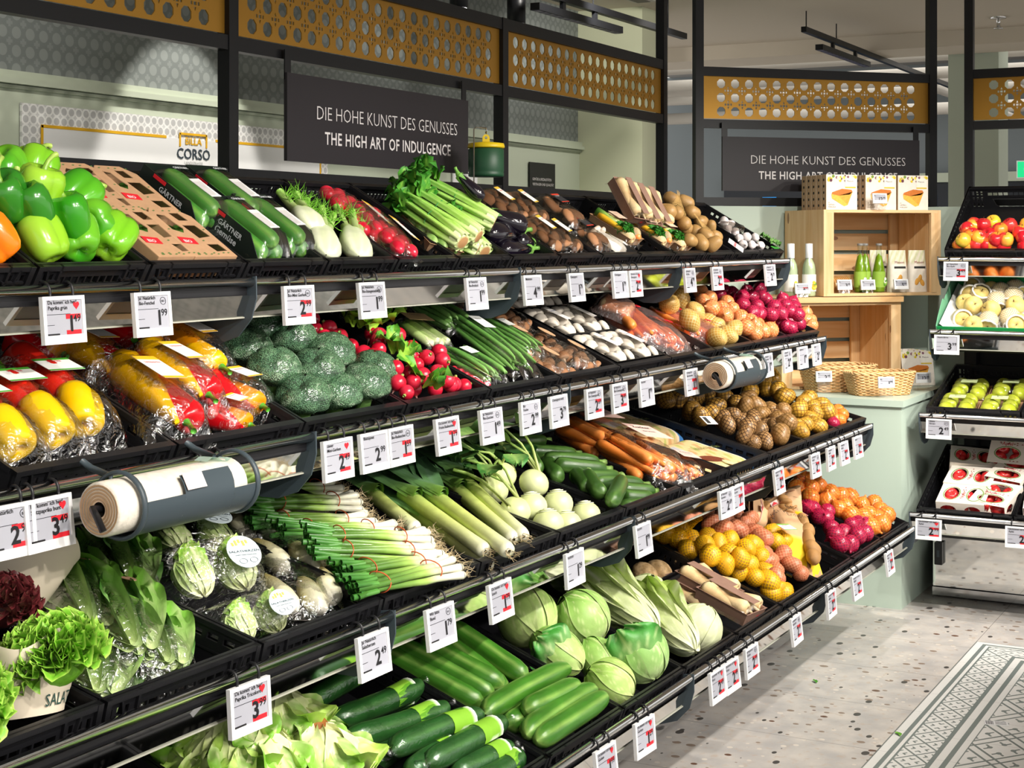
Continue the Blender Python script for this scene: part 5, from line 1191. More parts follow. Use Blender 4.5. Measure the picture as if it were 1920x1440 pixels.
def salad():
    t = thing('salad_heart_pack', '', 'lettuce pack'); g = B(); minihead(g, T(-.052, .035, .03), 1); minihead(g, T(.045, .035, .03), 2); g.build('lettuce_heart', LEAF, t)
    filmsheet(B(), .215, .235, .075, 151, .006, .03, 22, 26, 3, 3.5, T(0, -.01, 0)).build('film', FILMH, t)
    pts = [(x, y) for x, y in ngon(0, 0, .037, 24, 0, .056)]
    B().prism(pts, 0, .0012, T(.03, .10, .084) @ R(0, 0, -4), H('cfdde2')).build('oval_label', PAPER, t, False, label='pale blue oval label reading Salatherzen')
    q = B()
    for s, sz, y in (('SALATHERZEN', .0105, .0), ('ZART UND KNACKIG', .005, -.012)):
        v, f, wd = text(s, sz, .02); q.add(v, f, M=T(.03-wd/2, .10+y, .0858) @ R(0, 0, -4))
    for x in (-.012, .012): v, f = cutout(ngon(x, -.032, .009, 16), [ngon(x, -.032, .008, 16)], .0006); q.add(v, f, M=T(.03, .10, .0858))
    q.build('lettering', mat('slate_ink', ''), t, False)
    q = B()
    for k in range(5): q.box((.012+.008*k, .128+.004*(k % 3), .0858), (.005, .012+.006*(k % 2), .0006))
    q.build('gold_crown_mark', mat('gold_ink', 'c8b25a', .4), t, False); proto('salad', t)
salad()
chic_m = piece('chicory_head', lambda: B().lathe([(.001, 0), (.014, .003), (.023, .02), (.026, .05), (.022, .09), (.013, .125), (.005, .142), (.001, .146)], 20, lambda q, a: ramp(q, (0, H('f0ece0')), (.42, H('f1ecc4')), (.8, H('e3c63c')), (1, H('d6b426'))), axis_y(), lobes=(3, .12)))
def chicory():
    t = thing('chicory_pack', '', 'chicory pack'); w, l = .17, .22
    tray(B(), w*.92, l, .018).build('tray', TRAYB, t, False)
    for x, y, a, z in ((-.035, .02, 6, .03), (.02, .015, -6, .032), (.05, .03, -14, .045)): kid(t, 'chicory', chic_m, WAXY, T(x, y, z) @ R(0, 0, a))
    filmsheet(B(), w*1.08, l*1.12, .07, 161, .006, .03, 20, 24, 3, 3.5, T(0, -.01, 0)).build('film', FILMH, t); proto('chicory', t)
chicory()
def paperbag(kind, open_=True):
    t = thing('potato_paper_bag', '', 'potato bag'); w, l, d = .15, .30, .085; kb = mat('kraft_paper', 'c49a72', .75, noise=(25, .93, 1.05))
    pts = lambda z: None
    g = B(); nf = noisef(17)
    def front(u, v):
        x = u*2-1; b = d*math.sin(PI*min(1, .15+.95*(1-v)))*(1-abs(x)**4)**.5*(1-v*.55); return (x*w/2*(1+.05*(1-v)), l*v, b+.003*nf(u, v))
    def col(u, v): return H('f3d313') if (v < .34 and (u < .52 or v < .30 and u < .9)) else H('cfa57c')
    g.patch(lambda u, v: front(u*.62, v), 16, 22, lambda u, v: col(u*.62, v)); g.patch(lambda u, v: front(.62+.38*u, .64+.36*v), 8, 10, H('cfa57c')); g.patch(lambda u, v: front(.72+.28*u, v*.64), 5, 14, lambda u, v: H('f3d313') if v < .42 else H('cfa57c'))
    g.patch(lambda u, v: ((u*2-1)*w/2, l*v, 0), 4, 4, H('c49a72'))
    g.build('paper_bag', PAPER, t)
    for k in range(5): kid(t, 'potato', piece('potato_a', lambda: potato_m('b98a52', 1)), MATTE, T(.03+.006*(k % 2), .04+.036*k, .045) @ rnd_rot(rs0) @ S(.026))
    B().tube([(-.075, .245, .035), (0, .245, .05), (.075, .24, .032)], .0016, 5).build('tie_string', mat('tie_rose', 'd99a98', .6), t)
    q = B()
    for i, s in enumerate(('feste', 'Erdäpfel')): v, f, wd = text(s, .028, -.01); q.add(v, f, M=T(-.055, .185-.03*i, .088-.004*i) @ R(-14, 0, 8))
    q.build('lettering', INK, t, False); B().box((0, 0, 0), (.03, .04, .001), T(-.01, .262, .045)).build('label', mat('label_pink', 'e3c9c4', .6), t, False); B().prism([(-.012, -.012), (.012, -.012), (0, .014)], 0, .001, T(-.01, .262, .047)).build('red_mark', RED, t, False)
    proto(kind, t)
paperbag('paper_bag')
def peartray():
    t = thing('pear_tray', '', 'fruit tray'); w, l = .17, .19; tray(B(), w, l, .03, flare=.004).build('tray', CARD, t, False)
    pm = piece('green_pear', lambda: B().lathe([(.001, -.95), (.4, -.98), (.85, -.6), (1, -.1), (.92, .35), (.68, .75), (.45, 1.05), (.2, 1.22), (.001, 1.22)], 18, lambda q, a: mixh(H('a8b52a'), H('c3cb4a'), .5+.5*math.sin(a*2+q*5))))
    for i in range(6): kid(t, 'pear', pm, SKIN, T(-.042+.084*(i % 2), .035+.06*(i//2), .043) @ R(70, 0, rs0.uniform(-60, 60)) @ S(.035))
    filmsheet(B(), w, l, .082, 171, .002, .01, 14, 16, 5, 5).build('film', FILMT, t)
    labelcard(t, 'green_label', .07, .04, T(0, .095, .084), 'c9d8a0', ('Birnen',), INK, .01); proto('pear_tray', t)
peartray()
apple_m = piece('red_apple', lambda: B().lathe([(.001, -.78), (.25, -.86), (.6, -.82), (.93, -.45), (1, .05), (.92, .5), (.62, .8), (.3, .82), (.1, .66), (.001, .58)], 20, lambda q, a: mixh(H('c01a26'), H('d8413a'), .5+.5*math.sin(a*5+q*3))))
def applebox():
    t = thing('apple_carton', '', 'fruit carton'); w, l, h = .16, .20, .07; wc = mat('carton_white', 'efe6da', .6)
    for i in range(6): kid(t, 'apple', apple_m, SKIN, T(-.038+.076*(i % 2), .038+.062*(i//2), .036) @ R(rs0.uniform(-30, 30), rs0.uniform(-30, 30), 0) @ S(.034))
    v, f = cutout(rect(-w/2, 0, w/2, l), [ngon(-.0, .052, .052, 16, 0, .03), ngon(0, .148, .052, 16, 0, .03)], .0015); g = B().add(v, f, M=T(0, 0, h))
    g.box((0, l/2, .001), (w, l, .002))
    for s in (-1, 1):
        v, f = cutout(rect(0, 0, l, h), [ngon(.05, .035, .034, 14, 0, .022), ngon(.15, .035, .034, 14, 0, .022)], .0015); g.add(v, f, M=T(s*w/2, 0, 0) @ R(0, 0, 90) @ R(90, 0, 0))
    for y in (0, l): g.box((0, y, h*.25), (w, .0015, h*.5))
    g.build('carton', wc, t, False)
    q = B()
    for k in range(12): a = random.uniform(-.07, .07); y = random.choice([.1, .012, .19, .105, .095]); q.prism([(a-.005, y-.002), (a+.006, y), (a, y+.004)], h+.001, h+.0014)
    q.build('printed_leaves', mat('print_leaf_red', '9a3a34', .7), t, False)
    q = B()
    for y in (.052, .148): v, f = cutout(ngon(0, y, .058, 18, 0, .036), [ngon(0, y, .053, 18, 0, .031)], .0004); q.add(v, f, M=T(0, 0, h+.0012))
    q.build('window_border', mat('print_sage', '7f9a5c', .7), t, False)
    v, f, wd = text('Äpfel', .022, .01); B().add(v, f, M=T(-.03, .093, h+.0013)).build('lettering', RED, t, False); proto('apple_box', t)
applebox()
FOAM = netmat('foam_net', 'f3f1ea', 12, .70)
def nashi(kind, net):
    t = thing('asian_pear', '', 'pear'); c1, c2 = H('e3cc82'), H('d9bd6a')
    B().lathe([(.001, -.80), (.3, -.86), (.65, -.78), (.95, -.4), (1, .05), (.92, .48), (.64, .78), (.3, .84), (.12, .76), (.001, .70)], 20, lambda q, a: mixh(c1, c2, .5+.5*math.sin(a*4+q*6)), S(.046)).build('fruit', MATTE, t)
    B().tube([(0, 0, .033), (0, 0, .042), (.002, 0, .05)], .0022, 5, H('5a4326')).build('stem', MATTE, t)
    if net:
        B().lathe([(.02, -.042), (.038, -.032), (.049, -.008), (.0505, .012), (.047, .028), (.044, .036)], 30, (1, 1, 1), lat=(6.283, 2.2)).build('foam_net', FOAM, t, label='white foam net sleeve')
        B().tube([(.044*math.cos(a), .044*math.sin(a), .036+.002*math.sin(a*9)) for a in np.arange(0, 6.5, .2)], .005, 6, cap=False).build('foam_rim', mat('foam_white', 'f4f2ec', .8), t)
    proto(kind, t)
nashi('nashi', True); nashi('nashi_bare', False)
def apple(kind, a, b, s):
    t = thing('apple', '', 'apple'); c1, c2 = H(a), H(b)
    B().lathe([(.001, -.78), (.25, -.86), (.6, -.82), (.93, -.45), (1, .05), (.92, .5), (.62, .8), (.3, .82), (.1, .66), (.001, .58)], 22, lambda q, an: mixh(c1, c2, max(0, min(1, .5+.9*math.sin(an+s)+.25*math.sin(an*9)))), S(.037)).build('flesh', SKIN, t)
    B().tube([(0, 0, .022), (.001, 0, .032), (.004, 0, .041)], [.0012, .0011, .0016], 5, H('4a3320')).build('stem', MATTE, t); proto(kind, t)
apple('apple', 'c8202a', 'e8862e', 1); apple('apple', 'cf2a2a', 'f0a93c', 2); apple('apple', 'b81624', 'd43a34', 3); apple('apple_yellow', 'd9c23a', 'e0a83a', 1)
# nets
NETS = {'gold': netmat('net_gold', '7d5a1c', 5, 0.80), 'yellow': netmat('net_yellow', 'ffc400', 7, 0.62), 'red': netmat('net_red', 'f2b48c', 6, 0.82), 'straw': netmat('net_straw', 'c9a262', 11, 0.66),
        'orange': netmat('net_orange', 'f0601a', 7, 0.80), 'magenta': netmat('net_magenta', 'd81848', 7, 0.76), 'dark': netmat('net_dark', '3a2216', 5, 0.78), 'pale': netmat('net_pale', 'f0dc9a', 7, 0.80), 'white': netmat('net_white', 'eceae6', 7, 0.80)}
PIECES = {'potato_y': lambda: potato_m('e0a93c', 2), 'potato_p': lambda: potato_m('dfae4e', 3, 1.35), 'potato_b': lambda: potato_m('c4933f', 4), 'potato_d': lambda: potato_m('b58a58', 5), 'potato_r': lambda: potato_m('d4734f', 6, 1.2),
          'onion_y': lambda: onion_m('e58a2a', 'f0a850'), 'onion_l': lambda: onion_m('e8a05a', 'f2bd86'), 'onion_r': lambda: onion_m('7f1434', 'a02a52'), 'garlic': lambda: B().lathe([(.001, -.75), (.5, -.78), (.95, -.4), (1, 0), (.8, .45), (.4, .75), (.16, 1), (.12, 1.3), (.001, 1.32)], 18, lambda q, a: mixh(H('efe8e2'), H('d9c6cc'), .5+.5*math.sin(a*6)), lobes=(6, .12), lat=(6.283, 4.6))}
def netbag(r, pts, kind, net, label, group=None, rad=.03, n=.03, name=None, cat=None, tail=None, dn=.0, stretch=1.0, extra=None, sq=True):
    """a net of vegetables lying on shelf r; pts: where each one shows, (px, py[, height])"""
    cat = cat or ('onion net' if 'onion' in kind else 'garlic net' if kind == 'garlic' else 'potato net')
    Ms = []; rs = random.Random(len(label)*7+len(pts))
    for p in pts:
        h = p[2] if len(p) > 2 else n+rs.uniform(-dn, dn)
        Ms.append(P(r, p[:2], h) @ rnd_rot(rs) @ S(rad*rs.uniform(.9, 1.1)))
    c = sum((m.translation for m in Ms), Vector())/len(Ms); R0 = T(*c) @ RMS[r].to_3x3().to_4x4() @ T(0, 0, -rad)
    t = thing(name or cat.replace(' ', '_'), label, cat, group, R0); inv = R0.inverted(); me = piece(kind, PIECES[kind]); g = B()
    v = np.zeros(len(me.vertices)*3); me.vertices.foreach_get('co', v); v = v.reshape(-1, 3); f = [list(p.vertices) for p in me.polygons]
    la = np.zeros(len(me.vertices)*3); me.attributes['lat'].data.foreach_get('vector', la); la = la.reshape(-1, 3)
    for m in Ms:
        kid(t, kind.split('_')[0], me, WAXY if 'onion' not in kind else SKIN, inv @ m); g.add(v*1.035, f, M=inv @ m, lat=la)
    if tail:
        q = inv @ RMS[r] @ at(r, tail[:2], tail[2] if len(tail) > 2 else n+rad); p0 = Vector((0, 0, rad)); k = 12
        Pp = np.zeros((7, k, 3)); L = np.zeros((7, k, 3))
        for i in range(7):
            u = i/6; w = rad*(1.5*(1-u)**1.5+.22+.5*max(0, u-.8)*5*.4)
            cc = p0+(q-p0)*u
            for j in range(k): a = 2*PI*j/k; Pp[i, j] = (cc.x+w*math.cos(a), cc.y+w*math.sin(a)*.7, cc.z+w*.3*math.sin(a)); L[i, j] = (a, u*3, 0)
        g.grid(Pp, lat=L, wrap=True)
    g.build('net', NETS[net], t)
    if extra: extra(t)
    return t

# ---------------------------------------------------------------- setting the goods out
def rows(kind, r, rws, desc, group, where='', rot=None, s=1, var=None, jitter=True, rs=random.Random(3)):
    """rws: front row first, each from left to right: (px, py, height[, rx, ry, rz])"""
    for k, row in enumerate(rws):
        for i, q in enumerate(row):
            px, py, n = q[:3]; a = q[3:6] if len(q) >= 6 else ((rs.uniform(-25, 25), rs.uniform(-25, 25), rs.uniform(0, 360)) if rot is None else rot)
            kd = q[6] if len(q) > 6 else kind
            lab = f"{desc}, {ordw(i, len(row))}{' ' + ROWW[len(rws)][k] if len(rws) > 1 else ''}{' ' + where if where else ''}"
            spawn(kd, P(r, (px, py), n, *a, s), lab, group)
OFF = {'fennel': .03, 'radish_bag': .025, 'celery': .03, 'paprika_pack': .042, 'paprika_pack_red': .042, 'pointed_pack': .036, 'bean_bag': .02, 'herb_bag': .02, 'carrot_sack': .045, 'carrot_pack': .036, 'salad': .04, 'chicory': .033, 'romaine': .05, 'paper_bag': .04, 'spring_onion': .02, 'root_sack': .03, 'sprout_tray': .025}
def lay(k, r, a, b, n, n2=None, L0=1.0, w=1.0, roll=0, h=None):
    return SEG(r, a, b, n, n2, L0, w, roll, h) @ T(0, 0, -OFF.get(k, 0))
def segs(kind, r, lst, desc, group, where, L0, w=1.0, h=None, names=None):
    for i, q in enumerate(lst):
        (a, b, n), o = q[:3], (q[3] if len(q) > 3 else {})
        spawn(o.get('k', kind), lay(o.get('k', kind), r, a, b, n, o.get('n2'), o.get('L0', L0), o.get('w', w), o.get('roll', 0), o.get('h')), (names[i] if names else f'{desc}, {ordw(i, len(lst))} {where}'), group, o.get('var'))
def L(r, x, d, n, rz=0, rx=0, ry=0, s=1): return RMS[r] @ T(x, d, n) @ R(rx, ry, rz) @ (S(s) if isinstance(s, (int, float)) else S(*s))
# ---- top shelf
spawn('pepper_orange', P(1, (17, 462), .005, -60, 10, 40, 1.0), 'orange bell pepper at the left edge of the top shelf')
rows('pepper_green', 1, [[(48, 458, -.01, -50, 0, 60), (88, 462, .005, -62, 0, 10, 'pepper_lime'), (152, 458, .005, -75, 5, -20), (227, 452, .005, -70, 20, -50, 'pepper_lime')],
                         [(62, 405, .04, -40, -10, 35), (131, 424, .03, -30, 20, 60), (178, 414, .02, -80, 10, 120)],
                         [(12, 385, .045, -20, -30, 10), (67, 372, .055, -12, 4, 0, 'pepper_lime'), (133, 375, .04, -60, 20, -60)],
                         [(17, 337, .04, -40, 10, 70), (56, 333, .05, -40, 20, -20, 'pepper_lime')]], 'green bell pepper', 'loose green peppers', 'of the pepper crate')
for i, (px, py, n) in enumerate(((172, 352, .0), (257, 362, .0), (281, 442, -.005), (363, 443, -.005))):
    spawn('cuke_box', P(1, (px, py), n) @ T(0, -.09, -.045) @ R(4, 0, 0), 'kraft box of mini cucumbers, '+['left one at the back', 'right one at the back', 'left one in front', 'right one in front'][i], 'mini cucumber boxes')
for i, (px, py, n) in enumerate(((350, 362, .01), (432, 355, .01), (466, 425, .005), (534, 420, .005))):
    spawn('gartner', P(1, (px, py), n) @ T(0, -.105, -.05) @ R(3, 0, 0), 'black tray of garden cucumbers in film, '+['left one at the back', 'right one at the back', 'left one in front', 'right one in front'][i], 'garden cucumber trays')
segs('fennel', 1, [((634, 492), (614, 400), -.01), ((668, 488), (645, 400), -.015), ((590, 432), (540, 365), .0)], '', 'fennel bulbs', '', .21, .95,
     names=['fennel bulb in front, left of the pair', 'fennel bulb in front, right of the pair', 'fennel bulb lying behind the front pair'])
segs('radish_bag', 1, [((690, 440), (580, 335), -.01), ((775, 487), (672, 385), .005, {'w': .85})], '', 'radish bags', '', .25, 1.0, names=['film bag of red radishes lying further back', 'film bag of red radishes in front of the sprouts'])
spawn('sprout_tray', lay('sprout_tray', 1, (842, 478), (772, 405), -.01, L0=.16), 'film-covered card tray of Brussels sprouts beside the radishes')
segs('celery', 1, [((912, 408), (735, 318), .04), ((898, 444), (722, 338), .04), ((866, 455), (735, 362), .02), ((916, 482), (830, 420), -.04), ((888, 486), (800, 440), -.04)], '', 'celery bunches', '', .40, 1.0,
     names=['big celery bunch topmost at the back of the pile', 'celery bunch in the middle of the pile with a pale cut base', 'celery bunch on the left of the pile beside the sprouts', 'celery bunch low in front, right one', 'celery bunch low in front, left one'])
segs('aubergine', 1, [((985, 428), (905, 397), .03), ((912, 440), (985, 434), .0, {'var': 0}), ((972, 452), (1012, 458), -.02, {'w': .9}), ((948, 470), (1010, 468), -.03, {'w': .9}), ((905, 375), (852, 320), .08, {'n2': .12, 'w': .6})], '', 'aubergines', '', .23, 1.0,
     names=['dark aubergine lying topmost under the mushroom bag', 'aubergine with a pale green calyx pointing right in the middle', 'small aubergine on the right side of the crate', 'aubergine lowest in front with a green stalk', 'thin aubergine standing up at the back with a leafy calyx'])
for i, (k, px, py, n) in enumerate((('mushroom_bag', 935, 380, .02), ('mushroom_bag', 990, 385, .025), ('portobello', 1050, 395, .03), ('mushroom_bag', 1030, 445, .01), ('mushroom_bag', 1072, 446, .0), ('portobello', 1118, 448, .0), ('king_bag', 1168, 458, -.01))):
    spawn(k, P(1, (px, py), n) @ T(0, -.085, -.04) @ R(2, 0, 5), ['bag of brown mushrooms at the back left', 'bag of brown mushrooms with a yellow label at the back', 'pack of flat mushrooms at the back with a red label', 'bag of brown mushrooms in front beside the aubergines', 'bag of brown mushrooms in front with two yellow labels', 'pack of flat mushrooms in front with a dark label', 'film bag of pale king oyster mushrooms'][i], 'packed mushrooms')
for i, (px, py, n) in enumerate(((1158, 425, .0), (1210, 432, .0), (1258, 440, -.005))):
    spawn('soup_tray', P(1, (px, py), n) @ T(0, -.085, -.03), ['tray of soup vegetables with parsley, leftmost', 'tray of soup vegetables, middle one', 'tray of soup vegetables, rightmost with pale roots'][i], 'soup vegetable trays')
for i, (px, py, n) in enumerate(((1183, 372, .08), (1202, 382, .07), (1226, 388, .06))):
    spawn('parsnip_box', P(1, (px, py), n) @ R(28, 0, -8) @ T(0, -.09, -.03) @ S(.9), ['mauve card box of parsnips leaning at the back, topmost', 'mauve card box of parsnips leaning behind the nearest one', 'mauve card box of parsnips leaning in front of the others'][i], 'leaning parsnip boxes')
netbag(1, [(1258, 372), (1285, 380), (1268, 400), (1298, 398), (1250, 396), (1282, 418, .04)], 'potato_d', 'straw', 'straw net of potatoes piled topmost on the top shelf', 'straw potato nets', .028, .06, tail=(1272, 360, .10), sq=0)
netbag(1, [(1292, 436), (1312, 446), (1302, 460), (1322, 464), (1330, 455)], 'potato_d', 'straw', 'straw net of potatoes in front on the left', 'straw potato nets', .026, .015)
netbag(1, [(1328, 425), (1346, 434), (1338, 450), (1356, 452), (1352, 466)], 'potato_d', 'straw', 'straw net of potatoes in front next to the garlic', 'straw potato nets', .026, .03, tail=(1318, 412, .07))
netbag(1, [(1388, 448), (1402, 446), (1418, 447), (1396, 460), (1412, 461), (1428, 462)], 'garlic', 'white', 'white net of garlic bulbs in front on the top shelf', 'garlic nets', .019, .0)
netbag(1, [(1352, 415), (1364, 420), (1358, 430), (1372, 436)], 'garlic', 'white', 'white net of garlic bulbs lying further back', 'garlic nets', .019, .0)
t = thing('garlic_card', 'small white card with red print beside the garlic nets', 'card', M=P(1, (1380, 460), .01, 8, 0, 20)); B().box((0, 0, 0), (.09, .07, .001)).build('sheet', WHITE, t, False); v, f, wd = text('KNOBLAUCH', .014, .02); B().add(v, f, M=T(-wd/2, 0, .001)).build('lettering', RED, t, False)
t = thing('greens_pack', 'small bunch of green leaves with a green label at the end of the top shelf', 'herbs', M=P(1, (1445, 458), -.01)); g = B()
for k in range(9): leaf(g, T(0, 0, .01) @ R(0, 0, k*40), .05, .035, 25, 10, .006, 6, .1, H('8fae6a'), H('4f7a3c'), 6, 6, 0, k)
g.build('leaf', LEAF, t); B().box((0, -.035, .005), (.07, .02, .002)).build('label', mat('label_green', '3f9a3a', .6), t, False)
tag(B().lathe([(.001, 0), (.018, .01), (.02, .08), (.014, .15), (.001, .16)], 12, H('b3a79c'), axis_y(), jit=.1).build('grey_sachet', FILMS, M=P(1, (1392, 430), .02, 0, 0, 75)), 'small grey film sachet lying behind the front garlic net', 'sachet')
# ---- second shelf
segs('paprika_pack', 2, [((36, 858), (-150, 725), -.005), ((138, 832), (-62, 690), -.005, {'k': 'paprika_pack'}), ((232, 806), (40, 668), -.015, {'k': 'paprika_pack_red'})], '', 'three coloured pepper packs', '', .27, 1.0,
     names=['film pack of bell peppers at the left edge with the yellow one in front', 'film pack of bell peppers in the middle of the crate', 'film pack of red bell peppers on the right of the crate'])
segs('pointed_pack', 2, [((352, 818), (222, 690), .015, {'var': 0, 'w': 1.1}), ((392, 745), (268, 648), .03, {'var': 0}), ((438, 690), (312, 600), .03, {'var': 1}), ((512, 762), (415, 700), -.01, {'var': 2, 'L0': .24}), ((212, 700), (118, 625), .01, {'var': 0}), ((95, 670), (20, 625), -.01, {'var': 2}), ((470, 800), (392, 758), -.03, {'var': 2, 'w': .9}), ((300, 655), (215, 600), .02, {'var': 2})], '', 'pointed pepper bags', '', .235, 1.0,
     names=['film bag with a long yellow pointed pepper in front', 'film bag of pointed peppers with a big paper label', 'film bag of orange and red pointed peppers at the back by the broccoli', 'film bag of red pointed peppers on the right above the crate rim', 'film bag of yellow and red pointed peppers behind the front one', 'film bag of red pointed peppers at the far left back', 'small film bag of red pointed peppers lowest in front', 'film bag of red pointed peppers under the price tags'])
rows('broccoli', 2, [[(578, 752, .0), (642, 748, -.005)], [(512, 694, .02), (594, 696, .03), (688, 722, .01)], [(460, 655, .0), (545, 635, .035), (618, 665, .03), (684, 700, .0)], [(440, 612, .01), (490, 616, .03)]], 'film-wrapped broccoli head', 'wrapped broccoli', 'of the crate', rot=(-18, 0, 0))
rdx = [[(764, 737, 0), (780, 731, -.01), (816, 730, -.01), (845, 722, .0), (870, 724, -.02)], [(746, 718, .01), (775, 716, .01), (792, 705, .015), (820, 697, .02), (838, 714, .01), (851, 720, 0)],
       [(742, 690, .03), (769, 699, .02), (781, 684, .02), (800, 670, .035), (824, 660, .02), (829, 676, .02)], [(700, 668, .03), (682, 663, .02), (710, 655, .04), (708, 668, .03), (772, 652, .025), (770, 668, .025)],
       [(711, 629, .045), (747, 628, .05), (638, 648, .03), (658, 650, .02), (709, 639, .04), (698, 626, .03)], [(617, 615, .05), (608, 632, .05), (636, 632, .05), (588, 618, .04), (585, 598, .04), (572, 600, .02)]]
RB = ['front row of red radishes', 'second row of red radishes', 'third row of red radishes', 'fourth row of red radishes', 'fifth row of red radishes', 'back row of red radishes']
rr = []
for s in range(3): rr.append(proto('radish', rball('radish', 'flesh', .0205, H('c8102e'), H('de2a46'), SKIN, top='root', stripes=2, cat='radish', seed=s)))
for k, row in enumerate(rdx):
    for i, (px, py, n) in enumerate(sorted(row)):
        spawn('radish', P(2, (px, py), n, random.uniform(-120, 120), random.uniform(-60, 60), random.uniform(0, 360), random.uniform(.92, 1.08)), f'red radish, {ordw(i, len(row))} in the {["front", "second", "third", "fourth", "fifth", "back"][k]} row of the bunched radishes', 'bunched red radishes')
for j, (px, py, n, k) in enumerate(((672, 612, .04, 16), (745, 668, .03, 6), (800, 725, .01, 5), (690, 600, .03, 10))):
    t = thing('radish_greens', ['bright green radish leaves standing at the back of the radishes', 'few radish leaves between the upper radishes', 'few radish leaves in front of the radishes', 'darker radish leaves next to the green beans'][j], 'radish leaves', 'radish leaves', P(2, (px, py), n)); g = B()
    for i in range(k): leaf(g, T(random.uniform(-.03, .03), random.uniform(-.03, .03), 0) @ R(0, 0, random.uniform(0, 360)), random.uniform(.05, .10), .045, 55, random.uniform(0, 60), .008, 6, .15, H('b8dc4a'), H('8cc832') if j == 0 else H('4f9a30'), 7, 8, 5, i+j*30, .6)
    g.build('leaf', LEAF, t)
segs('radish_bag', 2, [((893, 728), (835, 690), -.03)], '', None, '', .25, .8, names=['flat film bag of radishes at the right front corner of the radish crate'])
segs('bean_bag', 2, [((1020, 702), (880, 598), .01), ((938, 712), (840, 655), -.01, {'w': .9}), ((1000, 660), (900, 600), .01, {'w': .8}), ((830, 648), (758, 600), .0, {'k': 'herb_bag', 'L0': .25}), ((880, 610), (800, 565), .01)], '', 'green bean bags', '', .29, 1.0,
     names=['film bag of green beans lying across the middle with a white label', 'film bag of green beans in front with a yellow label', 'film bag of green beans along the mushrooms', 'film bag of greens with a brown label beside the radishes', 'film bag of green beans at the back under the mirror strip'])
k = 0
MN = ['in front on the left', 'in front on the right', 'second from the front on the left', 'second from the front on the right', 'third from the front on the left', 'third from the front on the right', 'at the back on the left', 'at the back on the right']
for d in (.07, .21, .35, .48):
    for x in (3.94, 4.13): spawn('mushroom_sack', L(2, x, d-.08, -.055+.01*(k % 3), random.uniform(-12, 12)), 'crinkled film bag of brown mushrooms, '+MN[k], 'brown mushroom bags'); k += 1
k = 0
for d in (.015, .205, .395):
    for x in (4.345, 4.535): spawn('white_tray', L(2, x, d, -.045, 0), 'black tray of white mushrooms in film, '+['front left', 'front right', 'middle left', 'middle right', 'back left', 'back right'][k], 'white mushroom trays'); k += 1
segs('carrot_sack', 2, [((1255, 645), (1170, 580), -.02), ((1330, 640), (1240, 585), -.02)], '', 'big carrot bags', '', .36, .85, names=['big rosy film bag of carrots, left one', 'big rosy film bag of carrots, right one with red marks'])
spawn('root_sack', lay('root_sack', 2, (1190, 590), (1120, 560), .01, L0=.27), 'pale film bag of roots behind the carrot bags')
netbag(2, [(1282, 560), (1270, 545), (1262, 570), (1310, 585), (1300, 600)], 'potato_p', 'pale', 'pale net of waxy potatoes at the back, left of the onions', 'pale potato nets', .034, .04, dn=.01)
netbag(2, [(1340, 595), (1352, 615), (1358, 636), (1376, 632), (1388, 622), (1342, 610)], 'potato_p', 'pale', 'pale net of waxy potatoes in front, beside the carrots', 'pale potato nets', .033, .0)
netbag(2, [(1262, 530), (1248, 540), (1255, 552)], 'potato_p', 'pale', 'pale net of waxy potatoes under the price tags', 'pale potato nets', .033, .03)
for i, (pts, n) in enumerate((([(1313, 547), (1330, 560), (1334, 578), (1318, 565)], .04), ([(1362, 568), (1352, 580), (1372, 580), (1358, 592)], .03), ([(1388, 596), (1406, 604), (1398, 614), (1416, 612)], .015), ([(1428, 610), (1446, 606), (1438, 622), (1424, 626), (1452, 620)], .0))):
    netbag(2, pts, 'onion_l', 'orange', ['orange net of onions furthest back on the second shelf', 'orange net of onions second from the back', 'orange net of onions second from the front', 'orange net of onions in front by the red ones'][i], 'orange onion nets on the second shelf', .033, n)
for i, (pts, n) in enumerate((([(1355, 545), (1345, 552), (1368, 550), (1379, 558)], .02), ([(1400, 545), (1424, 542), (1410, 556), (1428, 556), (1392, 556)], .05), ([(1393, 572), (1412, 586), (1425, 588), (1420, 574), (1436, 562)], .04), ([(1452, 576), (1446, 590), (1464, 588), (1462, 574)], .045), ([(1468, 560), (1486, 566), (1482, 584), (1496, 590), (1490, 576), (1474, 574)], .06), ([(1462, 606), (1474, 612), (1484, 616), (1500, 608), (1482, 604)], .0))):
    netbag(2, pts, 'onion_r', 'magenta', ['net of red onions furthest left at the back', 'net of red onions topmost at the back under the tag', 'net of red onions in the middle beside the yellow ones', 'net of red onions in the centre of the crate', 'net of red onions piled topmost on the right', 'net of red onions in front above the rim'][i], 'red onion nets on the second shelf', .029, n)
netbag(2, [(1510, 590), (1520, 602), (1522, 612), (1512, 604)], 'onion_l', 'orange', 'reddish net of onions at the right end of the second shelf', None, .028, .0)
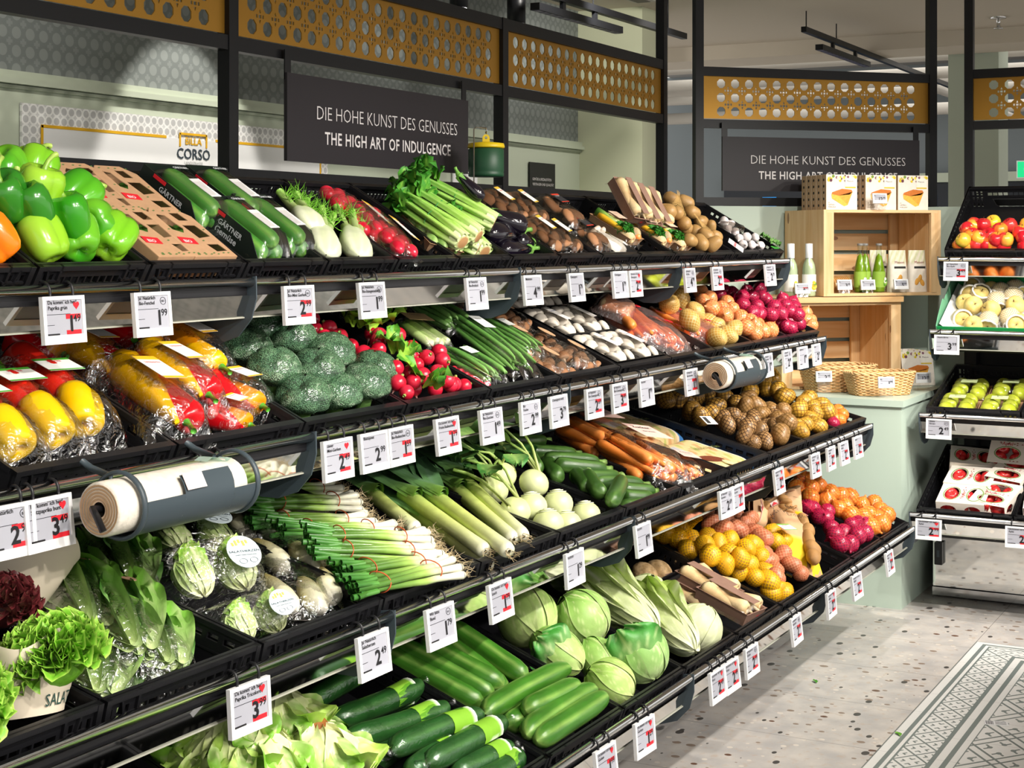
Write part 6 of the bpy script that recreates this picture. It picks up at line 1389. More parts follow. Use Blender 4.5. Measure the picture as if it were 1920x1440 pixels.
# ---- third shelf
t = spawn('lollo', P(3, (100, 1238), .06, -35, 12, 20, .84), 'frilly green lettuce in a printed paper sleeve'); t2 = spawn('lollo', P(3, (-62, 1340), .03, -30, -10, 80, .86), 'frilly green lettuce cut off by the left edge of the picture')
def paper_cone(label, M, r0, r1, h, col, txt, seed, half=1.0, red=True):
    t = thing('paper_sleeve', label, 'paper sleeve', M=M); nf = noisef(seed)
    B().patch(lambda u, v: ((r0+(r1-r0)*v+.006*nf(u, v))*math.cos(-PI/2+(u-.5)*2*PI*half), (r0+(r1-r0)*v+.006*nf(u, v))*math.sin(-PI/2+(u-.5)*2*PI*half), h*v+.012*math.sin(u*17)*v), 40, 10, H(col)).build('sheet', mat('sleeve_paper', 'e3d6c0', .75), t)
    if txt:
        g = B()
        for s, sz, z in txt:
            v, f, wd = text(s, sz, .005)
            vv = v.copy(); a = (v[:, 0]-wd/2)/r1; rr = r0+(r1-r0)*((v[:, 1]+z)/h)+.003
            vv[:, 0] = rr*np.sin(a); vv[:, 1] = -rr*np.cos(a); vv[:, 2] = v[:, 1]+z; g.add(vv, f)
        g.build('lettering', mat('print_teal', '2f4f48', .6), t, False)
        if red:
            v, f = cutout([(-.02, 0), (-.005, .03), (.012, .035), (.025, .05), (.012, .03), (.004, .015), (.0, -.01), (-.006, .01)], [], .0006); vv = v.copy(); a = (v[:, 0]+.05)/r1; rr = r0+(r1-r0)*.75+.004; vv[:, 0] = rr*np.sin(a); vv[:, 1] = -rr*np.cos(a); vv[:, 2] = v[:, 1]+h*.6
            B().add(vv, f).build('red_print', RED, t, False)
    return t
paper_cone('cream paper sleeve with dark print holding the frilly lettuce', P(3, (98, 1345), -.03, -24, 8, 4), .062, .096, .115, 'e3d6c0', (('BIO', .026, .045), ('SALAT', .026, .012)), 3, .62)
paper_cone('cream paper sleeve around the red lettuce', P(3, (10, 1150), .0, -20, 30, 0), .05, .10, .13, 'e9dcc8', (), 5, .75, False)
spawn('lollo_red', P(3, (-2, 1140), .07, -20, 10, 0, .8), 'dark red lettuce in a cream paper sleeve at the left edge')
segs('romaine', 3, [((210, 1330), (160, 1205), -.05, {'n2': -.04}), ((330, 1255), (215, 1160), -.03), ((290, 1215), (180, 1070), .0), ((180, 1180), (70, 1040), .01), ((90, 1120), (10, 1010), .0), ((230, 1110), (140, 1010), -.02)], '', 'bagged romaine lettuces', '', .30, 1.0,
     names=['film bag of romaine lettuce lowest in front', 'film bag of romaine lettuce in front on the right with a rosy label', 'film bag of romaine lettuce in the middle of the crate', 'film bag of romaine lettuce behind the frilly lettuce', 'film bag of romaine lettuce at the left edge under the price tag', 'film bag of romaine lettuce at the back beside the crate wall'])
spawn('salad', lay('salad', 3, (415, 1125), (352, 1000), .0, .085, L0=.235, w=1.1, h=1.05), 'film pack of two salad hearts in the middle with a pale oval label')
spawn('salad', lay('salad', 3, (486, 1206), (432, 1108), -.04, .03, L0=.235, w=.95), 'film pack of salad hearts in front by the crate rim')
spawn('salad', lay('salad', 3, (400, 1020), (340, 950), -.0, L0=.235), 'film pack of salad hearts at the back under the bag roll')
spawn('chicory', lay('chicory', 3, (615, 1145), (535, 1050), -.04, L0=.22), 'film pack of pale chicory in front beside the spring onions')
spawn('chicory', lay('chicory', 3, (560, 1080), (475, 995), -.02, L0=.22), 'film pack of chicory behind the front one')
spawn('chicory', lay('chicory', 3, (480, 1000), (420, 935), -.02, L0=.22), 'film pack of chicory furthest back')
SO = [((440, 918), (598, 908), -.02), ((445, 932), (612, 938), -.01), ((470, 940), (672, 938), .03), ((480, 972), (700, 972), .01), ((520, 990), (742, 992), .02), ((575, 1002), (806, 1008), .045), ((590, 1030), (820, 1034), .03), ((640, 1070), (825, 1048), .02), ((665, 1105), (858, 1060), .02), ((650, 1090), (840, 1084), -.03)]
segs('spring_onion', 3, SO, '', 'spring onion bunches', '', .34, 1.0, names=['spring onion bunch, '+q for q in ('furthest back against the mirror strip', 'second from the back', 'third from the back with bent green leaves', 'fourth from the back', 'fifth from the back with spread roots', 'topmost in the middle of the pile', 'just in front of the topmost one', 'second from the front', 'frontmost with cut ends towards the shopper', 'lowest in front against the crate rim')])
LK = [((902, 1052), (680, 890), -.03), ((935, 1044), (680, 862), .0), ((955, 1034), (712, 855), .02), ((974, 1026), (780, 855), -.01), ((993, 1020), (790, 830), .0), ((760, 985), (620, 870), -.02), ((850, 1010), (690, 900), -.035)]
segs('leek', 3, LK, '', 'leeks', '', .52, 1.05, names=['leek, '+q for q in ('leftmost with its shaft along the crate wall', 'second from the left with a bright green bend', 'topmost in the middle of the crate', 'second from the right', 'rightmost beside the kohlrabi', 'far left with only its leaves showing', 'low one between the left and the middle leeks')])
rows('kohlrabi', 3, [[(1028, 982, -.02), (1062, 984, -.04), (1098, 966, -.03)], [(965, 958, -.01, 0, 0, 0, 'kohlrabi_leafy'), (997, 950, .0), (1046, 945, .0)], [(925, 918, .0, 10, 0, 70, 'kohlrabi_leafy'), (940, 892, .03, 0, 10, 120, 'kohlrabi_leafy'), (1001, 906, .03, 30, 20, 60, 'kohlrabi_leafy')]], 'pale green kohlrabi', 'kohlrabi', 'of the crate', rot=(-25, 10, 0), s=.95)
t = thing('kohlrabi_greens', 'dark kohlrabi leaves heaped at the back of the crate', 'leaves', None, P(3, (868, 855), .0)); g = B()
for i in range(14): leaf(g, T(random.uniform(-.07, .07), random.uniform(-.08, .06), random.uniform(0, .05)) @ R(0, 0, random.uniform(0, 360)), random.uniform(.10, .15), .10, 30, random.uniform(-30, 20), .008, 4, .12, H('86ad68'), H('346b33'), 9, 11, 6, i, .6)
g.build('leaf', LEAF, t); g = B()
for a, b, c, d in (((860, 848), (912, 905), .05, .03), ((850, 880), (955, 950), .04, .03), ((925, 825), (965, 885), .06, .05), ((935, 830), (1003, 884), .05, .05)): g.tube([t.matrix_basis.inverted() @ RMS[3] @ Vector(at(3, (a[0]+(b[0]-a[0])*u, a[1]+(b[1]-a[1])*u-14*math.sin(PI*u)), c+(d-c)*u)) for u in (0, .25, .5, .75, 1)], .0048, 6, lambda q: mixh(H('9cc25a'), H('d3db90'), q))
g.build('stalk', WAXY, t)
ZU = [((950, 822), (1035, 824), -.01), ((980, 842), (1082, 851), .0), ((1022, 862), (1128, 868), .01), ((1040, 870), (1140, 880), .02), ((1068, 892), (1160, 892), .0), ((1115, 906), (1210, 910), -.01), ((1160, 917), (1228, 922), -.02), ((1166, 930), (1226, 934), -.03), ((1012, 880), (992, 838), .0), ((1045, 896), (1022, 862), .0), ((1088, 918), (1060, 884), .005), ((1121, 930), (1094, 890), .015), ((1135, 944), (1155, 900), .02), ((1165, 950), (1205, 938), -.045)]
segs('courgette', 3, ZU, '', 'courgettes', '', .20, 1.0, names=['dark green courgette, '+q for q in ('furthest back', 'second from the back lying across', 'third from the back with its stalk right', 'fourth from the back resting on top', 'in the middle with a red sticker', 'third from the front lying across', 'second from the front lying across', 'frontmost lying across', 'pointing forward at the very left back', 'pointing forward, second along the left wall', 'pointing forward, third along the left wall', 'pointing forward in the middle of the front', 'tilted one nearest to the front rim', 'lowest at the front rim')])
segs('carrot_pack', 3, [((1175, 850), (1062, 795), .0), ((1275, 905), (1155, 835), .01), ((1322, 898), (1270, 862), -.04, {'w': .7, 'L0': .3})], '', 'carrot packs', '', .27, 1.15, names=['film pack of carrots at the back with a pink label', 'film pack of carrots in the middle with a pink label', 'film pack of carrots low in front'])
spawn('root_pack', L(3, 4.84, .02, -.07), 'printed beige pack of soup roots in front'); spawn('root_pack', L(3, 4.84, .29, -.055), 'printed beige pack of soup roots behind the front one')
PN3 = 'potato nets on the third shelf'
netbag(3, [(1248, 749), (1267, 749), (1305, 747), (1326, 738), (1342, 762), (1359, 745), (1381, 757), (1296, 770), (1289, 752), (1332, 775), (1314, 780)], 'potato_b', 'dark', 'dark net of golden potatoes at the back left beside the bag roll', PN3, .034, .0, dn=.01)
netbag(3, [(1356, 787), (1373, 778), (1392, 789), (1365, 797), (1412, 786), (1438, 799), (1396, 816), (1410, 830), (1434, 827), (1455, 784), (1455, 802), (1458, 818), (1402, 800), (1424, 808)], 'potato_d', 'dark', 'dark net of brown potatoes in front in the middle', PN3, .033, .0, dn=.012)
netbag(3, [(1413, 749), (1428, 763), (1456, 772), (1480, 774), (1484, 797), (1475, 818), (1440, 780), (1408, 765), (1470, 792)], 'potato_d', 'gold', 'greyish net of potatoes in the centre of the heap', PN3, .033, .02, dn=.01)
netbag(3, [(1430, 730), (1452, 733), (1412, 716), (1466, 745), (1424, 710), (1442, 708), (1400, 735)], 'potato_y', 'gold', 'golden net of potatoes topmost at the back', PN3, .034, .03, dn=.01)
netbag(3, [(1505, 757), (1519, 768), (1538, 764), (1493, 770), (1524, 777), (1545, 775), (1512, 748)], 'potato_y', 'gold', 'golden net of potatoes at the right beside the onions', PN3, .032, .02)
netbag(3, [(1513, 803), (1532, 799), (1550, 797), (1502, 795), (1522, 812), (1557, 803), (1540, 788)], 'potato_y', 'gold', 'golden net of potatoes in front at the right', PN3, .031, .0)
netbag(3, [(1556, 780), (1562, 790), (1566, 795)], 'onion_r', 'magenta', 'single net of red onions at the end of the third shelf', None, .026, -.01)
netbag(3, [(1576, 776), (1588, 772), (1596, 780), (1582, 788), (1592, 790)], 'onion_y', 'orange', 'single net of orange onions at the end of the third shelf', None, .027, -.01)
tag(B().box((0, 0, 0), (.06, .045, .001)).box((-.012, 0, .0006), (.02, .035, .0006), col=H('3a3a3a')).build('paper_tab', PAPER, None, False, P(3, (1329, 788), .02, 20, 0, -20)), 'white barcode tab hanging on the brown potato net', 'tab')
# ---- lowest shelf
rows('butterhead', 4, [[(395, 1440, -.01), (480, 1432, .0), (612, 1418, .01)], [(420, 1375, .02), (520, 1345, .02), (565, 1385, .0)]], 'pale butterhead lettuce lying cut stem up', 'butterhead lettuces', 'of the crate', rot=(-22, 8, 0), s=1.05)
WC = [((652, 1338), (798, 1292), -.03), ((645, 1382), (835, 1322), .01), ((735, 1408), (905, 1340), .03), ((800, 1432), (946, 1352), .02), ((618, 1348), (785, 1280), -.01), ((585, 1320), (722, 1242), .0), ((850, 1452), (958, 1400), -.01), ((905, 1468), (985, 1415), -.02), ((700, 1432), (795, 1385), -.02), ((755, 1458), (835, 1392), .0), ((560, 1300), (690, 1235), -.03)]
segs('cucumber_wrapped', 4, WC, '', 'film-wrapped cucumbers', '', .27, 1.0, names=['film-wrapped cucumber, '+q for q in ('low one behind the long upper pair', 'long one in the middle left with a green band', 'curved one on top with a green band', 'topmost on the right of the pile', 'second from the back', 'furthest back by the price tag', 'in front on the right', 'frontmost at the right corner', 'small one beneath the curved one', 'front one showing its round end', 'hidden one at the left wall')])
CU = [((907, 1322), (700, 1215), -.02), ((925, 1306), (730, 1205), .0), ((945, 1285), (790, 1200), .02), ((988, 1272), (830, 1165), .02), ((945, 1298), (815, 1190), -.01), ((910, 1338), (1068, 1254), .01), ((985, 1332), (1082, 1284), .02), ((948, 1358), (1010, 1312), -.02), ((980, 1382), (1112, 1296), .01), ((1020, 1408), (1148, 1322), .01), ((830, 1295), (700, 1235), -.04)]
segs('cucumber', 4, CU, '', 'bare cucumbers', '', .29, 1.0, names=['green cucumber, '+q for q in ('lowest of the back group along the left wall', 'second from the left in the back group', 'third from the left in the back group', 'thick rightmost one of the back group', 'half hidden one in the back group', 'furthest back of the front group lying crosswise', 'second of the front group lying on top', 'short one under the second of the front group', 'third of the front group', 'frontmost along the rim', 'far left one under the back group')])
for k, px, py, n, a, s, lab in (('cabbage', 988, 1157, .03, (-72, 12, -20), 1.02, 'pale green cabbage at the back left, veined and round'), ('cabbage', 1090, 1160, .03, (-60, 0, 15), 1.0, 'pale green cabbage at the back in the middle'), ('cabbage_point', 1045, 1222, .0, (-75, -10, 10), .95, 'small pointed cabbage in front of the two round ones'), ('cabbage_point', 1123, 1238, -.01, (-70, 0, -15), .85, 'small pointed cabbage in the middle of the front'), ('cabbage', 1147, 1284, -.01, (-80, 0, 20), .82, 'small flat cabbage at the front rim'), ('cabbage_leafy', 1218, 1236, .03, (-55, 12, 10), 1.0, 'cabbage with a big dark outer leaf'), ('cabbage_white', 1222, 1115, .0, (0, 0, 0), .95, 'smooth white cabbage behind the Chinese cabbages'), ('cabbage_white', 1318, 1178, -.01, (0, 30, 0), 1.0, 'smooth white cabbage in front next to the parsnip boxes')):
    spawn(k, P(4, (px, py), n, *a, s), lab, 'cabbages on the lowest shelf')
segs('chinese_cabbage', 4, [((1225, 1175), (1105, 1085), .03), ((1300, 1215), (1215, 1130), .0), ((1140, 1110), (1060, 1050), .0)], '', 'Chinese cabbages', '', .24, 1.0, names=['pale Chinese cabbage with white ribs lying topmost', 'pale Chinese cabbage in front beside the white cabbage', 'pale Chinese cabbage at the back under the price tag'])
ce = thing('celeriac', '', 'celeriac'); B().ball(.055, 28, 16, lambda q, a: mixh(H('d2b184'), H('a98758'), .5+.5*math.sin(a*5+q*17)), jit=.07, sz=.86).build('bulb', mat('rough_skin', rough=.8, noise=(70, .65, 1.1), bump=(90, .7, .004), vc=True), ce); proto('celeriac', ce)
for i, (px, py) in enumerate(((1208, 1080), (1234, 1074), (1262, 1060))): spawn('celeriac', P(4, (px, py), -.055, 20, 10, i*70, .85), ['rough brown celeriac, left one of three', 'rough brown celeriac, middle one of three', 'rough brown celeriac, right one of three'][i], 'celeriac bulbs')
for i, (px, py, n) in enumerate(((1332, 1098, -.01), (1390, 1138, -.01), (1290, 1120, -.06))): spawn('parsnip_box', P(4, (px, py), n) @ T(0, -.08, -.03) @ R(0, 0, -6) @ S(1.05, .95, 1), ['mauve card box of parsnips at the back with a card sleeve', 'mauve card box of parsnips in front at the rim', 'mauve card box of parsnips half hidden below'][i], 'parsnip boxes on the lowest shelf')
Y4 = 'yellow potato nets'
def c3(x, y, *n): return (1180+x/6.4, 900+y/6.4, *n)
def c4(x, y, *n): return (1400+x/6.4, 850+y/6.4, *n)
netbag(4, [c3(900, 700), c3(860, 800), c3(1020, 800), c3(1160, 760), c3(930, 920), c3(1170, 910), c3(1110, 1030), c3(1400, 1030), c3(1270, 1110, .0), c3(1460, 1190, 0), c3(1600, 1120, 0), c3(1540, 930), c3(1350, 850), c3(1440, 800), c3(1640, 1240, 0), c3(1290, 960, .05)], 'potato_y', 'yellow', 'big yellow net of potatoes in front beside the parsnip boxes', Y4, .031, .03, dn=.01)
netbag(4, [c3(390, 540), c3(430, 640), c3(570, 690), c3(760, 720), c3(340, 600), c3(700, 830), c3(600, 600)], 'potato_y', 'yellow', 'yellow net of potatoes at the back with its tied top standing', Y4, .032, .0, tail=c3(860, 450, .11))
netbag(4, [c3(1800, 1330), c3(1720, 1360), c3(1880, 1360)], 'potato_y', 'yellow', 'small yellow net of potatoes lowest at the front rim', Y4, .031, -.03)
netbag(4, [c3(1700, 640), c3(1800, 690), c3(1860, 730), c3(1740, 740)], 'potato_y', 'yellow', 'yellow net of potatoes with a white printed label', Y4, .03, .02, extra=lambda t: labelcard(t, 'white_label', .07, .045, T(-.01, -.02, .085) @ R(0, 0, -20), 'f4f2ee', ('Erdäpfel',), RED, .01, '6fae3a'))
P4 = 'red potato nets'
netbag(4, [c3(980, 520), c3(1120, 600), c3(1300, 590), c3(1500, 620), c3(1130, 470), c3(1300, 430), c3(1450, 460), c3(1600, 690), c3(1400, 520)], 'potato_r', 'red', 'red net of rosy potatoes behind the big yellow net', P4, .031, .05, dn=.01)
netbag(4, [c3(780, 390), c3(880, 380), c3(950, 270), c3(860, 300)], 'potato_r', 'red', 'red net of rosy potatoes furthest back under the price tags', P4, .031, .02)
netbag(4, [c3(1660, 860), c3(1700, 950), c3(1810, 1130), c3(1890, 880), c4(300, 1250), c4(470, 1200), c4(580, 1310), c4(380, 1370), c4(690, 1420, -.01)], 'potato_r', 'red', 'red net of rosy potatoes in front at the rim', P4, .030, .01, dn=.01)
segs('paper_bag', 4, [(c4(860, 1400)[:2], c4(580, 560)[:2], .0, {'n2': .10}), (c4(520, 900)[:2], c4(330, 540)[:2], .02, {'n2': .10, 'roll': -60}), (c4(420, 860)[:2], c4(400, 420)[:2], .02, {'n2': .12, 'roll': -75}), (c4(250, 860)[:2], c4(150, 600)[:2], .0, {'n2': .08, 'roll': -40}), (c4(120, 620)[:2], c4(20, 520)[:2], .0, {'n2': .06, 'roll': -30})], '', 'paper bags of potatoes', '', .30, .95,
     names=['upright kraft paper bag of potatoes in front with handwritten lettering', 'kraft paper bag of potatoes seen edge on behind the front one', 'kraft paper bag of potatoes standing at the back under the price tag', 'kraft paper bag of potatoes leaning beside the red potatoes', 'kraft paper bag of potatoes furthest back with yellow paper'])
RO, OO = 'red onion nets on the lowest shelf', 'orange onion nets on the lowest shelf'
netbag(4, [c4(900, 740), c4(820, 650), c4(980, 760), c4(1000, 680), c4(760, 640)], 'onion_r', 'magenta', 'bright net of red onions behind the paper bag', RO, .033, .01, tail=c4(700, 560, .06))
netbag(4, [c4(1060, 980), c4(1120, 1090), c4(1240, 1090), c4(1260, 860), c4(1340, 840), c4(1420, 870), c4(1330, 990), c4(1020, 900), c4(1160, 960), c4(1420, 960)], 'onion_r', 'magenta', 'bright net of red onions in front at the rim', RO, .033, .01, dn=.01)
netbag(4, [c4(590, 410), c4(760, 420), c4(870, 390), c4(660, 290), c4(730, 330), c4(760, 530)], 'onion_y', 'orange', 'orange net of onions topmost at the back', OO, .037, .04, dn=.01, tail=c4(560, 180, .10))
netbag(4, [c4(960, 580), c4(1230, 530), c4(1110, 670), c4(1000, 480), c4(1130, 510), c4(1250, 740), c4(1180, 640)], 'onion_y', 'orange', 'orange net of onions in the middle', OO, .037, .02)
netbag(4, [c4(1420, 640), c4(1570, 610), c4(1640, 700), c4(1720, 760), c4(1500, 750), c4(1530, 900), c4(1660, 870), c4(1440, 780), c4(1600, 800)], 'onion_y', 'orange', 'orange net of onions in front at the counter end', OO, .036, .0, dn=.01)
# ---- fruit stand
def d1(x, y): return (1700+x/4.8, 380+y/4.8)
ap = [[(470, 410), (540, 395), (615, 418), (715, 395), (770, 418), (862, 400), (930, 420), (1012, 382), (1045, 425)], [(505, 352), (590, 292), (655, 318), (740, 292), (808, 332), (942, 332), (1055, 318)], [(545, 240), (605, 200), (690, 202), (840, 246), (985, 270)], [(780, 178), (930, 205), (1035, 200)]]
for k, row in enumerate(ap):
    for i, q in enumerate(row):
        spawn('apple_yellow' if (k, i) in ((1, 0), (3, 0), (3, 2)) else 'apple', P(11, d1(*q), (-.01, .02, .03, .02)[k], random.uniform(-40, 40), random.uniform(-40, 40), random.uniform(0, 360), .95), f'{"yellow" if (k, i) in ((1, 0), (3, 0), (3, 2)) else "red and yellow"} apple, {ordw(i, len(row))} {ROWW[4][k]} of the apple crate', 'loose apples on the fruit stand')
t = thing('fruit_box', 'green printed cardboard box of Asian pears on the fruit stand', 'box', M=RMS[12] @ T(.02, 0, -.1255+.018)); gc = mat('green_card', '1f9a52', .6); W_, L_ = .56, .46
for nm, c, d in (('front_panel', (W_/2, .002, .05), (W_, .004, .085)), ('back_panel', (W_/2, L_, .085), (W_, .004, .17)), ('base_panel', (W_/2, L_/2, .004), (W_, L_, .004))): B().box(c, d).build(nm, gc, t, False)
for x in (0, W_): B().prism([(0, 0), (L_, 0), (L_, .17), (L_*.4, .13), (L_*.36, .15), (L_*.12, .12), (0, .095)], -.002, .002, T(x, 0, 0) @ Matrix(((0, 0, 1, 0), (1, 0, 0, 0), (0, 1, 0, 0), (0, 0, 0, 1)))).build('side_panel', mat('kraft_green', '6fb18a', .7), t, False)
v, f, wd = text('ASIAN PEARS', .055, .03); B().add(v, f, M=T(.12, -.0008, .022) @ R(90, 0, 0)).build('lettering', mat('box_letter', 'd9e8d8', .6), t, False)
t = thing('paper_liner', 'white paper liner inside the green box of Asian pears', 'paper', M=RMS[12] @ T(.032, .012, -.076)); B().patch(lambda u, v: (.52*u, .42*v, .012*math.sin(u*9)*math.sin(v*7)+.07*abs(u-.5)**4*16), 20, 16).build('sheet', WHITE, t)
ns = [[(490, 1045), (600, 1100, 'nashi_bare'), (735, 1065), (930, 1030), (975, 1130), (1045, 1085, 'nashi_bare')], [(530, 900, 'nashi_bare'), (598, 925, 'nashi_bare'), (760, 965, 'nashi_bare'), (810, 880), (980, 925, 'nashi_bare')], [(560, 820), (660, 835), (850, 800), (960, 840)], [(625, 745), (975, 770), (760, 790, 'nashi_bare')]]
for k, row in enumerate(ns):
    for i, q in enumerate(sorted(row)):
        kd = q[2] if len(q) > 2 else 'nashi'
        spawn(kd, P(12, d1(*q[:2]), (-.035, -.01, .0, -.01)[k], random.uniform(20, 60) if kd == 'nashi_bare' else (70, 25, 115, 130, 60, 40)[i], random.uniform(-30, 30), random.uniform(-40, 40), .93), f'Asian pear{" in foam net" if kd == "nashi" else ""}, {ordw(i, len(row))} {ROWW[4][k]}', 'Asian pears')
for i, (x, d) in enumerate(((.13, .05), (.31, .06), (.14, .26), (.32, .28), (.52, .06), (.52, .27))): spawn('pear_tray', L(13, x, d, -.085, 3), 'film-covered tray of green pears, '+['front left', 'front second from the left', 'back left', 'back second from the left', 'front right', 'back right'][i], 'pear trays')
for i, (x, d, n, rz, rx) in enumerate(((.20, .03, -.05, 90, 0), (.20, .19, -.045, 88, 0), (.17, .36, -.04, 100, 8), (.34, .03, -.05, -12, 0), (.37, .24, -.04, -15, 0), (.36, .42, -.03, -4, 30), (.52, .05, -.06, 5, 0))):
    M = L(14, x, d, n, 0) @ (T(0, 0, 0) if abs(rz) < 60 else T(.0, .075, 0)) @ R(rx, 0, rz) @ (T(0, 0, 0) if abs(rz) < 60 else T(0, -.10, 0))
    spawn('apple_box', M, 'white printed carton of red apples, '+['front left lying crosswise', 'second from the front on the left', 'back left tilted', 'front middle', 'middle of the crate behind the front one', 'back one standing tilted', 'right one by the picture edge'][i], 'apple cartons')

# ---------------------------------------------------------------- the corner: cabinet, wooden crates and their goods
t = thing('corner_cabinet', 'pale sage cabinet in the corner between the vegetable counter and the fruit stand', 'cabinet')
SAGEC = mat('sage_laminate', 'bccdbf', .4)
pl = [(6.66, 1.67), (7.77, 1.67), (7.77, 1.95), (6.97, 2.74), (6.66, 2.74)]
B().prism([(6.672, 1.682), (7.77, 1.682), (7.77, 1.95), (6.97, 2.73), (6.672, 2.73)], 0, .872).build('body', SAGEC, t, False)
B().prism(pl, .874, .902).build('worktop', SAGEC, t, False)
def wood(name, c1, c2):
    m = bpy.data.materials.new(name); m.use_nodes = True; b = m.node_tree.nodes['Principled BSDF']
    tc = node(m, 'ShaderNodeTexCoord').outputs['Object']; at_ = node(m, 'ShaderNodeAttribute', attribute_name='lat')
    mp = node(m, 'ShaderNodeMapping'); mp.inputs['Scale'].default_value = (1.6, 26, 26); lk(m, at_.outputs['Vector'], mp.inputs[0])
    n1 = node(m, 'ShaderNodeTexNoise'); n1.inputs['Scale'].default_value = 1.0; n1.inputs['Detail'].default_value = 5; n1.inputs['Distortion'].default_value = .6; lk(m, mp.outputs[0], n1.inputs['Vector'])
    mr = node(m, 'ShaderNodeMapRange'); lk(m, n1.outputs[0], mr.inputs[0]); mr.inputs[1].default_value = .35; mr.inputs[2].default_value = .65
    m2 = node(m, 'ShaderNodeMapping'); m2.inputs['Scale'].default_value = (7, 18, 18); lk(m, at_.outputs['Vector'], m2.inputs[0])
    vo = node(m, 'ShaderNodeTexVoronoi'); vo.inputs['Scale'].default_value = 1.0; lk(m, m2.outputs[0], vo.inputs['Vector'])
    sp = node(m, 'ShaderNodeSeparateColor'); lk(m, vo.outputs['Color'], sp.inputs[0])
    kn = mathn(m, 'MULTIPLY', mathn(m, 'LESS_THAN', vo.outputs['Distance'], .2), mathn(m, 'GREATER_THAN', sp.outputs[0], .86))
    col = mixc(m, mr.outputs[0], H(c1), H(c2)); col = mixc(m, mathn(m, 'MULTIPLY', kn, .75), col, H('7a4522'))
    lk(m, col, b.inputs['Base Color']); b.inputs['Roughness'].default_value = .55; return m
PINE = wood('pine_board', 'edcb9c', 'dcae76')
BOARDN = [0]
def board(g, c, d):
    """a sawn board; its grain follows the longest side"""
    BOARDN[0] += 1; x, y, z = c; a = [d[0]/2, d[1]/2, d[2]/2]; ax = max(range(3), key=lambda i: d[i])
    v = np.array([(x+i*a[0], y+j*a[1], z+k*a[2]) for i in (-1, 1) for j in (-1, 1) for k in (-1, 1)])
    o = [ax]+[i for i in range(3) if i != ax]; la = v[:, o]+np.array((BOARDN[0]*1.7, BOARDN[0]*.37, BOARDN[0]*.61))
    return g.add(v, [(0, 1, 3, 2), (4, 6, 7, 5), (0, 4, 5, 1), (2, 3, 7, 6), (0, 2, 6, 4), (1, 5, 7, 3)], (1, 1, 1), None, la)
def woodcrate(label, M, w=.62, h=.40, d=.40):
    t = thing('wooden_crate', label, 'crate', 'wooden crates', M)
    for x in (.008, w-.008):
        g = B()
        for i in range(4): board(g, (x, d/2, h*(.125+.25*i)), (.016, d-.03, h*.245)) if False else board(g, (x, .02+(d-.02)*(.125+.25*i), h/2), (.016, (d-.02)*.247, h))
        g.build('side_board', PINE, t, False)
    for z in (.007, h-.007):
        g = B()
        for i in range(3): board(g, (w/2, d*(1/6+i/3), z), (w-.034, d*.32, .013))
        g.build('bottom_board' if z < .1 else 'top_board', PINE, t, False)
    for i in range(4): board(B(), (w/2, d-.007, h*(.125+.25*i)), (w-.034, .012, h*.205)).build('back_slat', PINE, t, False)
    for x in (.026, w-.026): board(B(), (x, .012, h/2), (.052, .018, h)).build('front_post', PINE, t, False)
    for x in (.04, w-.04): board(B(), (x, d-.03, h/2), (.045, .018, h-.03)).build('rear_post', PINE, t, False)
    return t
woodcrate('pine crate on its side on the cabinet, holding a wicker basket', MC @ T(.228, -.44, .903))
woodcrate('pine crate on its side, stacked on top of the other pine crate', MC @ T(.443, -.44, 1.304+.028), h=.405)
B_ = B(); board(B_, (.31, .2, .0125), (.66, .42, .025)); tag(B_.build('wooden_shelf_board', PINE, None, False, MC @ T(.21, -.45, 1.304)), 'pine board lying between the two wooden crates', 'board')
def cxz(px, py, yl):
    """where a ray meets the plane at depth yl of the corner display"""
    I = MC.inverted(); o = I @ EYE; d = I.to_3x3() @ ray(px, py); k = (yl-o.y)/d.y; q = o+d*k; return q.x, q.z
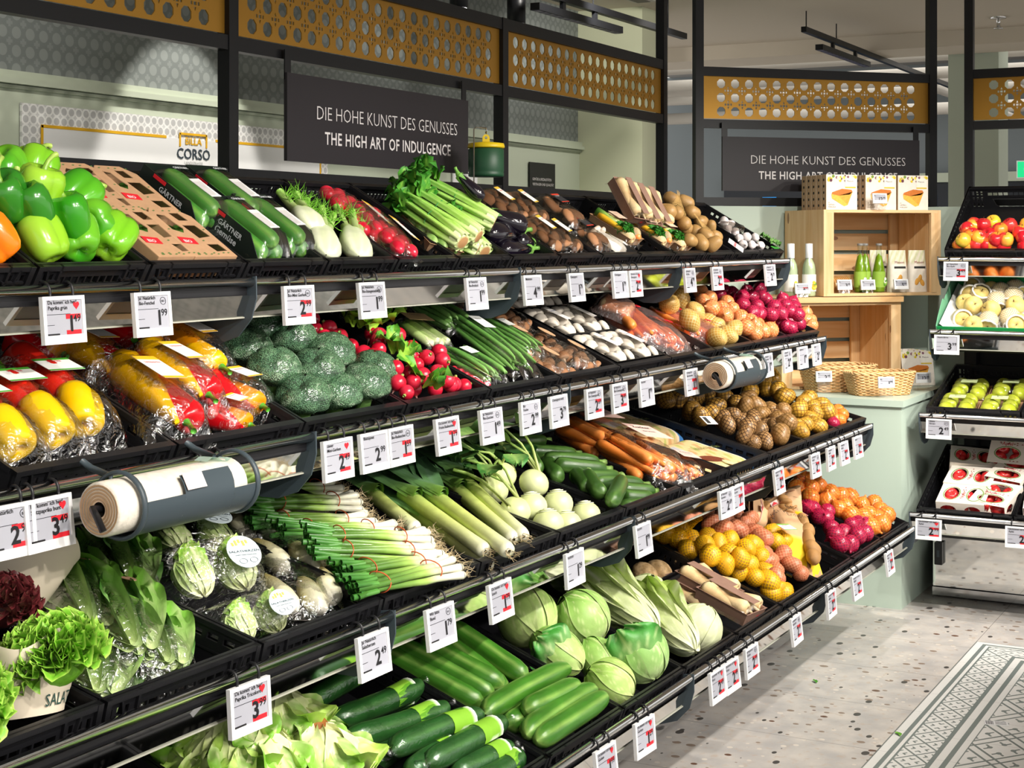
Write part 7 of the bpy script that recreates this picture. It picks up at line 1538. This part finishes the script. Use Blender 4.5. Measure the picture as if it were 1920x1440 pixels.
def cakebox():
    t = thing('cake_box', '', 'cake box'); w, h, d = .162, .165, .046
    B().box((0, d/2, h/2), (w, d, h), col=H('eee6da')).build('carton', PAPER, t, False)
    B().box((-w/2-.0006, d/2, h/2), (.001, d*.98, h*.99), col=H('b89a78')).build('kraft_side', PAPER, t, False, label='brown kraft side')
    q = B()
    for k in range(5): q.prism(ngon(0, 0, .007, 7), 0, .0005, T(-w/2-.0013, d/2, .02+.03*k) @ R(0, -90, 0))
    q.build('side_print', INK, t, False)
    q = B()
    for k in range(30):
        x = random.uniform(-w*.47, w*.47); z = h-random.uniform(.004, .03); q.prism(ngon(0, 0, random.uniform(.004, .008), 7), 0, .0004, T(x, -.0006-.0001*k*.2, z) @ R(90, random.uniform(0, 90), 0), H(random.choice(['d9c22e', 'e8d85a', '6b3a4a', '7f9a3a', '8a5a6a', 'f0e6c8'])))
    q.build('fruit_print', PAPER, t, False)
    cr = B().prism([(-.055, .055), (-.05, .066), (0, .082), (.05, .078), (.056, .068), (.04, .055), (-.02, .05)], 0, .0006, T(0, -.0008, .016) @ R(90, 0, 0), H('d2772a'))
    cr.prism([(-.055, .057), (-.02, .050), (.03, .006), (.012, .0), (-.052, .036)], 0, .0007, T(0, -.0009, .016) @ R(90, 0, 0), H('eebb4a')); cr.prism([(-.02, .050), (.056, .068), (.03, .006)], 0, .0006, T(0, -.0008, .016) @ R(90, 0, 0), H('e5a93c')); cr.build('cake_picture', mat('cake_print', rough=.6, noise=(130, .82, 1.1), vc=True), t, False)
    B().box((.045, -.001, h-.036), (.055, .001, .045), col=H('f3efe4')).box((.045, -.0012, h-.06), (.055, .001, .006), col=H('e3c43a')).build('name_panel', PAPER, t, False)
    q = B()
    for s, sz, x, z in (('LE', .008, -.072, .030), ('GÂTEAU', .009, -.072, .020), ('MOELLEUX', .008, -.072, .010), ('Maison', .012, .025, h-.034)):
        v, f, wd = text(s, sz, .0); q.add(v, f, M=T(x, -.0018, z) @ R(90, 0, 0))
    q.build('lettering', mat('brown_ink', '5a4a40', .6), t, False); proto('cake_box', t)
cakebox()
k = 0
for x, n in ((.565, 5), (.772, 3), (.945, 1)):
    for i in range(n):
        if i == 0: lab = ['cake box facing forward on the upper crate, left one with a row behind it', 'cake box facing forward on the upper crate behind the small tag', 'cake box facing forward on the upper crate, right end'][k]
        else: lab = f'cake box {["second", "third", "fourth", "rearmost"][i-1]} in the row behind the {["left", "middle"][k]} front one, side showing'
        spawn('cake_box', MC @ T(x, -.385+.05*i, 1.738), lab, 'cake boxes on the upper crate')
    k += 1
for i in range(4): spawn('cake_box', T(7.385+.037*i, 1.775+.037*i, .904) @ R(0, 0, -50) @ R(-12, 0, 0), f'cake box on the cabinet right of the crates, {["frontmost", "second", "third", "rearmost"][i]} of four', 'cake boxes on the cabinet')
GLASS = film('clear_glass', tint=H('f2f8f2'), gl=.9, base=.03, strength=0, rough=.04)
def bottle(kind, h, prof, liq, liqcol, labelcol, cap, capcol, txt):
    t = thing('bottle', '', 'bottle'); B().lathe(prof, 24).build('glass', GLASS, t)
    B().lathe([(max(r-.002, .0005), z) for r, z in prof if z < liq]+[(.0005, liq)], 24).build('liquid', mat(kind+'_liquid', liqcol, .15), t)
    r = prof[3][0]+.0006
    B().lathe([(r, h*.10), (r, h*.42)], 24, H(labelcol)).build('label', PAPER, t, label='printed paper label')
    B().lathe([(cap[0], cap[1]), (cap[0]+.0015, cap[1]+.002), (cap[0]+.0012, cap[2]), (0, cap[2]+.001)], 18).build('cap', mat(capcol[0], capcol[1], .35), t)
    q = B()
    for i in range(5): q.prism(ngon(0, 0, .012-.001*i, 8, i), 0, .0004, T(.008+.004*(i % 2), -r-.0008-.0002*i, h*.17+.006*i) @ R(90, 0, 0), H(['f0b82a', 'f6d45a', 'e8a81e', '6f9a3a', 'f3c63a'][i] if kind == 'lemonade' else ['5f9a2f', '8fc04a', 'e8f0dc', '4a8a2a', 'f4f6ee'][i]))
    q.build('fruit_print', PAPER, t, False); proto(kind, t)
bottle('lemonade', .247, [(.0005, 0), (.028, .001), (.0315, .006), (.032, .02), (.032, .125), (.028, .15), (.017, .175), (.0145, .20), (.0145, .235), (.013, .245)], .185, 'cfd6b4', 'ecebe6', (.0155, .178, .247), ('white_cap', 'e9ebee'), '')
bottle('green_soda', .235, [(.0005, 0), (.026, .001), (.029, .006), (.0295, .02), (.0295, .10), (.024, .13), (.015, .17), (.012, .20), (.012, .222), (.011, .23)], .185, '86a81e', '9cc24a', (.0135, .222, .232), ('crown_cap', '8a8a88'), '')
for i, px in enumerate((1483, 1517)):
    x, z = cxz(px, 555, -.385); spawn('lemonade', MC @ T(x, -.385, 1.331), ['clear lemonade bottle with a white cap, left one beside the crate', 'clear lemonade bottle with a white cap, right one beside the crate'][i], 'lemonade bottles')
for i, px in enumerate((1613, 1631, 1648)):
    x, z = cxz(px, 548, -.34); spawn('green_soda', MC @ T(x, -.34+.045*(i == 1), 1.346) @ R(0, 0, 10*i), ['green soda bottle in the upper crate, left of three', 'green soda bottle in the upper crate, middle one set back', 'green soda bottle in the upper crate, right of three'][i], 'green soda bottles')
def treatbag():
    t = thing('biscuit_bag', '', 'biscuit bag'); w, h, d = .094, .20, .06
    def fn(u, v):
        a = u*2*PI; e = 2.2+1.8*(1-v); cx_, sx = math.cos(a), math.sin(a); r = 1/((abs(cx_)**e+abs(sx)**e)**(1/e)); k = 1-max(0, v-.55)/.45
        return (r*cx_*w/2*(.96+.04*k), d/2+r*sx*d/2*(.12+.88*k), h*v)
    B().patch(fn, 33, 12, lambda u, v: H('efe8dc') if v < .72 else mixh(H('cfd3a0'), H('efe8dc'), .5+.5*math.sin(u*60+v*40))).build('bag', PAPER, t)
    B().box((.0, .0015, .118), (.06, .002, .010), col=H('2a2826')).build('dark_band', PAPER, t, False)
    q = B()
    for x, z, a in ((-.016, .05, 20), (.012, .045, -30), (.0, .066, 10)): q.ball(.014, 10, 8, H('e0a54a'), T(x, .0, z) @ R(0, a, 0) @ S(.8, .15, 1.3))
    q.build('biscuit_picture', PAPER, t); v, f, wd = text('Maison', .018); B().add(v, f, M=T(-wd/2, .006, .137) @ R(80, 0, 0)).build('lettering', mat('rose_ink', 'a05a52', .6), t, False); proto('treat_bag', t)
treatbag()
for i, (px, y) in enumerate(((1688, -.38), (1725, -.38), (1652, -.25))):
    x, z = cxz(px, 548, y); spawn('treat_bag', MC @ T(x, y, 1.346), ['white paper biscuit bag in the upper crate behind a tag', 'white paper biscuit bag in the upper crate, right end', 'white paper biscuit bag half hidden behind the green bottles'][i], 'biscuit bags')
x, z = cxz(1582, 548, -.36); t = thing('biscuit_pack', 'clear film pack of round biscuits in the upper crate', 'biscuits', M=MC @ T(x, -.36, 1.346))
for i in range(9): B().lathe([(.001, -.004), (.036, -.003), (.038, 0), (.036, .003), (.001, .004)], 18, H('d9a45f')).build('biscuit', MATTE, t, True, T(-.04+.010*i, .04, .04) @ R(0, 82, 0))
filmsheet(B(), .11, .10, .085, 5, .002, .01, 10, 12, 5, 5, T(0, -.01, 0)).build('film', FILMT, t); board(B(), (0, .06, .04), (.12, .012, .08))
# wicker baskets
def basket(label, M, w, d, h):
    t = thing('wicker_basket', label, 'basket', 'wicker baskets', M); n = 96; rows_ = 15; wk = mat('wicker', rough=.55, noise=(90, .75, 1.1), vc=True)
    def ring(a, z, k, wob): 
        e = 4; ca, sa = math.cos(a), math.sin(a); r = 1/((abs(ca)**e+abs(sa)**e)**(1/e)); s = .82+.18*z/h
        return (r*ca*(w/2+wob)*s, r*sa*(d/2+wob)*s, z)
    g = B()
    for i in range(rows_):
        z = .004+(h-.012)*i/(rows_-1); g.tube([ring(2*PI*j/n, z, 0, .0028*(1 if ((j//2)+i) % 2 else -1)) for j in range(n+1)], h/rows_*.55, 5, H('ecc48f') if i % 2 else H('deae74'), cap=False)
    for j in range(0, n, 4): g.tube([ring(2*PI*j/n, z, 0, 0) for z in (0, h*.5, h)], .0022, 4, H('c99558'))
    g.build('weave', wk, t)
    g = B()
    for ph in (0, PI):
        g.tube([tuple(np.array(ring(2*PI*j/n, h, 0, .003*math.sin(j*1.05+ph)))+np.array((0, 0, .004*math.cos(j*1.05+ph)))) for j in range(n+1)], .0042, 5, H('e8bd86'), cap=False)
    g.build('braided_rim', wk, t); B().prism([ring(2*PI*j/n, 0, 0, 0)[:2] for j in range(n)], .0, .004, col=H('c99a62')).build('base', wk, t, False)
    return t
RB = R(0, 0, -38)
basket('wicker basket standing in the lower pine crate', MC @ T(.468, -.525, .9035) @ R(0, 0, 4), .35, .20, .115)
basket('wicker basket in front on the cabinet with a lemon in it', MC @ T(.56, -.735, .903) @ R(0, 0, -3), .31, .17, .10)
t = thing('lemon', 'yellow lemon in the front wicker basket', 'lemon', M=MC @ T(.565, -.735, .970) @ R(20, 80, 0)); B().lathe([(.001, -.05), (.008, -.047), (.022, -.036), (.032, -.015), (.034, .005), (.028, .026), (.014, .04), (.006, .045), (.001, .046)], 20, H('e8d02a')).build('fruit', WAXY, t)
# small tags in the corner
CT = [((1505, 541), -.46, '4', '29', 1, 'in front of the lemonade bottles'), ((1584, 534), -.42, '3', '99', 0, 'in front of the biscuit pack'), ((1628, 534), -.42, '1', '99', 0, 'in front of the green soda bottles'), ((1690, 533), -.46, '5', '99', 0, 'in front of the biscuit bags'), ((1650, 372), -.46, '12', '99', 0, 'in front of the middle cake box')]
for p, y, e, c, red, lab in CT:
    x, z = cxz(*p, y); t = spawn('tag_small', MC @ T(x, y, z-.024) @ R(-10, 0, 0), f'small tag with {e}.{c} {lab}', 'small price tags', fresh=True); fill_tag(t, e, c, red, (JN, 'Bio'), False, False, .075, .048)
    g = B(); hgt = z-.024-(1.332 if z < 1.6 else 1.738)
    g.box((0, .004, -hgt/2), (.06, .0015, hgt)).box((0, .02, -hgt+.001), (.06, .035, .002)); o = g.build('clear_stand', FILMT, t, False)
for p, D_, e, c, lab in (((1545, 706), 6.98, '2', '99', 'on the basket in the lower crate'), ((1662, 717), 6.77, '1', '99', 'on the front wicker basket'), ((1731, 708), 7.1, '12', '99', 'in front of the four cake boxes on the cabinet')):
    q = EYE+ray(*p)*D_; t = spawn('tag_small', T(q.x, q.y, q.z-.024) @ R(0, 0, -52) @ R(-6, 0, 0), f'small tag with {e}.{c} {lab}', 'small price tags', fresh=True); fill_tag(t, e, c, 0, (JN, 'Bio'), False, False, .075, .048)
    hgt = q.z-.024-.905
    if hgt > .005: B().box((0, .004, -hgt/2), (.06, .0015, hgt)).build('clear_stand', FILMT, t, False)
# bag rolls hanging on the second rail
def bagroll(label, x0):
    t = thing('bag_roll_dispenser', label, 'bag dispenser', M=T(x0, 1.80, 1.155)); Lh = .30; r = .052
    rm = mat('roll_plastic', 'd9cdbd', .35, noise=(60, .85, 1.1), stretch=(.2, 1, 1), bump=(90, .4, .002))
    AX = R(0, 90, 0)
    B().lathe([(.013, 0), (.044, 0), (.046, .004), (.046, .33), (.044, .334), (.013, .334)], 32, lambda q, a: H('d9b894') if q < .15 else H('e4ddd0'), T(-.03, 0, 0) @ AX).build('bag_roll', mat('roll_film', rough=.3, noise=(70, .85, 1.08), bump=(110, .5, .002), vc=True), t)
    g = B()
    for k in range(5): g.lathe([(.016+.0055*k, -.0006), (.018+.0055*k, -.0012), (.0195+.0055*k, -.0006)], 28, M=T(-.03, 0, 0) @ AX)
    g.build('roll_end', mat('roll_end', 'b08f6c', .7), t)
    def cov(u, v):
        a = math.radians(-200+175*u)+0; cut = 1 if v < .35 else 1; x = Lh*v
        return (x+.02, r*math.cos(a)*1.0, r*math.sin(a))
    g = B()
    def sheet(u0, u1, v0, v1): g.patch(lambda u, v: (lambda a: (.02+Lh*v, (r+.003)*math.cos(a), (r+.003)*math.sin(a)))(math.radians(135+200*u)), 14, 8, u0=u0, u1=u1, v0=v0, v1=v1)
    sheet(.18, 1, .0, .34); sheet(.0, 1, .34, .78); sheet(.22, 1, .78, 1)
    g.build('cover_sheet', GREYP, t)
    for x in (.018, Lh+.02):
        B().tube([(x, (r+.004)*math.cos(a), (r+.004)*math.sin(a)+.0) for a in np.arange(0, 6.4, .22)], .004, 6, cap=False, flat=1.6).build('ring', GREYP, t)
    g = B().tube([(-.05, -.028, -.03), (-.052, -.015, -.005), (-.045, 0, .004), (-.02, 0, 0), (.34, 0, 0)], .006, 8); g.build('axle_hook', BLK, t)
    for x in (.03, Lh): B().tube([(x, .03, .045), (x, .075, .056), (x, .095, .066)], .006, 6).build('arm', GREYP, t)
    B().box((0, 0, 0), (.05, .03, .001), T(.15, -.050, .028) @ R(62, 0, 0), H('e9d9d4')).build('sticker', PAPER, t, False)
    B().patch(lambda u, v: (.22+.07*u, -.02+.03*v, .049+.006*math.sin(u*6)), 6, 5, H('bfe3cd')).build('loose_bag', film('mint_film', tint=H('c9eadb'), gl=.3, base=.1, milk=.4), t)
    return t
bagroll('grey bag-roll dispenser on the second rail above the salad hearts', 1.945); bagroll('grey bag-roll dispenser on the second rail above the potatoes', 4.77)
# scraps on the floor
for i, (px, py, c) in enumerate(((1531, 1282, '4f9a2f'), (1688, 1382, '6fae3a'))):
    d = ray(px, py); q = EYE+d*(CAMZ/-d.z); g = B()
    for k in range(2+i): leaf(g, T(.012*k, 0, .002) @ R(0, 0, 40*k+20), .022, .014, 6, 4, .002, 4, .1, H(c), H(c), 5, 5)
    tag(g.build('leaf_scrap', LEAF, M=T(q.x, q.y, .002)), ['tiny green leaf scrap on the grey floor', 'tiny green leaf scrap on the patterned inlay'][i], 'leaf')
d = ray(1868, 1357); q = EYE+d*(CAMZ/-d.z); t = thing('paper_label', 'small white barcode label lying on the patterned inlay', 'label', M=T(q.x, q.y, .0022) @ R(0, 0, -75))
B().box((0, 0, 0), (.075, .045, .0008)).build('sheet', WHITE, t, False); g = B()
for k in range(9): g.box((-.032+.0028*k, 0, .0007), (.0012 if k % 3 else .002, .036, .0004))
for k in range(4): g.box((.014, .014-.009*k, .0007), (.035, .002, .0004))
g.build('print', SMALL, t, False)

# ---------------------------------------------------------------- settle the goods: nothing sinks through its crate's floor or walls
def settle():
    fixed = ('produce_crate', 'display_shelf', 'price_tag', 'partition_screen', 'hanging', 'counter', 'bag_roll', 'fruit_box', 'paper_liner', 'wall', 'track', 'led', 'pendant', 'corner', 'wooden', 'cake', 'bottle', 'biscuit', 'wicker', 'lemon', 'shelf', 'leaf_scrap', 'paper_label', 'twig', 'exit', 'ceiling', 'air', 'sprinkler', 'trim', 'floor', 'window')
    VC = {}
    def verts(me):
        if me.name not in VC:
            v = np.zeros(len(me.vertices)*3); me.vertices.foreach_get('co', v); VC[me.name] = v.reshape(-1, 3)
        return VC[me.name]
    def cloud(o, M):
        out = [tf(M, verts(o.data))] if o.type == 'MESH' else []
        for ch in KIDS.get(o.name, []): out += cloud(ch, M @ ch.matrix_basis)
        return out
    for o in list(COL.objects):
        if o.parent or 'category' not in o or o.get('kind') or any(o.name.startswith(f) for f in fixed): continue
        W = o.matrix_basis; best = None
        c = cloud(o, W)
        if not c: continue
        c = np.concatenate(c); mid = c.mean(0)
        for r, I in RMI.items():
            q = I @ Vector(mid); Lr = .40 if r % 10 == 1 else .60
            if (q.x < 1.2 or q.x > 6.4) if r < 10 else (q.x < -.1 or q.x > 1.3): continue
            if -.08 < q.y < Lr+.05 and -.16 < q.z < .26 and (best is None or abs(q.z) < abs(best[1].z)): best = (r, q)
        if best is None: continue
        r, q = best; L_ = tf(RMI[r], c); Hc = {1: .11}.get(r % 10, .122); fl = -Hc+.004
        dz = max(0, min(.07, fl-L_[:, 2].min()))
        low = L_[L_[:, 2]+dz < -.001]; dx = dy = 0
        if len(low):
            dy = max(0, min(.035, .016-low[:, 1].min())); back = (.385 if r % 10 == 1 else .578)
            if low[:, 1].max()+dy > back: dy = max(-.03, min(dy, back-low[:, 1].max()))
            p = .3 if r % 10 == 1 else .4; x0 = (6.24 if r < 10 else .02); k = math.floor((q.x-x0)/p); a, b = x0+k*p+.014, x0+(k+1)*p-.014
            lo, hi = low[:, 0].min(), low[:, 0].max()
            if hi-lo < b-a: dx = max(0, a-lo)-max(0, hi-b)
            dx = max(-.035, min(.035, dx))
        if dz or dx or dy: o.matrix_basis = T(*(RMS[r].to_3x3() @ Vector((dx, dy, dz)))) @ W
settle()
cleanup()
